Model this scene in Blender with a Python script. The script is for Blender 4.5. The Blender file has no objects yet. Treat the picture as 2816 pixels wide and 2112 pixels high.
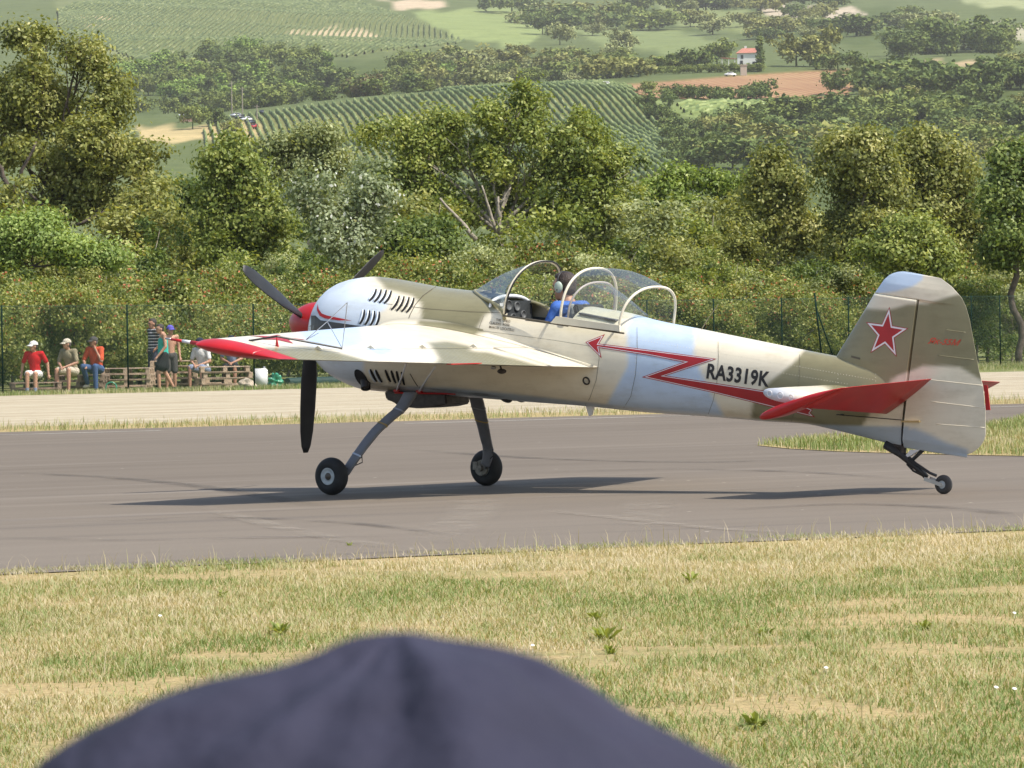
import bpy, bmesh, math, random
import numpy as np
from mathutils import Vector, Matrix
from mathutils.bvhtree import BVHTree
from mathutils.geometry import tessellate_polygon
random.seed(7); RNG = np.random.default_rng(7)
S = bpy.context.scene
COL = S.collection
PI = math.pi

# ------------------------------------------------------------------ camera
F, CX, CY, H0, CH, ROLL = 14500., 1408., 1056., 875., 1.47, 0.0165   # photograph pixels (2816 x 2112)
PITCH = math.atan((CY - H0) / F)
cam = bpy.data.cameras.new('camera')
cam.sensor_width = 36.0
cam.lens = F / 2816 * 36.0
cam.clip_start = 0.1; cam.clip_end = 20000
cam.dof.use_dof = True
cam.dof.focus_distance = 45.0
cam.dof.aperture_fstop = cam.lens / 3.6
camo = bpy.data.objects.new('camera', cam); COL.objects.link(camo)
camo.matrix_world = (Matrix.Translation((0, 0, CH)) @ Matrix.Rotation(PI / 2 - PITCH, 4, 'X') @ Matrix.Rotation(-ROLL, 4, 'Z'))
S.camera = camo
S.render.resolution_x, S.render.resolution_y = 1024, 768

# ------------------------------------------------------------------ sky and sun
SUN = Vector((0.575, -0.350, 1.0)).normalized()
SUN_EL = math.asin(SUN.z); SUN_AZ = math.atan2(SUN.x, SUN.y)
wd = bpy.data.worlds.new('World'); S.world = wd; wd.use_nodes = True
nt = wd.node_tree
sky = nt.nodes.new('ShaderNodeTexSky'); sky.sky_type = 'NISHITA'; sky.sun_disc = False
sky.sun_elevation = SUN_EL; sky.sun_rotation = SUN_AZ; sky.dust_density = 2.0; sky.air_density = 1.2
bg = nt.nodes['Background']; nt.links.new(sky.outputs[0], bg.inputs[0]); bg.inputs[1].default_value = 0.15
sl = bpy.data.lights.new('sun', 'SUN'); sl.energy = 4.5; sl.angle = math.radians(0.53); sl.color = (1.0, 0.95, 0.86)
so = bpy.data.objects.new('sun', sl); COL.objects.link(so)
so.rotation_euler = (-SUN).to_track_quat('-Z', 'Y').to_euler(); so.location = (60, -40, 90)
S.view_settings.view_transform = 'Standard'; S.view_settings.look = 'None'
S.view_settings.exposure = 0.42; S.view_settings.gamma = 1.0; S.view_settings.use_curve_mapping = False

# ------------------------------------------------------------------ pixel helpers (a pixel gives a direction only)
def ray(px, py):
    dx, dy = px - CX, py - CY
    c, s = math.cos(ROLL), math.sin(ROLL)
    u = dx * c - dy * s; v = dx * s + dy * c
    return Vector((u, F * math.cos(PITCH) - v * math.sin(PITCH), -F * math.sin(PITCH) - v * math.cos(PITCH))) / F
CAMP = Vector((0, 0, CH))
def ground(px, py, z=0.0):
    r = ray(px, py); return CAMP + r * ((z - CH) / r.z)
def at_depth(px, py, d):
    r = ray(px, py); return CAMP + r * (d / r.y)
def proj_np(P):
    P = np.asarray(P, float) - np.array([0, 0, CH])
    cp, sp = math.cos(PITCH), math.sin(PITCH)
    f = P[..., 1] * cp - P[..., 2] * sp; dn = -P[..., 1] * sp - P[..., 2] * cp
    u, v = P[..., 0] / f * F, dn / f * F
    c, s = math.cos(ROLL), math.sin(ROLL)
    return np.stack([u * c + v * s + CX, -u * s + v * c + CY], -1)

# ------------------------------------------------------------------ objects
def tag(o, label=None, cat=None, group=None, kind=None):
    if label: o['label'] = label
    if cat: o['category'] = cat
    if group: o['group'] = group
    if kind: o['kind'] = kind
    return o
def empty(name, loc=(0, 0, 0), rz=0.0, label=None, cat=None, group=None):
    o = bpy.data.objects.new(name, None); COL.objects.link(o)
    o.empty_display_size = 0.2; o.location = loc; o.rotation_euler = (0, 0, rz)
    return tag(o, label, cat, group)
def link(name, me, mat=None, parent=None, smooth=False, loc=None, rot=None, scale=None):
    o = bpy.data.objects.new(name, me); COL.objects.link(o)
    if mat is not None:
        for m in (mat if isinstance(mat, (list, tuple)) else [mat]): me.materials.append(m)
    if smooth and len(me.polygons): me.polygons.foreach_set('use_smooth', [True] * len(me.polygons))
    if parent: o.parent = parent
    if loc is not None: o.location = loc
    if rot is not None: o.rotation_euler = rot
    if scale is not None: o.scale = scale
    return o
def bobj(name, bm, mat=None, parent=None, smooth=False, **k):
    me = bpy.data.meshes.new(name); bm.to_mesh(me); bm.free()
    return link(name, me, mat, parent, smooth, **k)
def pobj(name, verts, faces, mat=None, parent=None, smooth=False, **k):
    me = bpy.data.meshes.new(name); me.from_pydata([tuple(v) for v in verts], [], faces); me.update()
    return link(name, me, mat, parent, smooth, **k)
def np_mesh(name, V, Q, k, attrs=None):
    """fast mesh: V (n,3), Q (m,k) indices"""
    me = bpy.data.meshes.new(name)
    V = np.ascontiguousarray(V, np.float32); Q = np.ascontiguousarray(Q, np.int32)
    me.vertices.add(len(V)); me.vertices.foreach_set('co', V.ravel())
    me.loops.add(Q.size); me.loops.foreach_set('vertex_index', Q.ravel())
    me.polygons.add(len(Q)); me.polygons.foreach_set('loop_start', np.arange(0, Q.size, k, dtype=np.int32))
    me.update(calc_edges=True); me.validate()
    for nm, (dom, typ, arr) in (attrs or {}).items():
        a = me.attributes.new(nm, typ, dom)
        a.data.foreach_set('color' if 'COLOR' in typ else 'value', np.ascontiguousarray(arr, np.float32).ravel())
    return me

# bmesh shape helpers
def box(bm, c, s, rot=None, mi=0):
    r = bmesh.ops.create_cube(bm, size=1.0)
    m = Matrix.Translation(c) @ (rot.to_4x4() if rot else Matrix()) @ Matrix.Diagonal((s[0], s[1], s[2], 1))
    bmesh.ops.transform(bm, matrix=m, verts=r['verts'])
    return r['verts']
def tube(bm, pts, rad, n=8, cap=True):
    pts = [Vector(p) for p in pts]; m = len(pts)
    rad = rad if isinstance(rad, (list, tuple)) else [rad] * m
    rings = []; up = None
    for i, p in enumerate(pts):
        t = (pts[min(i + 1, m - 1)] - pts[max(i - 1, 0)]).normalized()
        if up is None:
            up = Vector((0, 0, 1)) if abs(t.z) < 0.9 else Vector((1, 0, 0))
        a = t.cross(up).normalized(); b = a.cross(t).normalized(); up = b
        rings.append([bm.verts.new(p + (a * math.cos(2 * PI * k / n) + b * math.sin(2 * PI * k / n)) * rad[i]) for k in range(n)])
    for i in range(m - 1):
        for k in range(n):
            bm.faces.new((rings[i][k], rings[i][(k + 1) % n], rings[i + 1][(k + 1) % n], rings[i + 1][k]))
    if cap:
        bm.faces.new(rings[0][::-1]); bm.faces.new(rings[-1])
    return rings
def lathe(bm, prof, axis_o, axis, n=32, ref=None):
    """prof: list of (along, radius)"""
    axis = Vector(axis).normalized(); o = Vector(axis_o)
    ref = Vector(ref) if ref else (Vector((0, 0, 1)) if abs(axis.z) < 0.9 else Vector((1, 0, 0)))
    a = axis.cross(ref).normalized(); b = axis.cross(a).normalized()
    rings = []
    for (h, r) in prof:
        if r < 1e-6: rings.append([bm.verts.new(o + axis * h)])
        else: rings.append([bm.verts.new(o + axis * h + (a * math.cos(2 * PI * k / n) + b * math.sin(2 * PI * k / n)) * r) for k in range(n)])
    for i in range(len(rings) - 1):
        A, B = rings[i], rings[i + 1]
        for k in range(n):
            k2 = (k + 1) % n
            if len(A) == 1 and len(B) == 1: continue
            if len(A) == 1: bm.faces.new((A[0], B[k2], B[k]))
            elif len(B) == 1: bm.faces.new((A[k], A[k2], B[0]))
            else: bm.faces.new((A[k], A[k2], B[k2], B[k]))
    return rings
def grid_faces(nu, nv, close_v=False):
    f = []
    for i in range(nu - 1):
        for j in range(nv if close_v else nv - 1):
            j2 = (j + 1) % nv
            f.append((i * nv + j, i * nv + j2, (i + 1) * nv + j2, (i + 1) * nv + j))
    return f
def recalc(me):
    bm = bmesh.new(); bm.from_mesh(me); bmesh.ops.recalc_face_normals(bm, faces=bm.faces); bm.to_mesh(me); bm.free()

# ------------------------------------------------------------------ materials
def new_mat(name):
    m = bpy.data.materials.new(name); m.use_nodes = True
    n = m.node_tree; return m, n, n.nodes['Principled BSDF']
def N(n, t, **kw):
    x = n.nodes.new(t)
    for k, v in kw.items():
        if k.startswith('i_'): x.inputs[k[2:].replace('_', ' ')].default_value = v
        else: setattr(x, k, v)
    return x
def ramp(n, fac, stops):
    r = n.nodes.new('ShaderNodeValToRGB'); e = r.color_ramp.elements
    while len(e) < len(stops): e.new(0.5)
    for i, (p, c) in enumerate(stops):
        e[i].position = p; e[i].color = (*c, 1) if len(c) == 3 else c
    n.links.new(fac, r.inputs[0]); return r
def mat(name, col, rough=0.6, metal=0.0, var=0.12, scale=6.0, bump=0.0, bscale=40.0, coat=0.0, spec=0.5, detail=4.0):
    """plain procedural paint / cloth / wood: base colour broken up by noise"""
    m, n, p = new_mat(name)
    tc = N(n, 'ShaderNodeTexCoord')
    nz = N(n, 'ShaderNodeTexNoise'); nz.inputs['Scale'].default_value = scale; nz.inputs['Detail'].default_value = detail
    n.links.new(tc.outputs['Object'], nz.inputs['Vector'])
    lo = tuple(max(0, c * (1 - var * 1.6)) for c in col); hi = tuple(min(1, c * (1 + var * 1.6)) for c in col)
    r = ramp(n, nz.outputs[0], [(0.25, lo), (0.75, hi)])
    n.links.new(r.outputs[0], p.inputs['Base Color'])
    p.inputs['Roughness'].default_value = rough; p.inputs['Metallic'].default_value = metal
    p.inputs['Coat Weight'].default_value = coat; p.inputs['Specular IOR Level'].default_value = spec
    if bump > 0:
        b = N(n, 'ShaderNodeBump'); b.inputs['Strength'].default_value = bump; b.inputs['Distance'].default_value = 0.02
        z = N(n, 'ShaderNodeTexNoise'); z.inputs['Scale'].default_value = bscale; z.inputs['Detail'].default_value = 3
        n.links.new(tc.outputs['Object'], z.inputs['Vector']); n.links.new(z.outputs[0], b.inputs['Height'])
        n.links.new(b.outputs[0], p.inputs['Normal'])
    return m
def leaf_mat(name, cols, trans=0.38, rough=0.5, extra=None):
    """foliage: per-leaf tint attribute through a ramp, diffuse + translucent"""
    m, n, p = new_mat(name)
    a = N(n, 'ShaderNodeAttribute'); a.attribute_name = 'tint'
    k = len(cols)
    r = ramp(n, a.outputs['Fac'], [(i / max(1, k - 1), c) for i, c in enumerate(cols)])
    n.links.new(r.outputs[0], p.inputs['Base Color']); p.inputs['Roughness'].default_value = rough
    p.inputs['Specular IOR Level'].default_value = 0.35
    t = N(n, 'ShaderNodeBsdfTranslucent')
    mx = N(n, 'ShaderNodeMix'); mx.data_type = 'RGBA'; mx.blend_type = 'MULTIPLY'; mx.inputs[0].default_value = 1.0
    n.links.new(r.outputs[0], mx.inputs[6]); mx.inputs[7].default_value = (1.25, 1.15, 0.5, 1)
    n.links.new(mx.outputs[2], t.inputs['Color'])
    ms = N(n, 'ShaderNodeMixShader'); ms.inputs[0].default_value = trans
    out = n.nodes['Material Output']
    n.links.new(p.outputs[0], ms.inputs[1]); n.links.new(t.outputs[0], ms.inputs[2]); n.links.new(ms.outputs[0], out.inputs[0])
    return m

# ================================================================== GROUND
TH = math.radians(31.3)                      # direction of the runway
U = Vector((math.cos(TH), math.sin(TH), 0)); NV = Vector((-math.sin(TH), math.cos(TH), 0))
def uv(u, v, z=0.0): return Vector((0, 0, z)) + U * u + NV * v
V_NEAR, V_FAR, V_LINE = 28.6, 66.4, 64.6

def rot_coord(n):
    """world position turned so that x runs along the runway and y across it"""
    g = N(n, 'ShaderNodeNewGeometry'); mp = N(n, 'ShaderNodeMapping')
    mp.inputs['Rotation'].default_value = (0, 0, -TH)
    n.links.new(g.outputs['Position'], mp.inputs['Vector']); return mp.outputs[0]
def noise(n, vec, scale, detail=4, rough=0.55, dist=0.0, stretch=None):
    if stretch:
        mp = N(n, 'ShaderNodeMapping'); mp.inputs['Scale'].default_value = stretch
        n.links.new(vec, mp.inputs['Vector']); vec = mp.outputs[0]
    z = N(n, 'ShaderNodeTexNoise'); z.inputs['Scale'].default_value = scale; z.inputs['Detail'].default_value = detail
    z.inputs['Roughness'].default_value = rough; z.inputs['Distortion'].default_value = dist
    n.links.new(vec, z.inputs['Vector']); return z.outputs[0]
def mixc(n, fac, a, b):
    x = N(n, 'ShaderNodeMix'); x.data_type = 'RGBA'
    for s, v in ((0, fac), (6, a), (7, b)):
        if isinstance(v, (tuple, list)): x.inputs[s].default_value = (*v, 1) if len(v) == 3 else v
        elif isinstance(v, (int, float)): x.inputs[s].default_value = v
        else: n.links.new(v, x.inputs[s])
    return x.outputs[2]
def math_(n, op, a, b=0.0, clamp=False):
    x = N(n, 'ShaderNodeMath', operation=op); x.use_clamp = clamp
    for i, v in enumerate((a, b)):
        if isinstance(v, (int, float)): x.inputs[i].default_value = v
        else: n.links.new(v, x.inputs[i])
    return x.outputs[0]
def band(n, x, a, b, soft):
    """1 between a and b"""
    m1 = N(n, 'ShaderNodeMapRange', interpolation_type='SMOOTHSTEP'); m1.inputs[1].default_value = a - soft; m1.inputs[2].default_value = a + soft
    m2 = N(n, 'ShaderNodeMapRange', interpolation_type='SMOOTHSTEP'); m2.inputs[1].default_value = b - soft; m2.inputs[2].default_value = b + soft
    n.links.new(x, m1.inputs[0]); n.links.new(x, m2.inputs[0])
    return math_(n, 'SUBTRACT', m1.outputs[0], m2.outputs[0], True)

def ground_material():
    m, n, p = new_mat('ground_soil_and_grass')
    vec = rot_coord(n)
    sp = N(n, 'ShaderNodeSeparateXYZ'); n.links.new(vec, sp.inputs[0])
    # short dry / green turf
    big = noise(n, vec, 0.55, 5, 0.6, stretch=(0.55, 1.0, 1.0)); mid = noise(n, vec, 3.0, 5, 0.65); fine = noise(n, vec, 26.0, 3, 0.7)
    dry = ramp(n, fine, [(0.2, (0.200, 0.150, 0.069)), (0.55, (0.388, 0.294, 0.144)), (0.9, (0.550, 0.450, 0.250))]).outputs[0]
    grn = ramp(n, fine, [(0.2, (0.062, 0.088, 0.025)), (0.6, (0.163, 0.188, 0.056)), (0.95, (0.275, 0.275, 0.100))]).outputs[0]
    gfac = ramp(n, math_(n, 'ADD', math_(n, 'MULTIPLY', big, 0.65), math_(n, 'MULTIPLY', mid, 0.4)), [(0.52, (0, 0, 0)), (0.78, (1, 1, 1))]).outputs[0]
    turf = mixc(n, gfac, dry, grn)
    bare_f = ramp(n, noise(n, vec, 1.3, 6, 0.62, stretch=(0.5, 1.4, 1)), [(0.64, (0, 0, 0)), (0.72, (1, 1, 1))]).outputs[0]
    bare = ramp(n, fine, [(0.2, (0.375, 0.300, 0.206)), (0.8, (0.600, 0.500, 0.362))]).outputs[0]
    turf = mixc(n, bare_f, turf, bare)
    # pale dirt track beyond the runway
    dn = noise(n, vec, 0.5, 6, 0.65, stretch=(0.25, 1.6, 1)); dfine = noise(n, vec, 5.0, 5, 0.7, stretch=(0.4, 1.3, 1))
    dirt = ramp(n, dn, [(0.3, (0.30, 0.24, 0.155)), (0.5, (0.41, 0.352, 0.25)), (0.72, (0.50, 0.44, 0.33))]).outputs[0]
    dirt = mixc(n, ramp(n, dfine, [(0.5, (0, 0, 0)), (0.72, (0.75, 0.75, 0.75))]).outputs[0], dirt, (0.22, 0.165, 0.105))
    wob = math_(n, 'ADD', sp.outputs['Y'], math_(n, 'MULTIPLY', math_(n, 'SUBTRACT', noise(n, vec, 0.35, 5, 0.7), 0.5), 9.0))
    inband = band(n, wob, 70.5, 107.5, 1.2)
    # rough meadow beyond the track
    mead = ramp(n, noise(n, vec, 1.2, 5, 0.7), [(0.3, (0.07, 0.10, 0.028)), (0.52, (0.16, 0.18, 0.06)), (0.7, (0.34, 0.29, 0.15))]).outputs[0]
    far = N(n, 'ShaderNodeMapRange', interpolation_type='SMOOTHSTEP'); far.inputs[1].default_value = 104; far.inputs[2].default_value = 108
    n.links.new(wob, far.inputs[0])
    col = mixc(n, far.outputs[0], turf, mead)
    col = mixc(n, inband, col, dirt)
    n.links.new(col, p.inputs['Base Color']); p.inputs['Roughness'].default_value = 0.95; p.inputs['Specular IOR Level'].default_value = 0.15
    b = N(n, 'ShaderNodeBump'); b.inputs['Strength'].default_value = 0.6; b.inputs['Distance'].default_value = 0.04
    n.links.new(math_(n, 'ADD', fine, math_(n, 'MULTIPLY', mid, 2.0)), b.inputs['Height']); n.links.new(b.outputs[0], p.inputs['Normal'])
    return m
M_GROUND = ground_material()

def gz(x, y):
    """height of the open ground: level, sinking a little past the dirt track"""
    v = -x * math.sin(TH) + y * math.cos(TH)
    k = min(1, max(0, (v - 100) / 14)); 
    return -0.006 - 0.18 * k * k * (3 - 2 * k)
xs = np.linspace(-170, 170, 69); ys = np.concatenate([np.linspace(-70, 60, 14), np.linspace(65, 200, 55), np.linspace(210, 460, 11)])
gv = [(x, y, gz(x, y) + (0.0 if y < 66 else 0.0)) for y in ys for x in xs]
gf = [(j * 69 + i, j * 69 + i + 1, (j + 1) * 69 + i + 1, (j + 1) * 69 + i) for j in range(len(ys) - 1) for i in range(68)]
tag(pobj('ground', gv, gf, M_GROUND), 'dry grass verge and pale dirt track around the runway', 'ground', kind='structure')

def asphalt_material():
    m, n, p = new_mat('worn_asphalt')
    vec = rot_coord(n)
    a = noise(n, vec, 0.22, 5, 0.6, stretch=(0.3, 1.0, 1)); bz = noise(n, vec, 1.4, 5, 0.65, stretch=(0.12, 1.0, 1)); c = noise(n, vec, 60, 2, 0.6)
    base = ramp(n, math_(n, 'ADD', math_(n, 'MULTIPLY', a, 0.5), math_(n, 'MULTIPLY', bz, 0.5)),
                [(0.30, (0.110, 0.088, 0.066)), (0.5, (0.140, 0.114, 0.087)), (0.72, (0.174, 0.144, 0.112))]).outputs[0]
    # paler toward the near edge of the strip
    sp = N(n, 'ShaderNodeSeparateXYZ'); n.links.new(vec, sp.inputs[0])
    near = N(n, 'ShaderNodeMapRange'); near.inputs[1].default_value = 46; near.inputs[2].default_value = 27; near.inputs[3].default_value = 0; near.inputs[4].default_value = 0.5
    n.links.new(sp.outputs['Y'], near.inputs[0])
    base = mixc(n, near.outputs[0], base, (0.195, 0.164, 0.130))
    # tyre and drag streaks, scuffs in several directions
    g = N(n, 'ShaderNodeNewGeometry')
    for ang, sc, lo, hi, cc, st in ((-0.03, 2.6, 0.60, 0.68, (0.105, 0.088, 0.074), 0.5), (0.10, 1.7, 0.62, 0.70, (0.25, 0.215, 0.18), 0.35), (-0.22, 1.1, 0.66, 0.72, (0.115, 0.096, 0.08), 0.5), (0.5, 0.8, 0.67, 0.74, (0.26, 0.225, 0.19), 0.45)):
        mp = N(n, 'ShaderNodeMapping'); mp.inputs['Rotation'].default_value = (0, 0, -ang); n.links.new(vec, mp.inputs['Vector'])
        st_ = noise(n, mp.outputs[0], sc, 3, 0.5, dist=0.15, stretch=(0.035, 1.0, 1))
        f = ramp(n, st_, [(lo, (0, 0, 0)), (hi, (st, st, st))]).outputs[0]
        base = mixc(n, f, base, cc)
    grain = ramp(n, c, [(0.3, (0.86, 0.86, 0.86)), (0.7, (1.14, 1.13, 1.12))]).outputs[0]
    mm = N(n, 'ShaderNodeMix'); mm.data_type = 'RGBA'; mm.blend_type = 'MULTIPLY'; mm.inputs[0].default_value = 1
    n.links.new(base, mm.inputs[6]); n.links.new(grain, mm.inputs[7])
    # scattered pale grit
    vo = N(n, 'ShaderNodeTexVoronoi'); vo.inputs['Scale'].default_value = 1.6; n.links.new(vec, vo.inputs['Vector'])
    grit = ramp(n, vo.outputs['Distance'], [(0.022, (1, 1, 1)), (0.035, (0, 0, 0))]).outputs[0]
    base = mixc(n, grit, mm.outputs[2], (0.5, 0.45, 0.36))
    n.links.new(base, p.inputs['Base Color']); p.inputs['Roughness'].default_value = 0.88; p.inputs['Specular IOR Level'].default_value = 0.3
    b = N(n, 'ShaderNodeBump'); b.inputs['Strength'].default_value = 0.25; b.inputs['Distance'].default_value = 0.01
    n.links.new(c, b.inputs['Height']); n.links.new(b.outputs[0], p.inputs['Normal'])
    return m
M_ASPH = asphalt_material()
nr = 260
rv = []; 
for i in range(nr):
    u = -40 + 190 * i / (nr - 1)
    rv.append(uv(u, V_NEAR - 0.25 + random.uniform(-0.05, 0.05))); rv.append(uv(u, V_FAR + random.uniform(-0.12, 0.12)))
runway = pobj('runway', rv, [(2 * i, 2 * i + 2, 2 * i + 3, 2 * i + 1) for i in range(nr - 1)], M_ASPH)
tag(runway, 'wide grey asphalt runway with worn edge line', 'runway', kind='structure')
def line_material():
    m, n, p = new_mat('worn_white_line')
    vec = rot_coord(n)
    f = ramp(n, noise(n, vec, 1.2, 5, 0.7, stretch=(0.25, 2, 1)), [(0.42, (0, 0, 0)), (0.62, (1, 1, 1))]).outputs[0]
    n.links.new(mixc(n, f, (0.17, 0.15, 0.13), (0.62, 0.58, 0.50)), p.inputs['Base Color']); p.inputs['Roughness'].default_value = 0.9
    return m
M_LINE = line_material()
for (a, b_) in ((20, 33.6), (37.5, 45.0), (47, 62)):
    q = [uv(a, V_LINE - 0.09, 0.004), uv(b_, V_LINE - 0.09, 0.004), uv(b_, V_LINE + 0.09, 0.004), uv(a, V_LINE + 0.09, 0.004)]
    pobj('edge_line', q, [(0, 1, 2, 3)], M_LINE, runway)
# grass island in the asphalt behind the tail
isl = [(2.72, 58.9), (3.0, 57.2), (3.45, 55.7), (4.2, 54.2), (5.12, 52.8), (6.5, 51.2), (9.0, 50.5), (14, 60), (12, 72), (9, 73), (6.93, 71.2), (5.9, 66.5), (4.9, 63.6), (4.2, 62.9), (3.25, 60.8)]
island = pobj('grass_island', [(x, y, 0.006) for x, y in isl], [tuple(range(len(isl)))], M_GROUND)
tag(island, 'grass island in the asphalt behind the aircraft tail', 'grass', kind='structure')

# ------------------------------------------------------------------ far hills: one sheet, heights from the skylines of the layers
TX = np.array([-900, 0, 560, 1000, 1300, 1650, 1880, 2340, 2816, 3700.])
TD = np.array([420, 900, 1200, 1500, 1700, 1850, 2050, 2500, 3000, 3600, 4300.])
TY = np.array([
    [880, 880, 880, 880, 880, 880, 880, 880, 880, 880],
    [690, 680, 680, 690, 690, 690, 690, 680, 660, 660],
    [520, 500, 500, 505, 510, 505, 500, 500, 490, 480],
    [400, 378, 372, 362, 352, 345, 355, 375, 360, 350],
    [355, 338, 318, 268, 240, 222, 240, 268, 250, 240],
    [350, 336, 322, 290, 262, 232, 200, 192, 190, 190],
    [325, 318, 312, 302, 276, 232, 188, 176, 168, 168],
    [190, 178, 168, 160, 156, 150, 142, 130, 122, 120],
    [80, 62, 62, 76, 84, 92, 90, 70, 60, 60],
    [-20, -30, -24, 0, 20, 30, 24, 6, -6, -10],
    [-150, -150, -150, -140, -130, -130, -130, -140, -140, -150.]])
def _cub(x, xp, fp):
    """monotone-ish cubic along last axis"""
    i = np.clip(np.searchsorted(xp, x) - 1, 0, len(xp) - 2); h = xp[i + 1] - xp[i]; t = (x - xp[i]) / h
    m = np.gradient(fp, xp)
    return ((2 * t**3 - 3 * t**2 + 1) * fp[i] + (t**3 - 2 * t**2 + t) * h * m[i] + (-2 * t**3 + 3 * t**2) * fp[i + 1] + (t**3 - t**2) * h * m[i + 1])
_tcols = {}
def ter_y(px, d):
    px = min(3700.0, max(-900.0, float(px))); k = round(px, 1)
    if k not in _tcols:
        _tcols[k] = np.array([_cub(np.array([px]), TX, TY[r])[0] for r in range(len(TD))])
    return _cub(np.atleast_1d(np.asarray(d, float)), TD, _tcols[k])
def _vn(a, b, f, s):
    return math.sin(a * f + s) * math.cos(b * f * 1.3 + s * 2) + 0.5 * math.sin(a * f * 2.3 + b * f * 1.9 + s)
def ter_z(px, d):
    """px = column of the photograph (a bearing); returns world x, z at depth d"""
    y = float(ter_y(px, d)[0]); r = ray(px, y); x = r.x / r.y * d; z = CH + r.z / r.y * d
    k = min(1, max(0, (d - 700) / 700))
    z += k * 0.9 * _vn(x, d, 0.02, 1.3) + k * 2.0 * _vn(x, d, 0.006, 4.1) * min(1, max(0, (d - 1900) / 800))
    return x, z
def ter_xy(x, d):
    """height under a world point"""
    px = CX + x / d * F
    for _ in range(2):
        xx, z = ter_z(round(px / 4) * 4, d); px += (x - xx) / d * F
    return z
tcols = np.concatenate([np.arange(-3000, -880, 80.0), np.arange(-880, 3700, 10.0), np.arange(3700, 5800, 80.0)]); trows = np.concatenate([np.linspace(420, 1150, 26), np.linspace(1170, 2150, 120), np.linspace(2170, 4300, 110)])
TV = np.zeros((len(trows), len(tcols), 3), np.float32)
for j, px in enumerate(tcols):
    Y = ter_y(px, trows)
    for i, d in enumerate(trows):
        r = ray(px, Y[i]); x = r.x / r.y * d; z = CH + r.z / r.y * d
        k = min(1, max(0, (d - 700) / 700))
        z += k * 0.9 * _vn(x, d, 0.02, 1.3) + k * 2.0 * _vn(x, d, 0.006, 4.1) * min(1, max(0, (d - 1900) / 800))
        TV[i, j] = (x, d, z)
TV[0, :, 2] = -0.35
TPX = proj_np(TV)
def inpoly(P, poly):
    x, y = P[..., 0], P[..., 1]; c = np.zeros(x.shape, bool); m = len(poly)
    for i in range(m):
        (x1, y1), (x2, y2) = poly[i], poly[(i + 1) % m]
        if y1 == y2: continue
        t = ((y1 > y) != (y2 > y)) & (x < (x2 - x1) * (y - y1) / (y2 - y1) + x1); c ^= t
    return c
def polydist(P, poly):
    """signed distance (inside negative) to a polygon, in the polygon's units"""
    best = np.full(P.shape[:-1], 1e9); m = len(poly)
    for i in range(m):
        a = np.array(poly[i], float); b = np.array(poly[(i + 1) % m], float); ab = b - a
        t = np.clip(((P - a) @ ab) / max(1e-9, ab @ ab), 0, 1)
        best = np.minimum(best, np.linalg.norm(P - (a + t[..., None] * ab), axis=-1))
    return np.where(inpoly(P, poly), -best, best)
VINE_A = [(560, 336), (800, 300), (1000, 276), (1300, 246), (1650, 226), (1735, 240), (1790, 290), (1880, 460), (1700, 520), (1000, 540), (560, 480)]
PLOUGH = [(1690, 236), (2040, 208), (2330, 190), (2345, 240), (2330, 268), (2200, 274), (1960, 272), (1790, 272)]
# field colours (crop, soil, meadow) with each field's own outline on the hillside
WOODF = (0.075, 0.10, 0.03)
FIELDS = [
    (WOODF, (1750, 4300), [(400, 190), (640, 140), (760, 150), (900, 175), (1150, 160), (1400, 150), (1700, 145), (1960, 165), (1700, 225), (1300, 245), (1000, 285), (640, 330), (480, 320)]),
    (WOODF, (1000, 1900), [(1880, 335), (2390, 335), (2390, 230), (2560, 190), (2950, 180), (2950, 600), (1880, 600)]),
    (WOODF, (2100, 4300), [(1480, 80), (1560, 40), (1900, 5), (2300, 20), (2600, 30), (2600, 110), (2380, 130), (2130, 120), (1960, 80), (1700, 115)]),
    (WOODF, (1500, 4300), [(240, 220), (330, 185), (440, 225), (510, 310), (330, 330)]),
    ((0.165, 0.175, 0.065), (1100, 1800), VINE_A),
    ((0.330, 0.187, 0.094), (1650, 2100), PLOUGH),
    ((0.165, 0.209, 0.072), (1500, 1900), [(1800, 280), (2400, 270), (2380, 325), (1900, 330)]),
    ((0.418, 0.330, 0.165), (1400, 1800), [(380, 352), (720, 338), (720, 378), (380, 392)]),
    ((0.396, 0.297, 0.176), (1800, 2300), [(2540, 172), (2720, 164), (2740, 176), (2560, 186)]),
    ((0.18, 0.20, 0.085), (2000, 3600), [(200, 120), (700, 150), (640, 210), (300, 230), (180, 180)]),
    ((0.143, 0.165, 0.066), (2100, 4000), [(150, -60), (880, -60), (1000, 8), (1150, 58), (1280, 118), (960, 150), (520, 170), (330, 130), (160, 90)]),
    ((0.462, 0.374, 0.242), (2100, 4000), [(190, 42), (300, 40), (330, 62), (240, 74)]),
    ((0.440, 0.363, 0.231), (2100, 4000), [(800, 92), (980, 72), (1040, 100), (1010, 128), (860, 110)]),
    ((0.462, 0.363, 0.253), (2300, 4300), [(1030, -6), (1180, 2), (1260, 22), (1110, 26)]),
    ((0.209, 0.253, 0.094), (2100, 4000), [(1120, 30), (1480, 20), (1500, 90), (1440, 130), (1260, 110)]),
    ((0.165, 0.20, 0.078), (2100, 4300), [(1560, 70), (1900, 90), (2000, 130), (1850, 150), (1640, 120)]),
    ((0.175, 0.205, 0.078), (2100, 4300), [(1800, 0), (2060, 30), (2150, 70), (2000, 90), (1820, 60)]),
    ((0.418, 0.352, 0.264), (2300, 4300), [(2080, 20), (2340, 18), (2380, 40), (2140, 52)]),
    ((0.330, 0.308, 0.209), (2200, 4300), [(2600, 66), (2900, 70), (2900, 120), (2640, 96)]),
    ((0.264, 0.286, 0.143), (2300, 4300), [(2600, -20), (2900, 5), (2900, 34), (2660, 10)]),
]
TC = np.zeros(TV.shape[:2] + (4,), np.float32); TC[...] = (0.10, 0.125, 0.045, 1)
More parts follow.
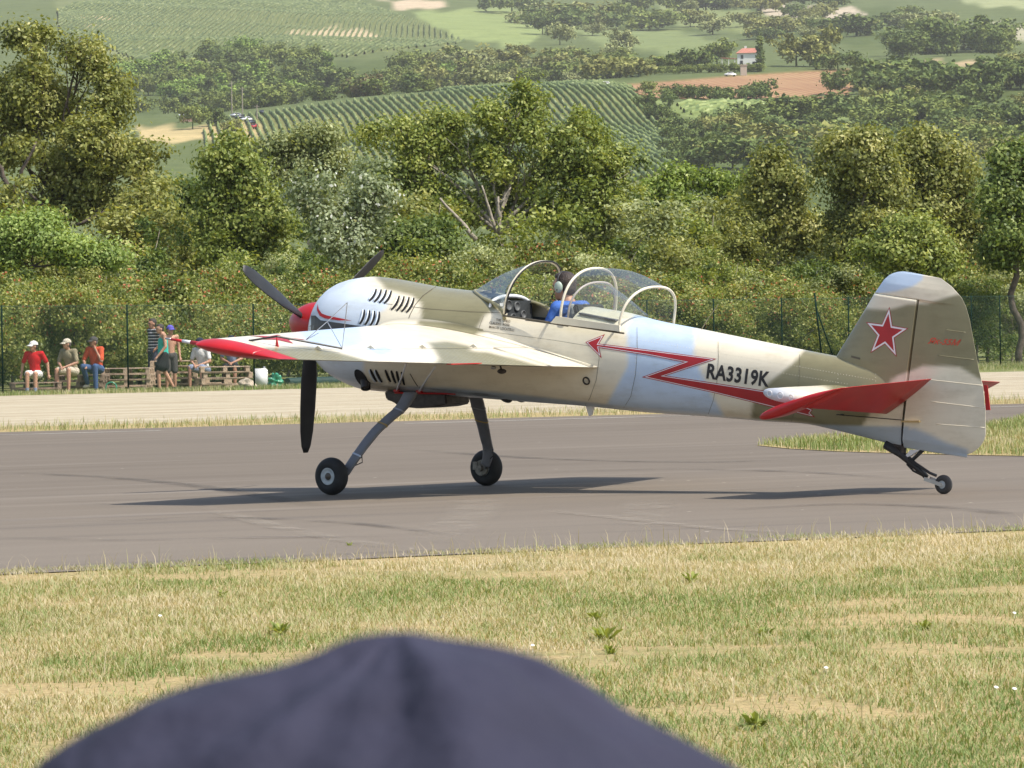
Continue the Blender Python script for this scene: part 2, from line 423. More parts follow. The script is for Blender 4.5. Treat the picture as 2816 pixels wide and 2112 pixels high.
for col, (d0, d1), poly in FIELDS:
    sd = polydist(TPX, poly); sd = sd + 9 * np.sin(TPX[..., 0] * .045 + TPX[..., 1] * .11) * np.cos(TPX[..., 0] * .021 - 1.0) * (0.0 if poly is VINE_A or poly is PLOUGH else 1.0); k = np.clip(0.5 - sd / 10.0, 0, 1) * ((TV[..., 1] > d0) & (TV[..., 1] < d1 + 200))
    TC[..., :3] = TC[..., :3] * (1 - k[..., None]) + np.array(col) * k[..., None]
nR, nC = TV.shape[:2]
idx = np.arange(nR * nC).reshape(nR, nC)
Q = np.stack([idx[:-1, :-1], idx[:-1, 1:], idx[1:, 1:], idx[1:, :-1]], -1).reshape(-1, 4)
def terrain_material():
    m, n, p = new_mat('hillside_fields')
    a = N(n, 'ShaderNodeAttribute'); a.attribute_name = 'field'
    g = N(n, 'ShaderNodeNewGeometry')
    z1 = noise(n, g.outputs['Position'], 0.05, 6, 0.7); z2 = noise(n, g.outputs['Position'], 0.5, 4, 0.7, stretch=(1, 0.25, 1))
    v = ramp(n, math_(n, 'ADD', math_(n, 'MULTIPLY', z1, 0.6), math_(n, 'MULTIPLY', z2, 0.4)), [(0.3, (0.66, 0.70, 0.66)), (0.7, (1.3, 1.24, 1.2))]).outputs[0]
    mm = N(n, 'ShaderNodeMix'); mm.data_type = 'RGBA'; mm.blend_type = 'MULTIPLY'; mm.inputs[0].default_value = 1
    n.links.new(a.outputs['Color'], mm.inputs[6]); n.links.new(v, mm.inputs[7]); n.links.new(mm.outputs[2], p.inputs['Base Color'])
    p.inputs['Roughness'].default_value = 0.95; p.inputs['Specular IOR Level'].default_value = 0.1
    return m
hm = np_mesh('hillside', TV.reshape(-1, 3), Q, 4, {'field': ('POINT', 'FLOAT_COLOR', TC.reshape(-1, 4))})
hm.polygons.foreach_set('use_smooth', np.ones(len(Q), bool))
tag(link('hillside', hm, terrain_material()), 'green rolling hills with vineyards and fields beyond the trees', 'hills', kind='structure')

# rubber and scuff marks swept over the asphalt by turning aircraft
def scuff_mat(name, col, amt):
    m, n, p = new_mat(name); vec = rot_coord(n)
    p.inputs['Base Color'].default_value = (*col, 1); p.inputs['Roughness'].default_value = .9
    tr = N(n, 'ShaderNodeBsdfTransparent'); ms = N(n, 'ShaderNodeMixShader')
    at = N(n, 'ShaderNodeAttribute'); at.attribute_name = 'edge'
    f = math_(n, 'MULTIPLY', ramp(n, noise(n, vec, 1.6, 5, .7), [(.35, (0, 0, 0)), (.7, (amt,) * 3)]).outputs[0], at.outputs['Fac'])
    n.links.new(f, ms.inputs[0]); n.links.new(tr.outputs[0], ms.inputs[1]); n.links.new(p.outputs[0], ms.inputs[2]); n.links.new(ms.outputs[0], n.nodes['Material Output'].inputs[0]); return m
SC_L, SC_D = scuff_mat('pale_scuff', (.31, .265, .21), .55), scuff_mat('dark_rubber_scuff', (.055, .046, .04), .55)
def scuff(pxs, w, m, k):
    pts = [ground(*q) for q in pxs]; fine = []
    for i in range(len(pts) - 1):
        for t in range(6): fine.append(pts[i].lerp(pts[i + 1], t / 6))
    fine.append(pts[-1])
    for _ in range(6): fine = [fine[0]] + [(fine[i - 1] + fine[i] * 2 + fine[i + 1]) / 4 for i in range(1, len(fine) - 1)] + [fine[-1]]
    V, E = [], []
    for i, p in enumerate(fine):
        t = (fine[min(i + 1, len(fine) - 1)] - fine[max(i - 1, 0)]).normalized(); s = Vector((-t.y, t.x, 0)); end = min(1, i / 4, (len(fine) - 1 - i) / 4)
        for q, e in ((-1, 0), (-.45, 1), (.45, 1), (1, 0)): V.append(p + s * (q * w / 2) + Vector((0, 0, .004 + .0006 * k))); E.append(e * end)
    o = pobj('tyre_mark', V, grid_faces(len(fine), 4), m, runway); a = o.data.attributes.new('edge', 'FLOAT', 'POINT'); a.data.foreach_set('value', np.array(E, np.float32))
for k, (pts, w, m) in enumerate([
    ([(1180, 1500), (1230, 1455), (1290, 1420), (1315, 1385), (1325, 1370)], .55, SC_L), ([(1750, 1470), (1765, 1430), (1775, 1395), (1790, 1375)], .5, SC_L), ([(560, 1395), (700, 1435), (900, 1480), (1100, 1510)], .25, SC_L), ([(1500, 1405), (1700, 1425), (1950, 1455), (2200, 1468)], .22, SC_L),
    ([(0, 1300), (300, 1312), (620, 1345), (900, 1400)], .3, SC_D), ([(1100, 1235), (1450, 1262), (1900, 1275), (2300, 1262)], .3, SC_D), ([(200, 1440), (600, 1420), (1000, 1440), (1250, 1475)], .18, SC_D), ([(2000, 1405), (2300, 1385), (2600, 1395), (2816, 1420)], .25, SC_D), ([(1400, 1300), (1900, 1290), (2250, 1300), (2500, 1320)], .2, SC_D), ([(0, 1480), (350, 1490), (760, 1478), (1100, 1480)], .2, SC_D)]): scuff(pts, w, m, k)

# ================================================================== AEROPLANE  (local frame: X forward, Y port, Z up, origin on the ground between the main wheels)
AY = math.radians(36.0)
AM = Vector((-0.884, 45.496, 0))
FW = Vector((-math.cos(AY), math.sin(AY), 0)); PT = Vector((-math.sin(AY), -math.cos(AY), 0))
plane = empty('airplane', AM, PI - AY, 'camouflaged aerobatic aeroplane with red star on its tail, taxiing on the runway', 'airplane')
PM = Matrix.Translation(AM) @ Matrix.Rotation(PI - AY, 4, 'Z')
def L(px, py, Y=0.0):
    """local point where the line of sight through a pixel meets the plane at distance Y from the plane of symmetry"""
    r = ray(px, py); o = CAMP - AM; t = (Y - o.dot(PT)) / r.dot(PT); p = o + r * t
    return Vector((p.dot(FW), Y, p.z))
def loc2px(V):
    V = np.asarray(V, float); W = np.array(AM) + V[..., :1] * np.array(FW) + V[..., 1:2] * np.array(PT) + V[..., 2:] * np.array([0, 0, 1.0])
    return proj_np(W)
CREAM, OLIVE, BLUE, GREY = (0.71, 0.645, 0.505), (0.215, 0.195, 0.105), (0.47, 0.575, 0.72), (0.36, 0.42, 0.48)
CAMO = [   # colour, softness in px, outline of the sprayed patch on the port side
    ((0.60, 0.67, 0.75), 7, [(770, 730), (995, 740), (985, 790), (1040, 800), (1070, 820), (1062, 850), (1040, 860), (1040, 905), (1000, 930), (1000, 1100), (770, 1100)]),
    (OLIVE, 8, [(1015, 740), (1060, 795), (1130, 812), (1158, 835), (1158, 905), (1200, 925), (1300, 925), (1312, 900), (1335, 865), (1372, 850), (1390, 820), (1320, 770), (1195, 760)]),
    (BLUE, 7, [(1724, 900), (1760, 840), (1905, 860), (1911, 926), (1907, 980), (1929, 1027), (1958, 1089), (1995, 1150), (1650, 1150), (1677, 1096), (1702, 1052), (1727, 1005)]),
    (OLIVE, 7, [(2222, 950), (2300, 950), (2381, 848), (2443, 852), (2497, 837), (2551, 834), (2631, 810), (2740, 800), (2740, 1070), (2667, 1027), (2638, 1009), (2595, 1007), (2537, 1007), (2511, 1018), (2464, 1035), (2440, 1060), (2420, 1110), (2399, 1127), (2363, 1185), (2063, 1170), (2070, 1107), (2114, 1052), (2182, 998)]),
    (BLUE, 6, [(2400, 810), (2425, 750), (2450, 730), (2540, 730), (2537, 769), (2512, 787), (2464, 801), (2410, 807)]),
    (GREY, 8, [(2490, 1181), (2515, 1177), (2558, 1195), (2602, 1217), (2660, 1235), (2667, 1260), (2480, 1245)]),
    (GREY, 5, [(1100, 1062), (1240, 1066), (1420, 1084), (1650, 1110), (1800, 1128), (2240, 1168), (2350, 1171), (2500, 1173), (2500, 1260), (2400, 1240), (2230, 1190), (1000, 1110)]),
]
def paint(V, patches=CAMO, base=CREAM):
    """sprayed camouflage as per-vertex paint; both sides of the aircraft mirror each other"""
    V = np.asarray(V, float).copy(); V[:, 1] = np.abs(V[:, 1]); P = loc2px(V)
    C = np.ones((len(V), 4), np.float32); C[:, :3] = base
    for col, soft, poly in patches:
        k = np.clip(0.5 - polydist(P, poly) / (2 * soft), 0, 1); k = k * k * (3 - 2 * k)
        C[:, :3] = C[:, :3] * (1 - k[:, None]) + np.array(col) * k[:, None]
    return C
def paint_material(name, rough=0.34, ribs=False):
    m, n, p = new_mat(name)
    a = N(n, 'ShaderNodeAttribute'); a.attribute_name = 'paint'
    tc = N(n, 'ShaderNodeTexCoord')
    z = noise(n, tc.outputs['Object'], 3.5, 6, 0.65); z2 = noise(n, tc.outputs['Object'], 30, 3, 0.6)
    zs = noise(n, tc.outputs['Object'], 5.0, 5, 0.7, stretch=(0.5, 2.5, 2.5))
    v = ramp(n, math_(n, 'ADD', math_(n, 'MULTIPLY', z, .5), math_(n, 'MULTIPLY', zs, .5)), [(0.32, (0.80, 0.77, 0.72)), (0.5, (0.98, 0.975, 0.97)), (0.7, (1.06, 1.06, 1.06))]).outputs[0]
    mm = N(n, 'ShaderNodeMix'); mm.data_type = 'RGBA'; mm.blend_type = 'MULTIPLY'; mm.inputs[0].default_value = 1
    n.links.new(a.outputs['Color'], mm.inputs[6]); n.links.new(v, mm.inputs[7]); n.links.new(mm.outputs[2], p.inputs['Base Color'])
    n.links.new(ramp(n, z2, [(0.3, (rough - 0.06,) * 3), (0.7, (rough + 0.1,) * 3)]).outputs[0], p.inputs['Roughness'])
    p.inputs['Coat Weight'].default_value = .35; p.inputs['Coat Roughness'].default_value = .22
    b = N(n, 'ShaderNodeBump'); b.inputs['Strength'].default_value = 0.12; b.inputs['Distance'].default_value = 0.01
    h = noise(n, tc.outputs['Object'], 2.2, 2, 0.5)
    if ribs:
        sp = N(n, 'ShaderNodeSeparateXYZ'); n.links.new(tc.outputs['Object'], sp.inputs[0])
        w = math_(n, 'SINE', math_(n, 'MULTIPLY', sp.outputs['Y'], 2 * PI / 0.045)); h = math_(n, 'MULTIPLY', w, 0.35)
        b.inputs['Strength'].default_value = 0.5
    n.links.new(h, b.inputs['Height']); n.links.new(b.outputs[0], p.inputs['Normal'])
    return m
M_PAINT = paint_material('camouflage_paint'); M_RIBS = paint_material('corrugated_camouflage_paint', 0.4, True)
M_RED = mat('gloss_red_paint', (0.42, 0.008, 0.009), 0.38, var=0.1, scale=4, coat=0.05)
M_WHITE = mat('white_paint', (0.72, 0.72, 0.74), 0.4, var=0.05)
M_DARK = mat('dark_shadowed_opening', (0.012, 0.012, 0.013), 0.9, var=0.2)
M_BLACK = mat('black_paint', (0.018, 0.018, 0.02), 0.5, var=0.2)
M_SEAM = mat('dark_panel_seam', (0.10, 0.085, 0.06), 0.8, var=0.2)
M_GREYM = mat('grey_gear_leg_paint', (0.17, 0.17, 0.185), 0.45, var=0.12, scale=9)
M_STEEL = mat('bare_steel', (0.45, 0.45, 0.46), 0.35, metal=0.8, var=0.15)
M_RUB = mat('tyre_rubber', (0.017, 0.017, 0.018), 0.75, var=0.25, scale=14)
M_HUB = mat('pale_wheel_hub', (0.46, 0.49, 0.50), 0.5, var=0.15, scale=20)
M_CREAM = mat('cream_frame_paint', CREAM, 0.38, var=0.07)
M_LETTER = mat('black_lettering', (0.02, 0.018, 0.018), 0.6, var=0.1)
M_EXH = mat('burnt_exhaust_metal', (0.06, 0.05, 0.045), 0.55, metal=0.5, var=0.3, scale=18)

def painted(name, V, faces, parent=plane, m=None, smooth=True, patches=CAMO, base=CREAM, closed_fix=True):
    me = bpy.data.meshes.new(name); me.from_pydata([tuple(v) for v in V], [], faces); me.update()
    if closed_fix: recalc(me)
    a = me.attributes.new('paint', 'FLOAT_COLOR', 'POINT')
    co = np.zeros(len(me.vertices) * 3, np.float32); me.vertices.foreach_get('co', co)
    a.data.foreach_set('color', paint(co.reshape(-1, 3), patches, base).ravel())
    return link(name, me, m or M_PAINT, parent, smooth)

# ---- fuselage loft.  stations lean with the 8 degree nose-up attitude
SH = 0.14
def sx(X, z): return X + SH * (z - 1.2)
topq = [(1001, 759), (1055, 761), (1120, 773), (1195, 787), (1311, 801)]
tops = [(sx(L(*q).x, L(*q).z), L(*q).z) for q in topq]
tops += [(sx(x, z), z) for x, z in ((-1.1, 1.668), (-1.5, 1.622), (-2.0, 1.545), (-2.3, 1.497))]
tops += [(sx(L(*q).x, L(*q).z), L(*q).z) for q in [(1785, 877), (1929, 906), (2074, 935), (2219, 964), (2302, 980)]]
tops += [(sx(x, z), z) for x, z in ((-4.75, 1.035), (-5.06, 0.955))]
bots = [(sx(L(*q).x, L(*q).z), L(*q).z) for q in [(997, 1069), (1091, 1078), (1264, 1090), (1402, 1101), (1640, 1119), (1785, 1134), (1944, 1145), (2110, 1159), (2233, 1168), (2300, 1183), (2436, 1217), (2487, 1231)]]
tops = sorted(tops); bots = sorted(bots)
AXZ = lambda X: 1.476 - (1.285 - X) * 0.135
cowl = [(0.875, .225), (0.875, .258), (0.866, .295), (0.842, .335), (0.80, .372), (0.74, .408), (0.66, .44), (0.56, .467), (0.46, .486)]
HW = sorted([(0.46, .486), (0.2, .49), (-0.29, .475), (-0.74, .45), (-1.2, .425), (-1.6, .405), (-2.0, .38), (-2.5, .345), (-3.0, .30), (-3.5, .25), (-4.0, .20), (-4.4, .16), (-4.8, .118), (-5.05, .06)])
def itp(t, x):
    a = np.array(t); return float(_cub(np.array([x]), a[:, 0], a[:, 1])[0])
NS = 96
secs = []      # (Xs, zc, hz, hw, exponent)
for X, r in cowl: secs.append((X, AXZ(X), r, r, 2.0))
for X in np.linspace(0.40, -5.095, 190):
    zt, zb = itp(tops, X), itp(bots, X)
    if X > 0.05:                    # blend from the round cowl
        k = (X - 0.05) / 0.41; zt = zt * (1 - k) + (AXZ(X) + .489) * k; zb = zb * (1 - k) + (AXZ(X) - .489) * k
    secs.append((X, (zt + zb) / 2, (zt - zb) / 2, itp(HW, X), 2.0 + min(0.35, max(0, (0.2 - X) * 0.2))))
FV = []
for i, (X, zc, hz, hw, e) in enumerate(secs):
    for k in range(NS):
        t = 2 * PI * k / NS; c, s = math.cos(t), math.sin(t)
        y = hw * math.copysign(abs(c) ** (2 / e), c); z = zc + hz * math.copysign(abs(s) ** (2 / e), s)
        FV.append((X - SH * (z - (1.2 if i >= len(cowl) else zc) ) + (0 if i >= len(cowl) else 0), y, z))
# make the cowl meet the first leaning station smoothly
n0 = len(cowl)
for i in range(n0):
    X = secs[i][0]
    for k in range(NS):
        v = FV[i * NS + k]; FV[i * NS + k] = (v[0] - SH * (secs[i][1] - 1.2) * min(1, max(0, (0.875 - X) / 0.4)), v[1], v[2])
def opening(f):
    P = [FV[i] for i in f]; c = [sum(p[a] for p in P) / len(P) for a in range(3)]
    if not (-1.93 < c[0] < -0.80 and c[2] > 1.40): return False
    ym = 0.345
    if c[0] > -1.285: ym = 0.375 * (max(0.0, (-0.72 - c[0]) / 0.565) ** 0.8) ** 0.8 - 0.055
    return abs(c[1]) < min(ym, 0.345)
FF = [f for f in grid_faces(len(secs), NS, True) if not opening(f)]
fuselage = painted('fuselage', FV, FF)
# tree of the outer skin for laying markings on it
def bvh(objs):
    vs, fs = [], []
    for o in objs:
        b = len(vs); vs += [PM @ v.co for v in o.data.vertices]; fs += [tuple(b + i for i in p.vertices) for p in o.data.polygons]
    return BVHTree.FromPolygons(vs, fs)
IPM = PM.inverted()
def lay(name, polys, m, tree, off=0.0025, step=12, parent=None, matrix=None, kind=None):
    """flat artwork given in photo pixels, laid on the painted skin it belongs to"""
    bm = bmesh.new()
    for poly in polys:
        vs = [bm.verts.new((x, y, 0)) for x, y in poly]
        for t in tessellate_polygon([[Vector((x, y, 0)) for x, y in poly]]):
            try: bm.faces.new([vs[i] for i in t])
            except ValueError: pass
    return lay_bm(name, bm, m, tree, off, step, parent, kind)
def lay_bm(name, bm, m, tree, off=0.0025, step=12, parent=None, kind=None):
    bmesh.ops.triangulate(bm, faces=bm.faces)
    xs = [v.co.x for v in bm.verts]; ys = [v.co.y for v in bm.verts]
    for ax, lo, hi in ((0, min(xs), max(xs)), (1, min(ys), max(ys))):
        c = lo + step
        while c < hi:
            co = Vector((c, 0, 0)) if ax == 0 else Vector((0, c, 0)); no = Vector((1, 0, 0)) if ax == 0 else Vector((0, 1, 0))
            bmesh.ops.bisect_plane(bm, geom=bm.verts[:] + bm.edges[:] + bm.faces[:], plane_co=co, plane_no=no); c += step
    bad = []
    for v in bm.verts:
        r = ray(v.co.x, v.co.y).normalized(); h = tree.ray_cast(CAMP, r)
        if h[0] is None: bad.append(v); continue
        nn = h[1] if h[1].dot(r) < 0 else -h[1]
        v.co = IPM @ (h[0] + nn * off)
    if bad: bmesh.ops.delete(bm, geom=bad, context='VERTS')
    bmesh.ops.recalc_face_normals(bm, faces=bm.faces)
    o = bobj(name, bm, m, parent or plane)
    if kind: o['kind'] = kind
    return o

# ---- spinner and propeller
ax = Vector((1, 0, 0.135)).normalized(); sb = Vector((0.875, 0, AXZ(0.875)))
bm = bmesh.new()
lathe(bm, [(0.0, 0.0), (0.0, 0.218), (0.05, 0.217), (0.12, 0.207), (0.20, 0.187), (0.27, 0.155), (0.33, 0.115), (0.375, 0.07), (0.395, 0.035), (0.402, 0.0)], sb + ax * 0.012, ax, 36)
bmesh.ops.recalc_face_normals(bm, faces=bm.faces)
spinner = bobj('spinner', bm, M_RED, plane, True)
for ph in (26, 146, 266):
    upv = Vector((-0.135, 0, 1)).normalized(); pv = Vector((0, 1, 0))
    d = pv * math.cos(math.radians(ph)) + upv * math.sin(math.radians(ph)); e = ax.cross(d)
    bm = bmesh.new(); rings = []
    for r_, ch, th, tw in ((0.10, 0.07, 0.05, 60), (0.2, 0.085, 0.045, 52), (0.32, 0.12, 0.032, 42), (0.5, 0.148, 0.022, 32), (0.75, 0.15, 0.016, 24), (0.95, 0.135, 0.012, 19), (1.08, 0.10, 0.009, 17), (1.14, 0.05, 0.005, 16)):
        a = math.radians(tw); cd = e * math.cos(a) + ax * math.sin(a); td = cd.cross(d)
        c0 = sb + ax * 0.19 + d * r_
        rings.append([bm.verts.new(c0 + cd * (ch * 0.5 * math.cos(q)) + td * (th * 0.5 * math.sin(q))) for q in [2 * PI * k / 14 for k in range(14)]])
    for i in range(len(rings) - 1):
        for k in range(14): bm.faces.new((rings[i][k], rings[i][(k + 1) % 14], rings[i + 1][(k + 1) % 14], rings[i + 1][k]))
    bm.faces.new(rings[-1]); bm.faces.new(rings[0][::-1]); bmesh.ops.recalc_face_normals(bm, faces=bm.faces)
    bobj('propeller_blade', bm, M_BLACK, plane, True)
bm = bmesh.new()
lathe(bm, [(0, 0.0), (0.0, 0.262)], sb - ax * 0.012, ax, 36); bobj('cowling_intake', bm, M_DARK, plane)

# ---- wings
HS = 3.32
def airfoil(n=22):
    x = 0.5 * (1 - np.cos(np.linspace(0, PI, n)))
    t = 5 * (0.2969 * np.sqrt(x) - 0.1260 * x - 0.3516 * x**2 + 0.2843 * x**3 - 0.1036 * x**4)
    return x, t
rTE = L(1633, 1010, .40); tTE = L(768, 987, HS); tLE = L(524, 946, HS)
ROOT = dict(le=(0.02, rTE.z + (0.02 - rTE.x) * 0.14), te=(rTE.x, rTE.z), th=0.122)
TIP = dict(le=(tLE.x, tLE.z), te=(tTE.x, tTE.z), th=0.125)
def wsec(y):
    k = (y - 0.40) / (HS - 0.40); f = lambda a, b: a + (b - a) * k
    return (f(ROOT['le'][0], TIP['le'][0]), f(ROOT['le'][1], TIP['le'][1])), (f(ROOT['te'][0], TIP['te'][0]), f(ROOT['te'][1], TIP['te'][1])), f(ROOT['th'], TIP['th'])
def wpt(y, c, side, flap=0.0):
    """point on the wing: span y, chord fraction c, side +1 upper -1 lower 0 mid"""
    (lx, lz), (tx, tz), th = wsec(y); ch = lx - tx
    t = 5 * (0.2969 * math.sqrt(c) - 0.1260 * c - 0.3516 * c * c + 0.2843 * c**3 - 0.1036 * c**4) * th * ch
    return Vector((lx + (tx - lx) * c, y, lz + (tz - lz) * c + side * t))
WPATCH = [(OLIVE, 6, [(1178, 942), (1230, 938), (1293, 952), (1296, 966), (1340, 968), (1420, 988), (1510, 1012), (1190, 1012), (1207, 985), (1192, 960)]),
          (OLIVE, 6, [(700, 958), (860, 952), (900, 962), (970, 980), (1030, 998), (760, 998)]),
          (BLUE, 9, [(800, 880), (990, 880), (1010, 940), (960, 958), (850, 950)]), (BLUE, 9, [(1000, 955), (1060, 950), (1090, 968), (1040, 985)])]
C1 = 0.70; wing_objs = []
for sgn in (1, -1):
    ysp = np.concatenate([np.linspace(0.30, 0.6, 10), np.linspace(0.64, HS - 0.17, 90)])
    def skin(cs_, name, y0, y1, m, closed_back=True):
        yy = [y for y in ysp if y0 - 1e-6 <= y <= y1 + 1e-6]
        loop = [(c, 1) for c in cs_[::-1]] + [(c, -1) for c in cs_[(1 if cs_[0] == 0 else 0):]]
        V = []
        for y in yy:
            for c, s in loop:
                p = wpt(y, c, s); V.append((p.x, sgn * p.y, p.z))
        m_ = len(loop); Fc = grid_faces(len(yy), m_, True); Fc.append(tuple(range(m_))); Fc.append(tuple((len(yy) - 1) * m_ + k for k in range(m_)))
        return painted(name, V, Fc, m=m, patches=WPATCH)
    front = skin(list(C1 * 0.5 * (1 - np.cos(np.linspace(0, PI, 26)))), 'wing', 0.30, HS - 0.16, M_PAINT)
    ail = skin(list(np.linspace(C1 + 0.006, 1.0, 14)), 'aileron', 0.83, HS - 0.16, M_RIBS)
    inn = skin(list(np.linspace(C1 + 0.0005, 1.0, 14)), 'wing_root_panel', 0.30, 0.80, M_PAINT)
    wing_objs += [front, ail, inn]
    # red rounded tip, the fixed part and the aileron end
    for nm, c0, c1 in (('wing_tip', 0.0, C1 - 0.004), ('aileron_tip', C1 + 0.008, 1.0)):
        V, rows = [], []
        cs = np.linspace(c0, c1, 24)
        if c0 == 0: cs = c1 * 0.5 * (1 - np.cos(np.linspace(0, PI, 24)))
        loop = [(c, 1) for c in cs[::-1]] + [(c, -1) for c in cs[(1 if c0 == 0 else 0):]]
        ks = [0, .02, .25, .5, .7, .85, .95, 1.0]
        for k in ks:
            y = HS - 0.165 + 0.165 * k; sq = math.sqrt(max(0.0, 1 - k * k)) if k < 1 else 0.02
            sq = max(sq, 0.02) * (1.06 if k > 0 else 1.0)
            for c, s in loop:
                p = wpt(min(y, HS), c, s); mid = wpt(min(y, HS), c, 0)
                (lx, lz), (tx, tz), th = wsec(min(y, HS))
                shr = 1 - 0.12 * k**3; cmid = Vector(((lx + tx) / 2, y, (lz + tz) / 2))
                q = mid + (p - mid) * sq; q = cmid + (q - cmid) * shr if c0 == 0 and c < .35 else q
                V.append((q.x, sgn * y, q.z))
        m_ = len(loop); Fc = grid_faces(len(ks), m_, True); Fc.append(tuple(range(m_))); Fc.append(tuple((len(ks) - 1) * m_ + k for k in range(m_)))
        o = pobj(nm, V, Fc, M_RED, plane, True); recalc(o.data)
    # fairing where wing meets fuselage
    V = []; cs = np.linspace(0.02, 1.0, 40); nk = 8
    for c in cs:
        cc = min(c, 1.0)
        for k in range(nk):
            t = k / (nk - 1); a = t * PI / 2
            base = wpt(0.40, cc, 1)
            r_ = 0.016 + 0.034 * math.sin(PI * min(1, c) ** 0.7)
            y = 0.47 + r_ * (1 - math.sin(a)) - 0.07 * (c > 0.85) * 0; z = base.z + r_ * (1 - math.cos(a)) * 1.0 - 0.004
            hwid = itp(HW, max(-5, base.x))
            y = hwid * 0.985 + r_ * (1 - math.sin(a)) - 0.012 * t
            b2 = wpt(max(0.31, min(y, 1.2)), cc, 1)
            V.append((b2.x - (c - cc) * 2, sgn * y, b2.z + r_ * (1 - math.cos(a)) + 0.003))
    o = painted('wing_fairing', V, grid_faces(len(cs), nk), patches=[(OLIVE, 7, [(1150, 880), (1310, 890), (1345, 905), (1300, 925), (1150, 912)])]); wing_objs.append(o)
    # aileron hinge fittings and trim tab
    for y in (1.0, 1.55, 2.1, 2.65):
        p = wpt(y, C1, 1); bm = bmesh.new()
        vs = [bm.verts.new((p.x + .05, sgn * y - .006, p.z)), bm.verts.new((p.x - .05, sgn * y - .006, p.z)), bm.verts.new((p.x - .005, sgn * y - .006, p.z + .028))]
        f = bm.faces.new(vs); ex = bmesh.ops.extrude_face_region(bm, geom=[f]); bmesh.ops.translate(bm, vec=(0, .012, 0), verts=[g for g in ex['geom'] if isinstance(g, bmesh.types.BMVert)])
        bobj('hinge_fitting', bm, M_CREAM, plane)
    p0, p1 = wpt(1.45, 1.0, 0), wpt(1.85, 1.0, 0); bm = bmesh.new()
    box(bm, ((p0.x + p1.x) / 2 - .02, sgn * (p0.y + p1.y) / 2, (p0.z + p1.z) / 2), (0.05, 0.42, 0.008)); bobj('trim_tab', bm, M_RED, plane)
# pitot boom on the port wing tip
a = wpt(HS - 0.12, 0.02, 0) + Vector((0, 0, 0)); dirv = Vector((1, 0, .13)).normalized()
for k, (s0, s1, mm_) in enumerate(((-.06, .10, M_RED), (.10, .19, M_WHITE), (.19, .31, M_RED), (.31, .37, M_STEEL))):
    bm = bmesh.new(); r_ = 0.018 - 0.0028 * k; tube(bm, [a + dirv * s0, a + dirv * s1], [r_, r_ - .002], 10); bobj('pitot_tube', bm, mm_, plane, True)
# sighting frame near the port tip: dark carrier bar, thin triangle of wire, red tell-tale
bm = bmesh.new(); P = lambda px, py, y: L(px, py, y)
b0, b1, b2 = P(686, 937, 3.0), P(762, 925, 2.95), P(941, 958, 2.55)
tube(bm, [b0, b1], .009, 6); tube(bm, [b1, b2], .009, 6); tube(bm, [b0, Vector((b0.x, b0.y, wpt(b0.y, .3, 1).z))], .007, 6)
sight = bobj('sight_bar', bm, M_BLACK, plane)
bm = bmesh.new(); w0, w1, w2, w3 = P(955, 832, 2.4), P(941, 958, 2.4), P(900, 884, 2.4), P(838, 937, 2.4)
for a_, b_ in ((w0, w1), (w0, w2), (w2, w1), (w2, w3), (w3, P(876, 916, 2.4))): tube(bm, [a_, b_], .0035, 5)
bobj('sight_wire', bm, M_STEEL, sight)
bm = bmesh.new(); r0, r1, r2 = P(758, 962, 2.95), P(769, 962, 2.95), P(762, 928, 2.95)
f = bm.faces.new([bm.verts.new(v) for v in (r0, r1, r2)]); ex = bmesh.ops.extrude_face_region(bm, geom=[f]); bmesh.ops.translate(bm, vec=(0, .01, 0), verts=[g for g in ex['geom'] if isinstance(g, bmesh.types.BMVert)])
bobj('red_marker', bm, M_RED, sight)
# landing light and fitting under the wing
for q, r_ in (((1357, 1011), .018), ((1380, 1021), .028)):
    c = L(*q, .75); bm = bmesh.new(); bmesh.ops.create_icosphere(bm, subdivisions=2, radius=r_, matrix=Matrix.Translation(c) @ Matrix.Diagonal((1.6, 1, .8, 1)))
    tube(bm, [c, c + Vector((0.02, 0, .06))], .008, 6); bobj('under_wing_fitting', bm, M_STEEL if r_ < .02 else M_EXH, plane, True)

# ---- fin, rudder, tailplane (worked in axes turned with the fuselage)
TP = math.radians(8.0); ct, st_ = math.cos(TP), math.sin(TP)
def to_ax(p): return (p.x * ct + p.z * st_, -p.x * st_ + p.z * ct)
def fr_ax(a, z, y): return (a * ct - z * st_, y, a * st_ + z * ct)
finLE = [to_ax(L(*q)) for q in [(2210, 1060), (2302, 978), (2355, 892), (2407, 805), (2432, 769), (2445, 757), (2457, 751), (2470, 747.5), (2486, 746)]]
rudTE = [to_ax(L(*q)) for q in [(2490, 746), (2515, 747.5), (2540, 751), (2587, 765), (2616, 787), (2645, 819), (2657, 845), (2667, 881), (2692, 1018), (2703, 1062), (2710, 1134), (2711, 1192), (2708, 1207), (2700, 1221), (2692, 1231), (2682, 1239), (2672, 1246), (2660, 1249)]]
hgT, hgB = to_ax(L(2531, 828)), to_ax(L(2487, 1232))
def scan(poly, z):
    p = sorted(poly, key=lambda q: q[1]); return float(np.interp(z, [q[1] for q in p], [q[0] for q in p]))
zsm = to_ax(L(2470, 815))[1]                        # seam under the rudder's horn
zbt = to_ax(L(2490, 1231))[1]; ztp = to_ax(L(2486, 746))[1]
def foil(c): return 5 * (0.2969 * math.sqrt(max(c, 0)) - 0.1260 * c - 0.3516 * c * c + 0.2843 * c**3 - 0.1036 * c**4)
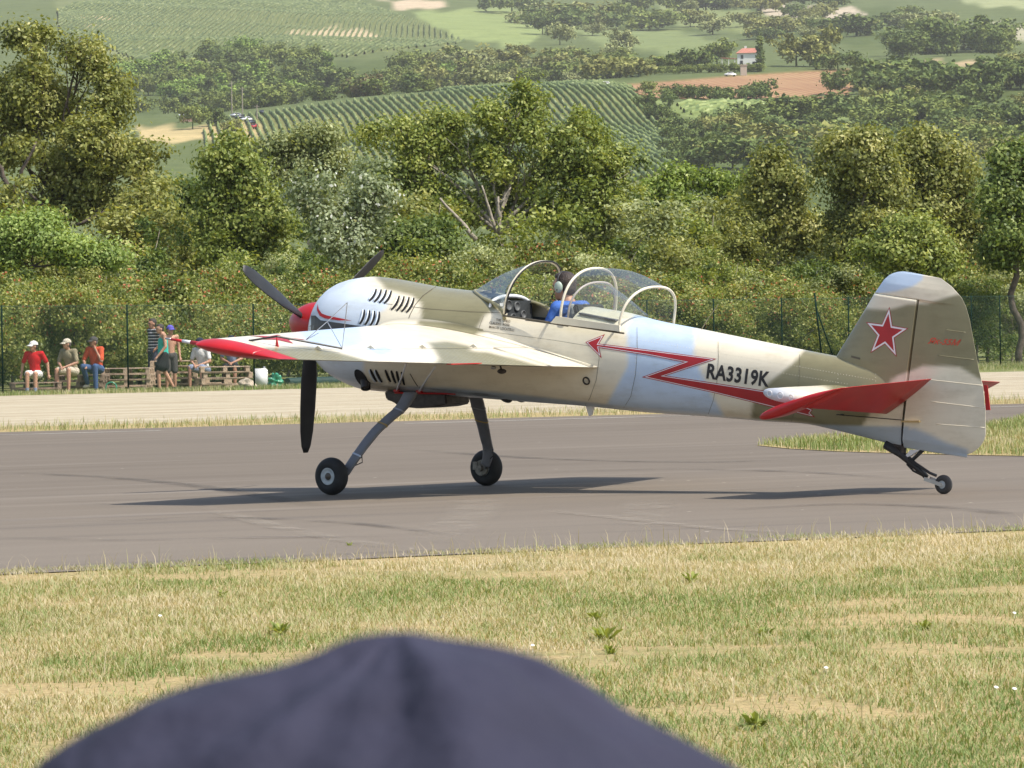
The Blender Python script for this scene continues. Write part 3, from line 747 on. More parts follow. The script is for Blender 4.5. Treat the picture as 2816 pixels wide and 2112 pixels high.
def blade(zs, lo, hi, name, n=20, thick=0.105, top=False):
    """symmetrical section between chord stations lo(z), hi(z) (axis coordinate), whole chord LE..TE"""
    V = []
    for z in zs:
        le = scan(finLE, z); te = scan(rudTE, z)
        if z < finLE[1][1]: le = finLE[1][0]
        ch = le - te; a, b = lo(z), hi(z)
        env = min(1.0, math.sqrt(max(0.0004, (ztp - z) / 0.11))) if z > ztp - 0.11 else 1.0
        env *= min(1.0, math.sqrt(max(0.02, (z - zbt + .01) / 0.08)))
        us = [a + (b - a) * 0.5 * (1 - math.cos(PI * k / (n - 1))) for k in range(n)]
        row = [(u, 1) for u in us] + [(u, -1) for u in us[::-1]]
        for u, s in row:
            c = min(1, max(0, (le - u) / max(ch, 1e-3))); V.append(fr_ax(u, z, s * (foil(c) * thick * max(ch, .2) * env + 0.002)))
    m_ = 2 * n; Fc = grid_faces(len(zs), m_, True); Fc.append(tuple(range(m_))); Fc.append(tuple((len(zs) - 1) * m_ + k for k in range(m_)))
    return V, Fc
hinge = lambda z: hgB[0] + (hgT[0] - hgB[0]) * (z - hgB[1]) / (hgT[1] - hgB[1])
zf = np.linspace(to_ax(L(2461, 1045))[1] - 0.15, zsm - 0.004, 46)
V, Fc = blade(zf, lambda z: scan(finLE, z) if z > finLE[1][1] else finLE[1][0], lambda z: hinge(z) + 0.012, 'fin')
fin = painted('fin', V, Fc)
zr = np.concatenate([np.linspace(zbt + 0.001, zbt + 0.09, 14), np.linspace(zbt + 0.10, zsm, 50), np.linspace(zsm + 0.003, ztp - 0.10, 14), ztp - 0.10 * (1 - np.sin(np.linspace(0, PI / 2, 34))[1:]) - 0.0006])
V1, F1 = blade(zr, lambda z: hinge(z) - 0.012 if z <= zsm else scan(finLE, z), lambda z: scan(rudTE, z), 'rudder', 34)
rudder = painted('rudder', V1, F1)
# ribs on the fabric rudder
for q0, q1 in (((2602, 907), (2655, 914)), ((2578, 977), (2678, 989)), ((2545, 1043), (2702, 1060)), ((2560, 1104), (2708, 1122)), ((2575, 1166), (2708, 1176))):
    tr = bvh([rudder])
    bm = bmesh.new(); pts = []
    for k in range(9):
        t = k / 8; r = ray(q0[0] + (q1[0] - q0[0]) * t, q0[1] + (q1[1] - q0[1]) * t).normalized(); h = tr.ray_cast(CAMP, r)
        if h[0]: pts.append(IPM @ (h[0]))
    if len(pts) > 2: tube(bm, pts, 0.003, 6); o = bobj('rib', bm, M_CREAM if q0[1] > 1000 else mat('olive_rib_paint', (0.24, 0.22, 0.125), .4), rudder, True)
# hinge gap
bm = bmesh.new(); a0, a1 = Vector(fr_ax(hinge(zbt), zbt, 0)), Vector(fr_ax(hinge(zsm), zsm, 0))
tube(bm, [a0, a1], 0.014, 8); bobj('rudder_hinge', bm, M_BLACK, plane, True)

def slab(name, outline, y_list, m, thick=0.09, n=14, le=None, patches=None, parent=plane):
    """lifting surface from per-span (front, rear) points"""
    V = []
    for (y, fr, rr) in y_list:
        fr, rr = Vector(fr), Vector(rr); d = rr - fr; ch = d.length; up = Vector((-d.z, 0, d.x)); up = up.normalized() if up.length > 0 else Vector((0, 0, 1))
        if up.z < 0: up = -up
        f0, f1 = outline
        us = [f0 + (f1 - f0) * 0.5 * (1 - math.cos(PI * k / (n - 1))) for k in range(n)]
        kk = (us[0], us[-1])
        for u, s in [(u, 1) for u in us] + [(u, -1) for u in us[::-1]]:
            t = (u - f0) / (f1 - f0); p = fr + d * t + up * (s * (foil(max(0.0, u)) * thick * ch / max(0.25, (f1 - f0)) + 0.0015)); V.append((p.x, y, p.z))
    m_ = 2 * n; Fc = grid_faces(len(y_list), m_, True); Fc.append(tuple(range(m_))); Fc.append(tuple((len(y_list) - 1) * m_ + k for k in range(m_)))
    if m is None: return painted(name, V, Fc, patches=patches or [])
    o = pobj(name, V, Fc, m, parent, True); recalc(o.data); return o
SY = 1.22
hr_root, hr_tip = L(2424, 1124, .12), L(2196, 1108, SY)
te_root, te_tip = L(2558, 1042, .12), L(2313, 1067, SY); horn = L(2090, 1150, SY)
st_tipLE = L(2093, 1078, SY); st_rootLE = Vector((hr_root.x + 0.60, .05, hr_root.z + 0.15)); sr_root, sr_tip = hr_root + Vector((.01, 0, .045)), L(2212, 1099, SY)
for s in (1, -1):
    rows = []
    for k in range(9):
        t = k / 8; y = 0.03 + (SY - 0.03) * t
        f_ = st_rootLE.lerp(st_tipLE, t); r_ = sr_root.lerp(sr_tip, t)
        if t > 0.86:
            f_ = f_ + Vector((-0.02, 0, 0))
        rows.append((s * y, f_, r_ + Vector((0.015, 0, 0))))
    slab('tailplane', (0.0, 0.62), rows, None, 0.165, patches=[(OLIVE, 7, [(2230, 1000), (2420, 1000), (2420, 1075), (2300, 1085), (2270, 1060)]), ((0.6, 0.62, 0.68), 5, [(2070, 1040), (2110, 1040), (2230, 1120), (2070, 1120)])])
    # end cap with pressed rings
    V = []; bm = bmesh.new()
    rows = []
    for k in range(10):
        t = k / 9; y = 0.10 + (SY - 0.10) * t
        r_ = hr_root.lerp(hr_tip, t); e_ = te_root.lerp(te_tip, t)
        rows.append((s * y, r_ - Vector((0.012, 0, 0)), e_))
    elev = slab('elevator', (0.30, 1.0), rows, M_RED, 0.13)
    # horn balance ahead of the hinge at the tip
    rows = []
    for y, k in ((SY - 0.20, .55), (SY - 0.17, .9), (SY - .09, 1.0), (SY + 0.0, 1.0), (SY + 0.03, .96), (SY + .045, .85)):
        hp = hr_tip + (horn - hr_tip) * k; rows.append((s * y, hp, hr_tip + (te_tip - hr_tip) * (0.55 if y < SY else 0.98 - (1 - k) * 1.5)))
    slab('elevator_horn', (0.0, 1.0), rows, M_RED, 0.105, 20, parent=elev)
    if s == 1:
        for k, (fx, rr_) in enumerate(((0.20, .022), (0.45, .026), (0.70, .021))):
            c = st_tipLE.lerp(sr_tip, fx); bm = bmesh.new()
            for a in range(16):
                pass
            lathe(bm, [(0, rr_ - .004), (.004, rr_ - .002), (.004, rr_ + .002), (0, rr_ + .004)], (c.x, SY + 0.001, c.z), (0, 1, 0), 18)
            bobj('pressed_ring', bm, M_WHITE, plane, True)
# fixed red tab on the rudder's trailing edge
a0, a1 = L(2706, 1058), L(2712, 1128); bm = bmesh.new()
vs = [bm.verts.new(v) for v in (a0, a1, a1 + Vector((-.04, 0, .0)), a0 + Vector((-.035, 0, -.005)))]; f = bm.faces.new(vs)
ex = bmesh.ops.extrude_face_region(bm, geom=[f]); bmesh.ops.translate(bm, vec=(0, .006, 0), verts=[g for g in ex['geom'] if isinstance(g, bmesh.types.BMVert)]); bobj('trim_tab', bm, M_RED, rudder)
# rudder horn, cable and tail brackets
bm = bmesh.new(); c0 = L(2500, 1158, .05)
box(bm, L(2505, 1159, .07), (0.17, 0.03, 0.014)); bobj('control_horn', bm, mat('brass_fitting', (.5, .38, .2), .4, metal=.6), plane)
bm = bmesh.new(); tube(bm, [L(2300, 1140, .17), L(2480, 1155, .1)], .004, 5); tube(bm, [L(2312, 1140, .17), L(2320, 1141, .165)], .008, 6); bobj('control_cable', bm, M_BLACK, plane)
bm = bmesh.new(); box(bm, L(2502, 1166, .03), (0.06, 0.05, 0.05)); bobj('hinge_bracket', bm, M_BLACK, plane)

# ================================================================== PEOPLE (builder)
def cap_shape(bm, p0, r0, p1, r1, n=10):
    p0, p1 = Vector(p0), Vector(p1); d = p1 - p0; Ln = max(d.length, 1e-4); a = d / Ln
    prof = []
    for k in range(5): q = -PI / 2 + PI / 2 * k / 4; prof.append((r0 * math.sin(q), r0 * math.cos(q) if k else 0.0))
    for k in range(1, 5): prof.append((Ln * k / 5, r0 + (r1 - r0) * k / 5))
    for k in range(5): q = PI / 2 * k / 4; prof.append((Ln + r1 * math.sin(q), r1 * math.cos(q) if k < 4 else 0.0))
    lathe(bm, prof, p0, a, n)
def ell_shape(bm, c, r, R=None):
    m = Matrix.Translation(c) @ (R.to_4x4() if R else Matrix()) @ Matrix.Diagonal((r[0], r[1], r[2], 1))
    bmesh.ops.create_icosphere(bm, subdivisions=3, radius=1.0, matrix=m)
def blob(name, shapes, material, parent, voxel=0.012, smooth_it=3, disp=0.0):
    """a continuous skin grown over overlapping volumes"""
    bm = bmesh.new()
    for s in shapes:
        if s[0] == 'c': cap_shape(bm, *s[1:])
        else: ell_shape(bm, *s[1:])
    bmesh.ops.recalc_face_normals(bm, faces=bm.faces)
    o = bobj(name, bm, material, parent, True)
    r = o.modifiers.new('skin', 'REMESH'); r.mode = 'VOXEL'; r.voxel_size = voxel; r.use_smooth_shade = True
    s = o.modifiers.new('relax', 'SMOOTH'); s.factor = 0.5; s.iterations = smooth_it
    return o
M_SKIN = mat('fair_skin', (0.44, 0.235, 0.15), 0.55, var=0.1, scale=9)  # even skin colour, paler than the tanned one
M_SKIN2 = mat('tanned_skin', (0.36, 0.18, 0.11), 0.55, var=0.1, scale=9)
M_HAIRD = mat('dark_brown_hair', (0.035, 0.022, 0.016), 0.55, var=0.4, scale=50, bump=0.6, bscale=90)
M_HAIRG = mat('greying_hair', (0.10, 0.08, 0.07), 0.6, var=0.4, scale=50, bump=0.5, bscale=90)
M_EYE = mat('dark_lens', (0.012, 0.012, 0.014), 0.2, var=0.1)
_cloth = {}
def cloth(name, col, rough=0.85):
    if name not in _cloth: _cloth[name] = mat(name, col, rough, var=0.14, scale=14, bump=0.35, bscale=22, spec=0.2)
    return _cloth[name]
STAND = dict(pelvis=(0, 0, .93), chest=(0, 0, 1.24), neck=(0, 0, 1.44), head=(.025, 0, 1.575), sh=((0, .175, 1.40), (0, -.175, 1.40)), el=((-.03, .235, 1.12), (-.03, -.235, 1.12)),
             wr=((.05, .24, .87), (.05, -.24, .87)), hip=((0, .09, .90), (0, -.09, .90)), kn=((.03, .10, .50), (.03, -.10, .50)), an=((-.01, .11, .085), (-.01, -.11, .085)), toe=((.15, .13, .035), (.15, -.13, .035)))
def seated(zs=0.42, lean=0.10, kz=0.0, spread=.13, arms='lap'):
    p = dict(pelvis=(0, 0, zs + .10), chest=(lean * .7, 0, zs + .42), neck=(lean, 0, zs + .62), head=(lean + .05, 0, zs + .755), sh=((lean * .9, .175, zs + .575), (lean * .9, -.175, zs + .575)),
             el=((lean + .02, .26, zs + .30), (lean + .02, -.26, zs + .30)), wr=((lean + .24, .06, zs + .20), (lean + .24, -.04, zs + .20)),
             hip=((.02, .09, zs + .085), (.02, -.09, zs + .085)), kn=((.43, spread, zs + .10 + kz), (.43, -spread, zs + .10 + kz)), an=((.45, spread, .085), (.45, -spread, .085)), toe=((.61, spread + .02, .035), (.61, -spread - .02, .035)))
    if arms == 'seat':
        p['el'] = ((lean - .10, .30, zs + .34), (lean - .10, -.30, zs + .34)); p['wr'] = ((lean - .06, .33, zs + .08), (lean - .06, -.33, zs + .08))
    return p
def hand(sh, w, d, s=1.0, curl=0.5, side=1):
    """palm and five fingers reaching from the wrist along d"""
    w, d = Vector(w), Vector(d).normalized(); up = Vector((0, 0, 1)) if abs(d.z) < .8 else Vector((1, 0, 0))
    a = d.cross(up).normalized() * side; nrm = d.cross(a).normalized()
    if nrm.z > 0: nrm = -nrm
    sh.append(('c', w, .026 * s, w + d * .075 * s, .030 * s))
    for i, ln in enumerate((.062, .074, .070, .055)):
        b = w + d * .085 * s + a * ((i - 1.5) * .019 * s); m = b + (d * .6 + nrm * .4 * curl) * ln * .6 * s; e = m + (d * (1 - curl) + nrm * curl) * ln * .5 * s
        sh.append(('c', b, .0098 * s, m, .009 * s)); sh.append(('c', m, .009 * s, e, .0075 * s))
    tb = w + d * .03 * s - a * .026 * s; sh.append(('c', tb, .012 * s, tb + (d * .6 - a * .6) * .05 * s, .010 * s))
def person(loc, yaw, pose, label, group=None, s=1.0, skin=None, shirt=None, bottom=None, shoes=None, hair=None, hat=None, glasses=False, girth=1.0, head_turn=0.0, extra=None, voxel=0.0115, sock=None, name='person', parts_low=True):
    skin = skin or M_SKIN
    root = empty(name, loc, yaw, label, 'person', group); P = {k: (tuple(Vector(q) * s for q in v) if isinstance(v[0], (tuple, Vector)) else Vector(v) * s) for k, v in pose.items()}
    R3 = Matrix.Rotation(head_turn, 3, 'Z'); hd = P['head']
    H = lambda x, y, z: hd + R3 @ (Vector((x, y, z)) * s)
    g = girth; sp = (P['chest'] - P['pelvis']).normalized(); Rt = Vector((0, 0, 1)).rotation_difference(sp).to_matrix()
    body = [('e', P['pelvis'], (.115 * s * g, .155 * s * g, .12 * s), Rt), ('e', P['chest'] + sp * .02 * s, (.108 * s * g, .150 * s, .20 * s), Rt), ('c', P['pelvis'] + sp * .03 * s, .115 * s * g, P['chest'], .11 * s * g),
            ('c', P['chest'] + sp * .12 * s, .075 * s, P['neck'], .056 * s), ('c', P['neck'] - Vector((0, 0, .01)), .054 * s, hd - Vector((0, 0, .05 * s)), .052 * s),
            ('e', H(0, 0, .012), (.096 * s, .077 * s, .105 * s), R3), ('e', H(.022, 0, -.05), (.068 * s, .058 * s, .068 * s), R3), ('c', H(.09, 0, .0), .011 * s, H(.106, 0, -.026), .015 * s), ('c', H(.07, 0, -.095), .022 * s, H(.06, 0, -.088), .02 * s),
            ('e', H(-.005, .079, -.012), (.022 * s, .010 * s, .032 * s), R3), ('e', H(-.005, -.079, -.012), (.022 * s, .010 * s, .032 * s), R3), ('c', H(.083, .03, .022), .016 * s, H(.083, -.03, .022), .016 * s)]
    for i in (0, 1):
        body += [('c', P['chest'] + sp * .13 * s, .07 * s, P['sh'][i], .058 * s), ('c', P['sh'][i], .052 * s, P['el'][i], .040 * s), ('c', P['el'][i], .040 * s, P['wr'][i], .027 * s)]
        hand(body, P['wr'][i], P['wr'][i] - P['el'][i], s, .5, 1 if i == 0 else -1)
        body += [('c', P['hip'][i], .088 * s * g, P['kn'][i], .057 * s), ('c', P['kn'][i], .055 * s, P['an'][i].lerp(P['kn'][i], .45), .050 * s), ('c', P['an'][i].lerp(P['kn'][i], .45), .050 * s, P['an'][i], .036 * s), ('c', P['an'][i] - Vector((.03 * s, 0, .035 * s)), .036 * s, P['toe'][i], .030 * s)]
    blob('body', body, skin, root, voxel)
    if shirt:
        col, sl = shirt[0], shirt[1]; strap = len(shirt) > 2
        sh = [('e', P['chest'] + sp * (.0 if strap else .02) * s, (.124 * s * g, .166 * s, (.165 if strap else .205) * s), Rt), ('c', P['pelvis'] + sp * .02 * s, .136 * s * g, P['chest'], .128 * s * g)]
        if not strap: sh.append(('c', P['chest'] + sp * .12 * s, .082 * s, P['neck'] - sp * .055 * s, .066 * s))
        for i in (0, 1):
            if sl > 0:
                sh.append(('c', P['chest'] + sp * .13 * s, .082 * s, P['sh'][i], .072 * s)); e = P['sh'][i].lerp(P['el'][i], min(1, sl)); sh.append(('c', P['sh'][i], .068 * s, e, .058 * s))
                if sl > 1: sh.append(('c', P['el'][i], .056 * s, P['el'][i].lerp(P['wr'][i], sl - 1), .042 * s))
            elif strap: sh.append(('c', P['chest'] + sp * .13 * s + Vector((.06, .08 if i == 0 else -.08, -.02)) * s, .02 * s, P['sh'][i] + Vector((0, -.07 if i == 0 else .07, .03)) * s, .018 * s))
        blob('shirt', sh, col, root, voxel)
    if bottom:
        col, ln, fl = bottom
        sh = [('e', P['pelvis'] - sp * .01 * s, (.13 * s * g, .17 * s * g, .125 * s), Rt)]
        for i in (0, 1):
            k1 = P['hip'][i].lerp(P['kn'][i], min(1, ln)); sh.append(('c', P['hip'][i], .102 * s * g, k1, (.074 + fl) * s))
            if ln > 1: sh.append(('c', P['kn'][i], .072 * s, P['kn'][i].lerp(P['an'][i], ln - 1), .056 * s))
        if fl > .03: sh.append(('c', P['hip'][0].lerp(P['hip'][1], .5), .14 * s, P['hip'][0].lerp(P['kn'][1], .5 * min(1, ln)) * .5 + P['hip'][1].lerp(P['kn'][0], .5 * min(1, ln)) * .5 - Vector((0, 0, .12)) * s, .15 * s))
        blob('skirt' if fl > .03 else ('trousers' if ln > 1 else 'shorts'), sh, col, root, voxel)
    for i in (0, 1):
        if sock: blob('sock', [('c', P['an'][i] + Vector((0, 0, .01)) * s, .041 * s, P['an'][i].lerp(P['kn'][i], .22), .046 * s)], sock, root, voxel)
        if shoes: blob('shoe', [('c', P['an'][i] - Vector((.035, 0, .035)) * s, .045 * s, P['toe'][i] + Vector((.01, 0, .003)), .038 * s), ('c', P['an'][i] - Vector((0, 0, .02)) * s, .046 * s, P['an'][i] - Vector((.02, 0, .03)) * s, .046 * s)], shoes, root, voxel)
    if hair:
        sh = [('e', H(-.022, 0, .035), (.092 * s, .083 * s, .092 * s), R3), ('e', H(-.045, 0, -.01), (.062 * s, .074 * s, .075 * s), R3), ('e', H(.035, 0, .082), (.05 * s, .06 * s, .035 * s), R3)]
        blob('hair', sh, hair, root, voxel * .8)
    # eyes or sunglasses, mouth
    gl = None
    for yy in (.032, -.032):
        bm = bmesh.new()
        bmesh.ops.create_icosphere(bm, subdivisions=2, radius=1.0, matrix=Matrix.Translation(H(.084, yy, .004)) @ R3.to_4x4() @ Matrix.Diagonal(((.018, .030, .022, 1) if glasses else (.016, .013, .009, 1))) @ Matrix.Scale(s, 4))
        if glasses: tube(bm, [H(.08, yy * 1.6, .01), H(-.0, yy * 2.6, .012)], .004 * s, 5)
        bobj('sunglass_lens' if glasses else 'eye', bm, M_EYE, root, True)
    bm = bmesh.new(); tube(bm, [H(.078, .024, -.062), H(.092, 0, -.064), H(.078, -.024, -.062)], .005 * s, 5); bobj('mouth', bm, mat('lips', (.35, .12, .1), .5), root, True)
    if hat:
        crown, visor = hat
        bm = bmesh.new(); rings = []
        for k in range(8):
            q = PI / 2 * k / 7; rings.append((math.cos(q), math.sin(q)))
        vv = []
        for (c_, s_) in rings:
            vv.append([bm.verts.new(H(-.006 + .112 * c_ * math.cos(a), .094 * c_ * math.sin(a), .035 + .098 * s_ ** .9)) for a in [2 * PI * k / 24 for k in range(24)]])
        for i in range(7):
            for k in range(24): bm.faces.new((vv[i][k], vv[i][(k + 1) % 24], vv[i + 1][(k + 1) % 24], vv[i + 1][k]))
        bmesh.ops.remove_doubles(bm, verts=bm.verts, dist=.002 * s); hat_o = bobj('cap', bm, crown, root, True)
        bm = bmesh.new(); top, bot = [], []
        for k in range(13):
            a = -1.15 + 2.3 * k / 12; i_ = H(.10 * math.cos(a), .092 * math.sin(a), .040); ext = .085 * math.cos(a * .85); o_ = H(.10 * math.cos(a) + ext, .10 * math.sin(a), .020 - .02 * abs(math.sin(a)))
            top.append((bm.verts.new(i_), bm.verts.new(o_))); bot.append((bm.verts.new(i_ - Vector((0, 0, .006))), bm.verts.new(o_ - Vector((0, 0, .006)))))
        for k in range(12):
            bm.faces.new((top[k][0], top[k][1], top[k + 1][1], top[k + 1][0])); bm.faces.new((bot[k][0], bot[k + 1][0], bot[k + 1][1], bot[k][1])); bm.faces.new((top[k][1], bot[k][1], bot[k + 1][1], top[k + 1][1]))
        bobj('visor', bm, visor, hat_o, True)
        bm = bmesh.new(); bmesh.ops.create_icosphere(bm, subdivisions=1, radius=.008 * s, matrix=Matrix.Translation(H(-.006, 0, .134))); bobj('button', bm, crown, hat_o)
    return root, P, H

# ================================================================== AEROPLANE: undercarriage, cockpit, markings
def ribbon(bm, pts, w, th):
    """leaf-spring: flat strip, wide fore and aft"""
    rings = []
    for i, p in enumerate(pts):
        t = (pts[min(i + 1, len(pts) - 1)] - pts[max(i - 1, 0)]).normalized(); a = Vector((1, 0, .0)); a = (a - t * a.dot(t)).normalized(); b = t.cross(a)
        rings.append([bm.verts.new(p + a * (w[i] / 2 * math.copysign(abs(math.cos(q)) ** .4, math.cos(q))) + b * (th / 2 * math.copysign(abs(math.sin(q)) ** .7, math.sin(q)))) for q in [2 * PI * (k + .5) / 12 for k in range(12)]])
    for i in range(len(rings) - 1):
        for k in range(12): bm.faces.new((rings[i][k], rings[i][(k + 1) % 12], rings[i + 1][(k + 1) % 12], rings[i + 1][k]))
    bm.faces.new(rings[0][::-1]); bm.faces.new(rings[-1]); bmesh.ops.recalc_face_normals(bm, faces=bm.faces)
lq = [(1130, 1080, .44), (1115, 1107, .51), (1097, 1129, .57), (1071, 1150, .65), (1033, 1185, .77), (1002, 1224, .87), (982, 1252, .94), (962, 1281, .985), (950, 1300, 1.0)]
legp = [L(*q) for q in lq]; WR = 0.16
wc = L(912, 1310.5, 1.107); wc.z = WR - 0.002
for s in (1, -1):
    mir = lambda p: Vector((p.x, s * p.y, p.z))
    bm = bmesh.new(); pts = []
    for i in range(len(legp) - 1):
        for k in range(4): pts.append(mir(legp[i].lerp(legp[i + 1], k / 4)))
    pts.append(mir(legp[-1])); sm = [pts[0]] + [(pts[i - 1] + pts[i] * 2 + pts[i + 1]) / 4 for i in range(1, len(pts) - 1)] + [pts[-1]]
    ribbon(bm, sm, [0.15 - 0.065 * i / (len(sm) - 1) for i in range(len(sm))], 0.03); leg = bobj('gear_leg', bm, M_GREYM, plane, True)
    for fi in (8, 14, 24):
        bm = bmesh.new(); t = (sm[fi + 1] - sm[fi - 1]).normalized(); p_ = [sm[fi] - t * .007, sm[fi] + t * .007]
        ribbon(bm, p_, [0.157 - 0.065 * fi / (len(sm) - 1)] * 2, 0.037); bobj('cable_clip', bm, M_STEEL if fi != 14 else mat('ochre_tape', (.4, .27, .08), .6), leg)
    c = mir(wc); yo = Vector((0, s, 0))
    wheel = empty('main_wheel', (0, 0, 0)); wheel.parent = plane
    bm = bmesh.new(); prof = []
    for k in range(25):
        q = -PI / 2 - 2.05 + (4.1) * k / 24 + PI / 2
        prof.append((0.064 * math.sin(q), 0.100 + 0.060 * math.cos(q)))
    prof = [(-.058, .075)] + prof + [(.058, .075)]
    lathe(bm, prof, c, yo, 48); bmesh.ops.recalc_face_normals(bm, faces=bm.faces); bobj('tyre', bm, M_RUB, wheel, True)
    bm = bmesh.new(); lathe(bm, [(-.05, 0), (-.05, .078), (.042, .078), (.056, .074), (.058, .066), (.050, .056), (.046, .034), (.052, .030), (.052, 0)], c, yo, 36); bmesh.ops.recalc_face_normals(bm, faces=bm.faces); bobj('hub', bm, M_HUB, wheel, True)
    bm = bmesh.new(); lathe(bm, [(.05, .032), (.054, .030), (.056, .018), (.066, .016), (.066, 0)], c, yo, 20); bobj('axle_cap', bm, mat('brown_axle_nut', (.12, .1, .08), .5, metal=.5), wheel, True)
    bm = bmesh.new(); tube(bm, [c - yo * .115, c - yo * .03], .028, 14); lathe(bm, [(-.085, 0), (-.085, .068), (-.062, .07), (-.062, 0)], c, yo, 24); box(bm, c - yo * .075 + Vector((.055, 0, .02)), (.05, .04, .07)); bobj('brake', bm, mat('dull_brake_casting', (.22, .2, .17), .6, metal=.4, var=.3, scale=30), wheel)
    bm = bmesh.new(); p0 = sm[24]; tube(bm, [p0 + Vector((-.05, 0, .0)), p0 + Vector((-.055, 0, -.06)), c - yo * .09 + Vector((-.07, 0, .05)), c - yo * .09 + Vector((-.06, 0, -.01))], .005, 6); bobj('brake_hose', bm, M_BLACK, leg, True)
# belly radiator box, red strip, straps
bm = bmesh.new(); pol = [(1088, 1074), (1258, 1084), (1261, 1111), (1232, 1118), (1180, 1122), (1128, 1117), (1112, 1104), (1093, 1098)]
lo = [bm.verts.new(L(x, y, 0) + Vector((0, -.17, 0))) for x, y in pol]; hi = [bm.verts.new(L(x, y, 0) + Vector((0, .17, 0))) for x, y in pol]
bm.faces.new(lo); bm.faces.new(hi[::-1])
for i in range(len(pol)): bm.faces.new((lo[i], hi[i], hi[(i + 1) % len(pol)], lo[(i + 1) % len(pol)]))
bmesh.ops.recalc_face_normals(bm, faces=bm.faces); bmesh.ops.bevel(bm, geom=bm.edges[:], offset=.012, segments=2, affect='EDGES'); bobj('oil_cooler', bm, M_EXH, plane)
bm = bmesh.new(); a0, a1 = L(1086, 1080, .185), L(1252, 1083, .185); tube(bm, [a0, a1], .008, 6); bobj('red_strip', bm, M_RED, plane)
for q0, q1 in (((1117, 1000), (1091, 1074)), ((1197, 1008), (1153, 1076))):
    bm = bmesh.new(); p0, p1 = L(*q0, .75), L(*q1, .2); mid = p0.lerp(p1, .45) + Vector((-.01, 0, .015)); tube(bm, [p0, mid, p1], .009, 6); bobj('brace_strap', bm, M_WHITE, plane, True)
    bm = bmesh.new(); box(bm, p1, (.05, .03, .018)); bobj('strap_end', bm, M_RED, plane)
# tail wheel
T = lambda px, py, y=0.0: L(px, py, y)
bm = bmesh.new(); pts = [T(2440, 1220), T(2478, 1248), T(2525, 1288), T(2548, 1312)]; tube(bm, pts, [.05, .034, .028, .022], 10); tw = bobj('tail_wheel_strut', bm, M_BLACK, plane, True)
bm = bmesh.new(); tube(bm, [T(2438, 1218), T(2485, 1232)], .03, 8); tube(bm, [T(2484, 1226), T(2482, 1250)], .028, 8); bobj('strut_bracket', bm, M_EXH, tw)
bm = bmesh.new(); tube(bm, [T(2494, 1276), T(2512, 1295), T(2538, 1308)], .009, 6); tube(bm, [T(2500, 1262, .03), T(2556, 1300, .03), T(2575, 1308, .03)], .012, 6); bobj('damper_rod', bm, M_BLACK, tw, True)
bm = bmesh.new(); f = bm.faces.new([bm.verts.new(T(*q, .02)) for q in ((2503, 1237), (2530, 1237), (2488, 1262), (2485, 1259))]); ex = bmesh.ops.extrude_face_region(bm, geom=[f]); bmesh.ops.translate(bm, vec=(0, -.04, 0), verts=[g for g in ex['geom'] if isinstance(g, bmesh.types.BMVert)]); bobj('strut_fairing', bm, M_WHITE, tw)
bm = bmesh.new(); tube(bm, [T(2538, 1238), T(2512, 1262)], .016, 8); bobj('steering_link', bm, M_BLACK, tw)
twc = T(2595, 1333); twc.z = 0.077
twh = empty('tail_wheel', (0, 0, 0)); twh.parent = plane
bm = bmesh.new(); prof = [(-.024, .036)] + [(.032 * math.sin(q), .046 + .032 * math.cos(q)) for q in [-2.0 + 4.0 * k / 18 for k in range(19)]] + [(.024, .036)]
lathe(bm, prof, twc, (0, 1, 0), 32); bmesh.ops.recalc_face_normals(bm, faces=bm.faces); bobj('tyre', bm, mat('grey_tail_tyre', (.045, .043, .042), .8), twh, True)
bm = bmesh.new(); lathe(bm, [(-.026, 0), (-.026, .04), (.022, .04), (.026, .034), (.02, .02), (.028, .012), (.028, 0)], twc, (0, 1, 0), 24); bmesh.ops.recalc_face_normals(bm, faces=bm.faces); bobj('hub', bm, M_HUB, twh, True)
for s in (1, -1):
    bm = bmesh.new(); e = T(2552, 1317); d_ = twc - e; q = Vector((0, s * .044, 0)); vs = []
    box(bm, e.lerp(twc, .5) + q, (d_.length + .02, .008, .03), Vector((1, 0, 0)).rotation_difference(d_).to_matrix()); bobj('wheel_fork', bm, M_STEEL, twh)
# exhaust
FT = bvh([fuselage])
def on_skin(px, py, tree=None, off=0.0):
    r = ray(px, py).normalized(); h = (tree or FT).ray_cast(CAMP, r); nn = h[1] if h[1].dot(r) < 0 else -h[1]
    return IPM @ (h[0] + nn * off), (IPM.to_3x3() @ nn)
ell = [(994 + 17 * math.cos(a) * .9 + 12 * math.sin(a), 1040 + 25 * math.sin(a)) for a in [2 * PI * k / 20 for k in range(20)]]
lay('exhaust_opening', [ell], M_DARK, FT, .004, 8)
bm = bmesh.new(); e0, nn = on_skin(1003, 1048); p1 = e0 + Vector((-.025, .02, -.065)); rings = tube(bm, [e0 + Vector((.02, -.10, .06)), e0 + Vector((.0, -.01, 0)), p1], [.045, .045, .042], 16, cap=False); tube(bm, [e0 + Vector((0, -.01, .0)), p1 + Vector((0, 0, .004))], [.036, .036], 16); bobj('exhaust_pipe', bm, M_EXH, plane, True)
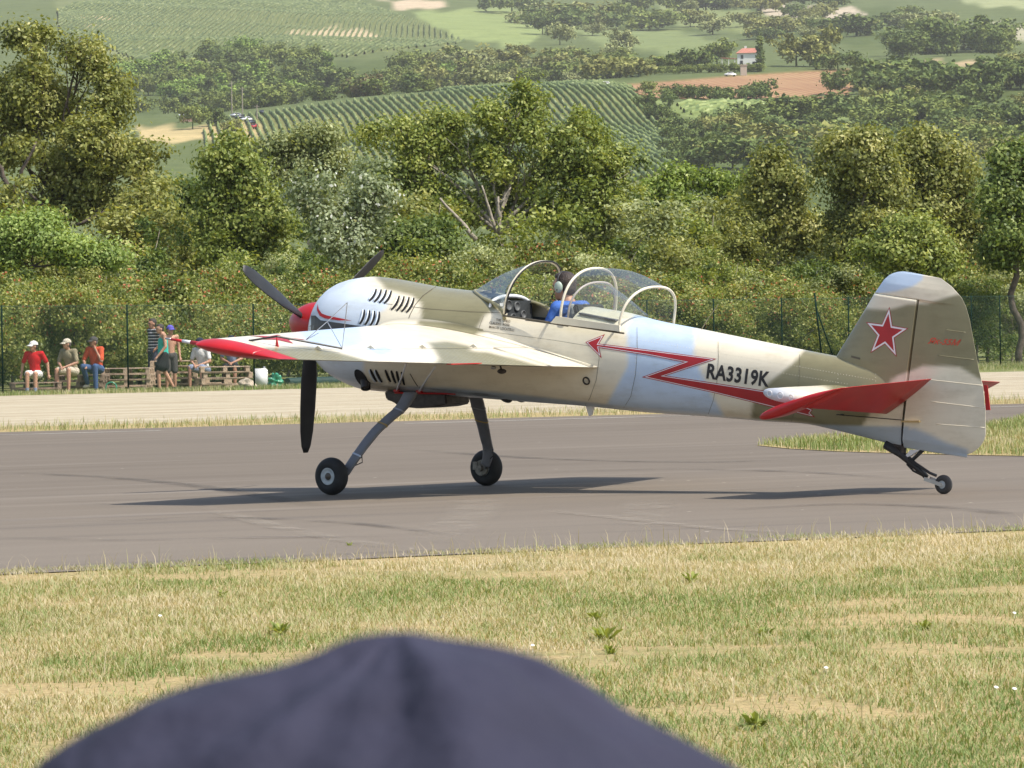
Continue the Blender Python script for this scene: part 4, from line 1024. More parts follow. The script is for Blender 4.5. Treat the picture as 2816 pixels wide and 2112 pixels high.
# louvres on the cowling
z1 = lambda x, y: (440 + .3617 * x, 680 + .3617 * y); z2 = lambda x, y: (1040 + .3617 * x, 680 + .3617 * y); z3 = lambda x, y: (1640 + .3617 * x, 680 + .3617 * y); z4 = lambda x, y: (2016 + .3617 * x, 700 + .3617 * y)
LOUV = [[((1645, 318), (1592, 410)), ((1683, 322), (1630, 418)), ((1722, 326), (1668, 425)), ((1760, 332), (1705, 430))],
        [((1820, 370), (1760, 478)), ((1857, 374), (1800, 486)), ((1895, 380), (1838, 492)), ((1932, 386), (1875, 498))],
        [((1555, 475), (1520, 585)), ((1595, 480), (1560, 592)), ((1632, 485), (1600, 598)), ((1668, 490), (1638, 604))],
        [((1600, 925), (1650, 1020)), ((1640, 930), (1690, 1025))],
        [((1715, 930), (1755, 1022)), ((1760, 935), (1795, 1032)), ((1800, 940), (1828, 1040)), ((1838, 945), (1860, 1046))]]
M_LCREAM = M_CREAM; M_LBLUE = mat('pale_blue_paint', (0.60, 0.67, 0.75), .38, var=.06)
for gi, grp in enumerate(LOUV):
    for (t_, b_) in grp:
        t0, b0 = z1(*t_), z1(*b_); dx, dy = b0[0] - t0[0], b0[1] - t0[1]; ln = math.hypot(dx, dy); nx, ny = -dy / ln, dx / ln
        if nx < 0: nx, ny = -nx, -ny
        bow = 3.0 if gi < 3 else -2.0
        cen = [(t0[0] + dx * k / 8 + nx * bow * (math.sin(PI * k / 8)), t0[1] + dy * k / 8 + ny * bow * math.sin(PI * k / 8)) for k in range(9)]
        wd_ = [4.1 * math.sin(PI * (k + .6) / 9.2) ** .5 for k in range(9)]
        poly = [(c[0] + nx * w, c[1] + ny * w) for c, w in zip(cen, wd_)] + [(c[0] - nx * w, c[1] - ny * w) for c, w in list(zip(cen, wd_))[::-1]]
        # raised lip on the forward side of the slot
        bm = bmesh.new(); pts = []
        for c in cen:
            r = ray(c[0] - nx * 4.6, c[1] - ny * 4.6).normalized(); h = FT.ray_cast(CAMP, r)
            if h[0]: pts.append(IPM @ h[0])
        if len(pts) < 5: continue
        tube(bm, pts, [.004] + [.0095] * (len(pts) - 2) + [.004], 8)
        lv = bobj('louvre', bm, M_LBLUE if gi in (0, 2, 3) else M_LCREAM, plane, True)
        lay('slot', [poly], M_DARK, FT, .0035, 9, parent=lv)
# panel seams
def strip(pts, w):
    out, back = [], []
    for i, p in enumerate(pts):
        a, b = pts[max(0, i - 1)], pts[min(len(pts) - 1, i + 1)]; dx, dy = b[0] - a[0], b[1] - a[1]; l_ = math.hypot(dx, dy); out.append((p[0] - dy / l_ * w, p[1] + dx / l_ * w)); back.append((p[0] + dy / l_ * w, p[1] - dx / l_ * w))
    return out + back[::-1]
lay('panel_seam', [strip([(1198, 789), (1163, 814), (1142, 839), (1127, 868), (1119, 893)], .9)], M_SEAM, FT, .003, 14)
lay('panel_seam', [strip([(1128, 1027), (1138, 1045), (1149, 1062)], 1.2)], M_SEAM, FT, .003, 14)
lay('panel_seam', [strip([z2(60, 430), z2(400, 470), z2(700, 490), z2(960, 500)], .5)], M_SEAM, FT, .003, 14)
for sq in ([(1752, 900), (1753, 960), (1748, 1030), (1735, 1090), (1715, 1122)], [(1975, 940), (1976, 985), (1972, 1050), (1962, 1100), (1948, 1138)], [(2199, 975), (2199, 1020), (2196, 1070), (2188, 1120), (2176, 1160)], [(1640, 930), (1648, 985), (1640, 1045), (1622, 1095), (1610, 1112)], [(1330, 870), (1322, 890), (1316, 908)]):
    lay('panel_seam', [strip(sq, .45)], M_SEAM, FT, .003, 14)
lay('panel_seam', [strip([(1311, 908), (1420, 922), (1525, 936), (1640, 955)], .4)], M_SEAM, FT, .003, 14)
def soot_mat():
    m, n, p = new_mat('oil_and_soot_stain'); tc = N(n, 'ShaderNodeTexCoord'); p.inputs['Base Color'].default_value = (.05, .04, .03, 1); p.inputs['Roughness'].default_value = .6
    tr = N(n, 'ShaderNodeBsdfTransparent'); ms = N(n, 'ShaderNodeMixShader'); n.links.new(ramp(n, noise(n, tc.outputs['Object'], 5, 5, .7, stretch=(.5, 3, 3)), [(.42, (0, 0, 0)), (.72, (.6,) * 3)]).outputs[0], ms.inputs[0]); n.links.new(tr.outputs[0], ms.inputs[1]); n.links.new(p.outputs[0], ms.inputs[2]); n.links.new(ms.outputs[0], n.nodes['Material Output'].inputs[0]); return m
lay('oil_stain', [[(1010, 1052), (1080, 1056), (1200, 1068), (1330, 1080), (1400, 1092), (1300, 1088), (1180, 1083), (1060, 1076), (1015, 1068)]], soot_mat(), FT, .0045, 10)
lay('cowl_swoosh', [[(874, 836), (877, 850), (885, 862), (900, 868), (930, 874), (968, 882), (930, 881), (895, 876), (880, 869), (872, 853)]], M_RED, FT, .0035, 10)
lay('dark_cowl_panel', [[(836, 905), (842, 868), (868, 868), (882, 881), (946, 890), (1036, 903), (1040, 915), (1000, 925), (900, 925), (850, 925)]], mat('dark_grey_cowl_paint', (.055, .05, .047), .4), FT, .0025, 10)
# lightning flash with inset white line
def inset(poly, d):
    n = len(poly); A = sum(poly[i][0] * poly[(i + 1) % n][1] - poly[(i + 1) % n][0] * poly[i][1] for i in range(n)); sg = 1 if A > 0 else -1; out = []
    for i in range(n):
        p0, p1, p2 = Vector(poly[i - 1]), Vector(poly[i]), Vector(poly[(i + 1) % n]); e1 = (p1 - p0).normalized(); e2 = (p2 - p1).normalized()
        n1 = Vector((-e1.y, e1.x)) * sg; n2 = Vector((-e2.y, e2.x)) * sg; den = 1 + n1.dot(n2); mv = (n1 + n2) / max(den, .12) * d; out.append(tuple(p1 + mv))
    return out
flash = [(1610, 941), (1664, 919), (1648, 945), (1800, 964), (1971, 987), (1832, 1033), (1966, 1053), (2114, 1076), (2236, 1126), (2229, 1135), (2243, 1148), (2121, 1119), (1966, 1081), (1765, 1037), (1879, 996), (1780, 977), (1662, 959), (1648, 957), (1655, 986)]
M_DRED = mat('signal_red_paint', (0.36, 0.012, 0.016), .4, var=.08)
for k, (d_, m_, of) in enumerate(((0, M_DRED, .0025), (2.0, M_WHITE, .0032), (3.8, M_DRED, .0039))):
    lay('lightning_flash' if k != 1 else 'flash_outline', [inset(flash, d_) if d_ else flash], m_, FT, of, 12)
# star on the fin
FT2 = bvh([fin])
sc_ = Vector(z4(1165, 600)); U_ = Vector((58.2, 8.57)); V_ = Vector((8.6, -69.4))
def star(r0, ri=0.4):
    out = []
    for k in range(10):
        a = PI / 2 + PI * k / 5; r = r0 if k % 2 == 0 else r0 * ri; q = sc_ + U_ * (r * math.cos(a)) + V_ * (r * math.sin(a)); out.append((q.x, q.y))
    return out
for k, (r, m_, of) in enumerate(((1.06, M_DRED, .0025), (.98, M_WHITE, .0032), (.78, M_DRED, .0039))): lay('red_star' if k != 1 else 'star_outline', [star(r)], m_, FT2, of, 12)
# lettering
def text_poly(txt, base, along, up, m, tree, name, bold=0.0, step=7, off=.003, shear=0.0, spacing=1.0):
    cu = bpy.data.curves.new(name, 'FONT'); cu.body = txt; cu.size = 1.0; cu.offset = bold; cu.space_character = spacing; cu.resolution_u = 3; cu.shear = shear
    o = bpy.data.objects.new('tmp_text', cu); COL.objects.link(o); bpy.context.view_layer.update()
    dg = bpy.context.evaluated_depsgraph_get(); me = bpy.data.meshes.new_from_object(o.evaluated_get(dg)); bpy.data.objects.remove(o)
    bm = bmesh.new(); bm.from_mesh(me); bpy.data.meshes.remove(me)
    xs = [v.co.x for v in bm.verts]; ys = [v.co.y for v in bm.verts]; x0, x1, y0, y1 = min(xs), max(xs), min(ys), max(ys)
    for v in bm.verts:
        q = Vector(base) + Vector(along) * ((v.co.x - x0) / (x1 - x0)) + Vector(up) * ((v.co.y - y0) / (y1 - y0)); v.co = (q.x, q.y, 0)
    return lay_bm(name, bm, m, tree, off, step)
text_poly('RA3319K', (1942, 1042), (172, 24), (5.6, -43.5), M_LETTER, FT, 'registration', bold=.032, spacing=1.06)
FT3 = bvh([rudder])
text_poly('\u042f\u043a-55\u041c', (2551, 945), (88, 6), (5, -17), mat('orange_red_lettering', (.55, .05, .025), .5), FT3, 'type_lettering', bold=.012, shear=.3)
M_SML = mat('small_dark_lettering', (.12, .09, .06), .7)
text_poly('THE  CHILD', z2(897, 562), (39, 4.3), (.6, -7), M_SML, FT, 'name_lettering', bold=.01)
text_poly('CLAUDIO  ROSSI', z2(846, 584), (55, 6.6), (.6, -7), M_SML, FT, 'name_lettering', bold=.01)
text_poly('MARCO  LOCATELLI', z2(845, 615), (68, 9.4), (.6, -7.4), M_SML, FT, 'name_lettering', bold=.01)
lay('data_plate', [[z4(900, 768), z4(968, 785), z4(966, 800), z4(898, 782)]], M_SEAM, FT2, .003)
# wing star, upper side of the port wing
WT = bvh([w for w in wing_objs[:3]])
bm = bmesh.new(); cen = wpt(2.62, .33, 1); vs = []
for k in range(10):
    a = PI / 2 + PI * k / 5; r = .25 if k % 2 == 0 else .10; x, y = cen.x + r * math.cos(a), 2.62 + r * math.sin(a); (lx, lz), (tx, tz), th = wsec(y); c = (lx - x) / (lx - tx); p_ = wpt(y, min(.69, max(.02, c)), 1); vs.append(bm.verts.new((p_.x, y, p_.z + .004)))
cv = bm.verts.new(cen + Vector((0, 0, .004)))
for k in range(10): bm.faces.new((cv, vs[k], vs[(k + 1) % 10]))
for it in range(2): bmesh.ops.subdivide_edges(bm, edges=bm.edges[:], cuts=1, use_grid_fill=True)
for v in bm.verts:
    (lx, lz), (tx, tz), th = wsec(v.co.y); c = min(.99, max(.01, (lx - v.co.x) / (lx - tx))); v.co.z = wpt(v.co.y, c, 1).z + .0035
bobj('wing_star', bm, M_DRED, plane)
# rivets
riv = []
def rl(a, b, sp=8.0):
    n_ = max(2, int(math.hypot(b[0] - a[0], b[1] - a[1]) / sp))
    for k in range(n_ + 1): riv.append((a[0] + (b[0] - a[0]) * k / n_, a[1] + (b[1] - a[1]) * k / n_))
for a, b in (((1633, 1010), (1760, 1026)), ((1830, 1036), (1940, 1044)), ((1752, 934), (2040, 981)), ((2040, 981), (2400, 1044)), ((1752, 933), (1745, 1038)), ((1863, 948), (1863, 975)), ((1975, 992), (1970, 1040)), ((2087, 987), (2083, 1010)), ((2199, 1007), (2196, 1064)), ((2305, 1031), (2303, 1052)), ((1311, 908), (1525, 936)), ((1994, 998), (2180, 1031)), ((2180, 1031), (2330, 1056)), ((1650, 990), (1636, 1040)), ((2408, 1020), (2408, 1048))): rl(a, b)
bm = bmesh.new()
for q in riv:
    h = FT.ray_cast(CAMP, ray(*q).normalized())
    if h[0] is None: continue
    nn = IPM.to_3x3() @ h[1]; p_ = IPM @ h[0]; a_ = nn.orthogonal().normalized(); b_ = nn.cross(a_); c = bm.verts.new(p_ + nn * .0035); ring = [bm.verts.new(p_ + nn * .0015 + (a_ * math.cos(2 * PI * k / 6) + b_ * math.sin(2 * PI * k / 6)) * .0030) for k in range(6)]
    for k in range(6): bm.faces.new((c, ring[k], ring[(k + 1) % 6]))
bmesh.ops.recalc_face_normals(bm, faces=bm.faces); bobj('rivets', bm, mat('rubbed_bright_rivet', (.66, .62, .5), .35), plane)['kind'] = 'stuff'
# vent, belly aerial, whip aerial
p_, nn = on_skin(1613, 1047, off=.002); bm = bmesh.new(); lathe(bm, [(0, .036), (.01, .034), (.01, .026), (-.004, .024), (-.004, 0)], p_, nn, 24); bobj('round_vent', bm, M_EXH, plane, True)
bm = bmesh.new(); box(bm, p_ + nn * .006, (.03, .008, .006)); bobj('vent_bar', bm, M_STEEL, plane)
bm = bmesh.new(); vs = [L(*q) for q in ((1612, 1114), (1634, 1116), (1628, 1141), (1621, 1144))]; f = bm.faces.new([bm.verts.new(v + Vector((0, -.012, 0))) for v in vs]); ex = bmesh.ops.extrude_face_region(bm, geom=[f]); bmesh.ops.translate(bm, vec=(0, .024, 0), verts=[g for g in ex['geom'] if isinstance(g, bmesh.types.BMVert)]); bmesh.ops.recalc_face_normals(bm, faces=bm.faces); bobj('belly_aerial', bm, M_WHITE, plane)
bm = bmesh.new(); tube(bm, [L(1929, 906), L(1950, 872), L(1975, 838)], .0028, 5); bobj('whip_aerial', bm, mat('straw_aerial', (.35, .3, .2), .6), plane)

# ---- cockpit
def glass_mat():
    m, n, p = new_mat('hazy_perspex')
    n.nodes.remove(p)
    tr = N(n, 'ShaderNodeBsdfTransparent'); tr.inputs[0].default_value = (.93, .95, .93, 1); gl = N(n, 'ShaderNodeBsdfGlossy'); gl.inputs['Roughness'].default_value = .08; gl.inputs['Color'].default_value = (.55, .55, .55, 1)
    fr = N(n, 'ShaderNodeFresnel'); fr.inputs[0].default_value = 1.13; df = N(n, 'ShaderNodeBsdfDiffuse'); df.inputs[0].default_value = (.55, .55, .56, 1)
    nz = noise(n, N(n, 'ShaderNodeTexCoord').outputs['Object'], 6, 4, .6)
    m1 = N(n, 'ShaderNodeMixShader'); n.links.new(ramp(n, nz, [(.3, (.05,) * 3), (.8, (.13,) * 3)]).outputs[0], m1.inputs[0]); n.links.new(tr.outputs[0], m1.inputs[1]); n.links.new(df.outputs[0], m1.inputs[2])
    m2 = N(n, 'ShaderNodeMixShader'); n.links.new(math_(n, 'MULTIPLY', fr.outputs[0], .45), m2.inputs[0]); n.links.new(m1.outputs[0], m2.inputs[1]); n.links.new(gl.outputs[0], m2.inputs[2])
    n.links.new(m2.outputs[0], n.nodes['Material Output'].inputs[0]); return m
M_GLASS = glass_mat()
def arch(foot, top, hw, k, nz=.62):
    """point k (0..1) round a hoop from port foot over the top to the starboard foot"""
    a = PI * k; y = hw * math.copysign(abs(math.cos(a)) ** .85, math.cos(a)); s_ = math.sin(a) ** nz if math.sin(a) > 0 else 0
    return Vector((foot.x + (top.x - foot.x) * math.sin(a) ** 1.0, y, foot.z + (top.z - foot.z) * s_))
wf, wtp = L(1386, 864, .375), L(1498, 719, 0); front = Vector((-0.72, 0, 1.712))
nk = 33
def wbase(k):
    a = PI * k; c = abs(math.cos(a)); return Vector((front.x + (wf.x - front.x) * c ** 1.25, .385 * math.copysign(c ** .8, math.cos(a)), wf.z - .01 + (front.z - wf.z) * math.sin(a) ** .9))
_wb = {}
def wbase(k, raw=wbase):
    k = round(k, 5)
    if k not in _wb:
        p = raw(k); h = FT.ray_cast(PM @ Vector((p.x, p.y, 3.0)), Vector((0, 0, -1)))
        _wb[k] = Vector((p.x, p.y * .96, max(h[0].z + .004, p.z - .035))) if h[0] is not None and abs(h[0].z - p.z) < .25 else p
    return _wb[k]
V = []
for i in range(13):
    t = i / 12
    for j in range(nk):
        k = j / (nk - 1); b = wbase(k); h = arch(wf, wtp, .375, k); p_ = b.lerp(h, t); bul = math.sin(PI * t) * .035 * math.sin(PI * k) ** .5 if 0 < k < 1 else 0; V.append(p_ + Vector((.35 * bul, .5 * bul * math.cos(PI * k), bul)))
o = pobj('windscreen', V, grid_faces(13, nk), M_GLASS, plane, True)
def hoop(name, foot, top, hw, r, m, parent=plane):
    bm = bmesh.new(); tube(bm, [arch(foot, top, hw, j / 40) for j in range(41)], r, 8); return bobj(name, bm, m, parent, True)
wsf = hoop('windscreen_frame', wf, wtp, .375, .0105, M_CREAM)
bm = bmesh.new(); tube(bm, [arch(wf + Vector((-.016, 0, 0)), wtp + Vector((-.016, 0, .002)), .377, j / 40) for j in range(41)], .007, 6); bobj('frame_seal', bm, M_BLACK, wsf, True)
bm = bmesh.new(); tube(bm, [wbase(j / 32) for j in range(33)], .016, 6); bobj('windscreen_sill', bm, mat('olive_sill_paint', OLIVE, .4), plane, True)
canopy = empty('sliding_canopy'); canopy.parent = plane
h1f, h1t, h2f, h2t = L(1541, 886, .40), L(1640, 738, 0), L(1702, 910, .40), L(1806, 789, 0)
V = []
for i in range(15):
    t = i / 14
    for j in range(nk):
        k = j / (nk - 1); a = arch(h1f, h1t, .40, k); b = arch(h2f, h2t, .40, k); bul = math.sin(PI * t) * .055 * math.sin(PI * k); V.append(a.lerp(b, t) + Vector((0, .3 * bul * math.cos(PI * k), bul)))
pobj('canopy_glass', V, grid_faces(15, nk), M_GLASS, canopy, True)
hoop('front_frame', h1f, h1t, .40, .0115, M_CREAM, canopy); hoop('rear_frame', h2f, h2t, .40, .0115, M_CREAM, canopy)
for s in (1, -1):
    bm = bmesh.new(); p0, p1 = h1f.copy(), h2f.copy(); p0.y *= s; p1.y *= s
    V_ = [p0 + Vector((.09, 0, -.005)), p1 + Vector((-.02, 0, -.005)), p1 + Vector((-.02, 0, .045)), p0 + Vector((.03, 0, .05))]
    f = bm.faces.new([bm.verts.new(v) for v in V_]); ex = bmesh.ops.extrude_face_region(bm, geom=[f]); bmesh.ops.translate(bm, vec=(0, s * .02, 0), verts=[g for g in ex['geom'] if isinstance(g, bmesh.types.BMVert)]); bmesh.ops.recalc_face_normals(bm, faces=bm.faces); bobj('side_rail', bm, M_CREAM, canopy)
    bm = bmesh.new(); tube(bm, [Vector((wf.x, s * .385, wf.z - .012)), p0 + Vector((0, 0, -.015)), p1 + Vector((-.05, 0, -.02))], .009, 6); bobj('cockpit_sill', bm, M_SEAM, plane, True)
# fixed rear glazing with its hoop
rf, rt = L(1562, 874, .33), L(1648, 776, 0); rear = Vector((-2.50, 0, 1.475)); V = []
for i in range(11):
    t = i / 10
    for j in range(nk):
        k = j / (nk - 1); a = arch(rf, rt, .33, k); b = Vector((rear.x + .30 * abs(math.cos(PI * k)) ** 1.5, .30 * math.cos(PI * k), rear.z - .10 * abs(math.cos(PI * k)) ** 2)); V.append(a.lerp(b, t) + Vector((0, 0, .02 * math.sin(PI * t))))
pobj('rear_glazing', V, grid_faces(11, nk), M_GLASS, plane, True)
hoop('rear_hoop', rf, rt, .33, .009, mat('pinkish_grey_frame', (.42, .37, .36), .4), plane)
M_TUB = mat('dark_cockpit_lining', (.03, .033, .035), .8, var=.3, scale=10)
bm = bmesh.new(); x0, x1, yb, zb, zt = -0.99, -1.96, .325, 1.02, 1.47
vs = [bm.verts.new(v) for v in ((x0, yb, zt + .02), (x1, yb - .02, zt - .06), (x1, yb - .02, zb), (x0, yb, zb), (x0, -yb, zt + .02), (x1, -yb + .02, zt - .06), (x1, -yb + .02, zb), (x0, -yb, zb))]
for f in ((0, 1, 2, 3), (4, 7, 6, 5), (3, 2, 6, 7), (0, 3, 7, 4), (1, 5, 6, 2)): bm.faces.new([vs[i] for i in f])
bobj('cockpit_tub', bm, M_TUB, plane)
bm = bmesh.new(); box(bm, (-1.10, 0, 1.50), (.02, .58, .24)); panel = bobj('instrument_panel', bm, M_TUB, plane)
for (y, z, r) in ((.17, 1.56, .04), (.06, 1.58, .045), (-.06, 1.57, .04), (.12, 1.47, .035), (0, 1.47, .04), (-.15, 1.5, .035)):
    bm = bmesh.new(); lathe(bm, [(0, r), (.012, r), (.014, r * .85), (.006, r * .8), (.006, 0)], (-1.11, y, z), (-1, 0, 0), 18); bobj('dial', bm, mat('grey_dial_face', (.11, .11, .11), .5), panel, True)
bm = bmesh.new(); tube(bm, [Vector((-1.09, .29 * math.cos(PI * k / 20), 1.535 + .125 * math.sin(PI * k / 20) ** .6)) for k in range(21)], .016, 8); bobj('coaming_roll', bm, M_WHITE, plane, True)
bm = bmesh.new(); box(bm, L(1379, 843, .2), (.006, .05, .06)); bobj('placard', bm, M_WHITE, plane)
bm = bmesh.new(); c = L(1358, 800, 0); bmesh.ops.create_icosphere(bm, subdivisions=2, radius=.022, matrix=Matrix.Translation(c)); tube(bm, [c, c + Vector((.10, 0, .0)), c + Vector((.16, 0, -.03))], .004, 5); bobj('compass', bm, M_BLACK, plane, True)
bm = bmesh.new(); box(bm, (-1.95, 0, 1.36), (.05, .40, .44), Matrix.Rotation(.25, 3, 'Y')); box(bm, (-1.75, 0, 1.08), (.40, .40, .06)); bmesh.ops.bevel(bm, geom=bm.edges[:], offset=.012, segments=2, affect='EDGES'); bobj('seat', bm, M_TUB, plane)
bm = bmesh.new(); tube(bm, [(-1.45, 0, 1.05), (-1.5, 0, 1.3), (-1.52, .02, 1.40)], [.014, .014, .02], 8); bobj('control_stick', bm, M_BLACK, plane, True)
bm = bmesh.new(); box(bm, (-2.16, 0, 1.47), (.38, .5, .012), Matrix.Rotation(-.17, 3, 'Y')); bobj('parcel_shelf', bm, mat('grey_shelf_lining', (.13, .13, .14), .8), plane)

# ---- pilot
hc = L(1552, 787, 0)
pz = hc.z - .755
pose = dict(pelvis=(-.06, 0, .10), chest=(-.02, 0, .42), neck=(.0, 0, .615), head=(.05, 0, .755), sh=((-.01, .18, .565), (-.01, -.18, .565)), el=((.10, .25, .30), (.10, -.25, .30)), wr=((.30, .14, .33), (.30, -.06, .34)),
            hip=((0, .09, .085), (0, -.09, .085)), kn=((.42, .12, .14), (.42, -.12, .14)), an=((.62, .10, -.15), (.62, -.10, -.15)), toe=((.74, .10, -.12), (.74, -.10, -.12)))
W0 = PM @ Vector((hc.x - .05, 0, pz))
M_BLUESH = cloth('royal_blue_shirt_cloth', (.055, .13, .40)); M_STRAP = cloth('grey_parachute_webbing', (.30, .31, .31))
pil, PP, HH = person(W0, PI - AY, pose, 'pilot in blue shirt and green headset seated in the open cockpit', skin=M_SKIN, shirt=(M_BLUESH, 1.0), bottom=(cloth('dark_flying_trousers', (.03, .03, .04)), 1.8, 0), shoes=M_BLACK, hair=M_HAIRD, voxel=.008)
M_CUP = mat('sage_green_earcup', (.33, .40, .34), .45, var=.1)
for s in (1, -1):
    bm = bmesh.new(); bmesh.ops.create_icosphere(bm, subdivisions=3, radius=1, matrix=Matrix.Translation(HH(-.005, .093 * s, -.008)) @ Matrix.Diagonal((.040, .024, .050, 1))); cup = bobj('ear_cup', bm, M_CUP, pil, True)
    bm = bmesh.new(); bmesh.ops.create_icosphere(bm, subdivisions=2, radius=.008, matrix=Matrix.Translation(HH(-.005, .115 * s, -.03))); bobj('knob', bm, M_BLACK, cup, True)
bm = bmesh.new(); tube(bm, [HH(.005, .1 * math.cos(PI * k / 16), -.0 + .125 * math.sin(PI * k / 16)) for k in range(17)], .007, 6); bobj('headband', bm, M_BLACK, pil, True)
bm = bmesh.new(); tube(bm, [HH(.02, .11, -.04), HH(.07, .08, -.085), HH(.115, .02, -.085)], .004, 5); bmesh.ops.create_icosphere(bm, subdivisions=1, radius=.012, matrix=Matrix.Translation(HH(.118, .015, -.085))); bobj('microphone', bm, M_BLACK, pil, True)
blob('harness', [('c', (-.13, .11, .30), .03, (-.10, .10, .58), .028), ('c', (-.10, .10, .58), .028, (.06, .09, .56), .022), ('c', (.06, .09, .56), .022, (.12, .07, .30), .022), ('c', (-.13, -.11, .30), .03, (-.10, -.10, .58), .028), ('c', (-.10, -.10, .58), .028, (.06, -.09, .56), .022), ('c', (.06, -.09, .56), .022, (.12, -.07, .30), .022), ('e', (-.17, 0, .36), (.07, .17, .2))], M_STRAP, pil, .009)

# ================================================================== VEGETATION
def vnoise(x, y, seed, f):
    r = np.random.default_rng(seed); s = 0
    for k in range(5):
        a = r.random() * 6.28; ff = f * (1.0 + .55 * k); ph = r.random() * 6.28; s = s + np.sin((x * math.cos(a) + y * math.sin(a)) * ff + ph + .8 * np.sin((x * math.sin(a) - y * math.cos(a)) * ff * .7 + ph * 2)) / (1 + .35 * k)
    return s / 2.2
LS = 1.0
def leaves(lobes, n, size, rng, clump=0.35, nclump=None, aspect=0.55, up=0.35, shell=0.42, tintfun=None, droop=0.0, ragged=False):
    """leaf quads gathered in clumps through the volume of the lobes (cx,cy,cz,rx,ry,rz)"""
    lobes = np.asarray(lobes, float)
    if ragged:
        ex = [lobes * np.array([1, 1, 1, .70, .70, .70])]
        for l in lobes:
            m_ = 8; dv_ = rng.normal(size=(m_, 3)); dv_ /= np.linalg.norm(dv_, axis=1)[:, None]; dv_[:, 2] = dv_[:, 2] * .9 + .15; q_ = .20 + .30 * rng.random((m_, 1)) ** 1.3
            ex.append(np.concatenate([l[:3] + dv_ * l[3:6] * (.60 + .52 * rng.random((m_, 1))), l[3:6] * q_], 1))
        lobes = np.concatenate(ex)
    vol = np.prod(lobes[:, 3:6], axis=1) ** 0.72; pr = vol / vol.sum()
    nclump = nclump or max(30, n // 45)
    li = rng.choice(len(lobes), nclump, p=pr); dv = rng.normal(size=(nclump, 3)); dv /= np.linalg.norm(dv, axis=1)[:, None]
    rad = rng.random(nclump) ** shell * np.where(rng.random(nclump) < .10, 1.22, 1.0)
    cc = lobes[li, :3] + dv * rad[:, None] * lobes[li, 3:6]
    ct_ = rng.normal(0, 0.16, nclump)
    w = rng.gamma(1.3, 1.0, nclump); w /= w.sum()
    ci = rng.choice(nclump, n, p=w); sg = clump * (0.6 + 0.8 * rng.random(nclump))
    P = cc[ci] + rng.normal(size=(n, 3)) * sg[ci][:, None] * np.array([1, 1, .75])
    nr = rng.normal(size=(n, 3)); out = (P - lobes[li[ci], :3]) / lobes[li[ci], 3:6]
    nr = nr * 0.60 + out * 0.62 + np.array([0, 0, up]); nr /= np.linalg.norm(nr, axis=1)[:, None] + 1e-9
    t = rng.normal(size=(n, 3)) + np.array([0, 0, -droop]); a = np.cross(nr, t); a /= np.linalg.norm(a, axis=1)[:, None] + 1e-9; b = np.cross(nr, a)
    s = LS * size * (0.65 + 0.7 * rng.random(n))[:, None]
    V = np.stack([P - b * s, P + a * s * aspect - b * s * 0.1 , P + b * s, P - a * s * aspect - b * s * 0.1], 1)
    tint = np.clip(0.45 + ct_[ci] + rng.normal(0, 0.16, n), 0, 1)
    if tintfun is not None: tint = tintfun(P, tint, rng)
    return V.reshape(-1, 3), np.arange(4 * n).reshape(n, 4), tint
def leaf_mesh(name, parts):
    Vs, Qs, Ts, o = [], [], [], 0
    for V, Q, T in parts: Vs.append(V); Qs.append(Q + o); Ts.append(T); o += len(V)
    return np_mesh(name, np.concatenate(Vs), np.concatenate(Qs), 4, {'tint': ('FACE', 'FLOAT', np.concatenate(Ts))})
G_MID = leaf_mat('leaf_mid_green', [(0.071, 0.103, 0.022), (0.182, 0.235, 0.046), (0.302, 0.339, 0.074), (0.523, 0.534, 0.185)])
G_OLIVE = leaf_mat('leaf_olive_green', [(0.080, 0.093, 0.026), (0.201, 0.226, 0.056), (0.332, 0.339, 0.092), (0.564, 0.534, 0.221)])
G_DARK = leaf_mat('leaf_dark_green', [(0.044, 0.073, 0.018), (0.111, 0.165, 0.036), (0.201, 0.256, 0.056), (0.382, 0.431, 0.148)])
G_BRIGHT = leaf_mat('leaf_bright_green', [(0.085, 0.119, 0.024), (0.171, 0.237, 0.040), (0.273, 0.355, 0.062), (0.411, 0.444, 0.122)])
G_SILVER = leaf_mat('leaf_silver_poplar', [(0.100, 0.133, 0.056), (0.241, 0.288, 0.138), (0.441, 0.494, 0.313), (0.750, 0.750, 0.700)])
G_GREY = leaf_mat('leaf_grey_green', [(0.100, 0.123, 0.046), (0.221, 0.256, 0.101), (0.362, 0.391, 0.176), (0.564, 0.596, 0.313)])
G_SHRUB = leaf_mat('leaf_red_tipped_orchard', [(0.055, 0.084, 0.017), (0.133, 0.174, 0.031), (0.243, 0.274, 0.061), (0.471, 0.472, 0.172), (0.376, 0.113, 0.044), (0.533, 0.183, 0.087)])
G_WEED = leaf_mat('leaf_fresh_scrub', [(0.100, 0.153, 0.036), (0.211, 0.298, 0.065), (0.341, 0.431, 0.111), (0.543, 0.617, 0.221)])
M_BARK = mat('grey_brown_bark', (0.085, 0.065, 0.05), .9, var=.35, scale=8, bump=.8, bscale=25)
M_BARKP = mat('pale_bark', (0.27, 0.23, 0.18), .85, var=.3, scale=6, bump=.5, bscale=20)
GZ = -0.19
def limb(bm, a, b, r0, r1, rng, wob=.12, n=6):
    a, b = Vector(a), Vector(b); L_ = (b - a).length; pts = []
    for k in range(n + 1):
        t = k / n; p = a.lerp(b, t); f = math.sin(PI * t) * wob * L_; pts.append(p + Vector((rng.normal(), rng.normal(), rng.normal() * .4)) * f * .35 + Vector((0, 0, -.12 * f)))
    tube(bm, pts, [r0 + (r1 - r0) * k / n for k in range(n + 1)], 7)
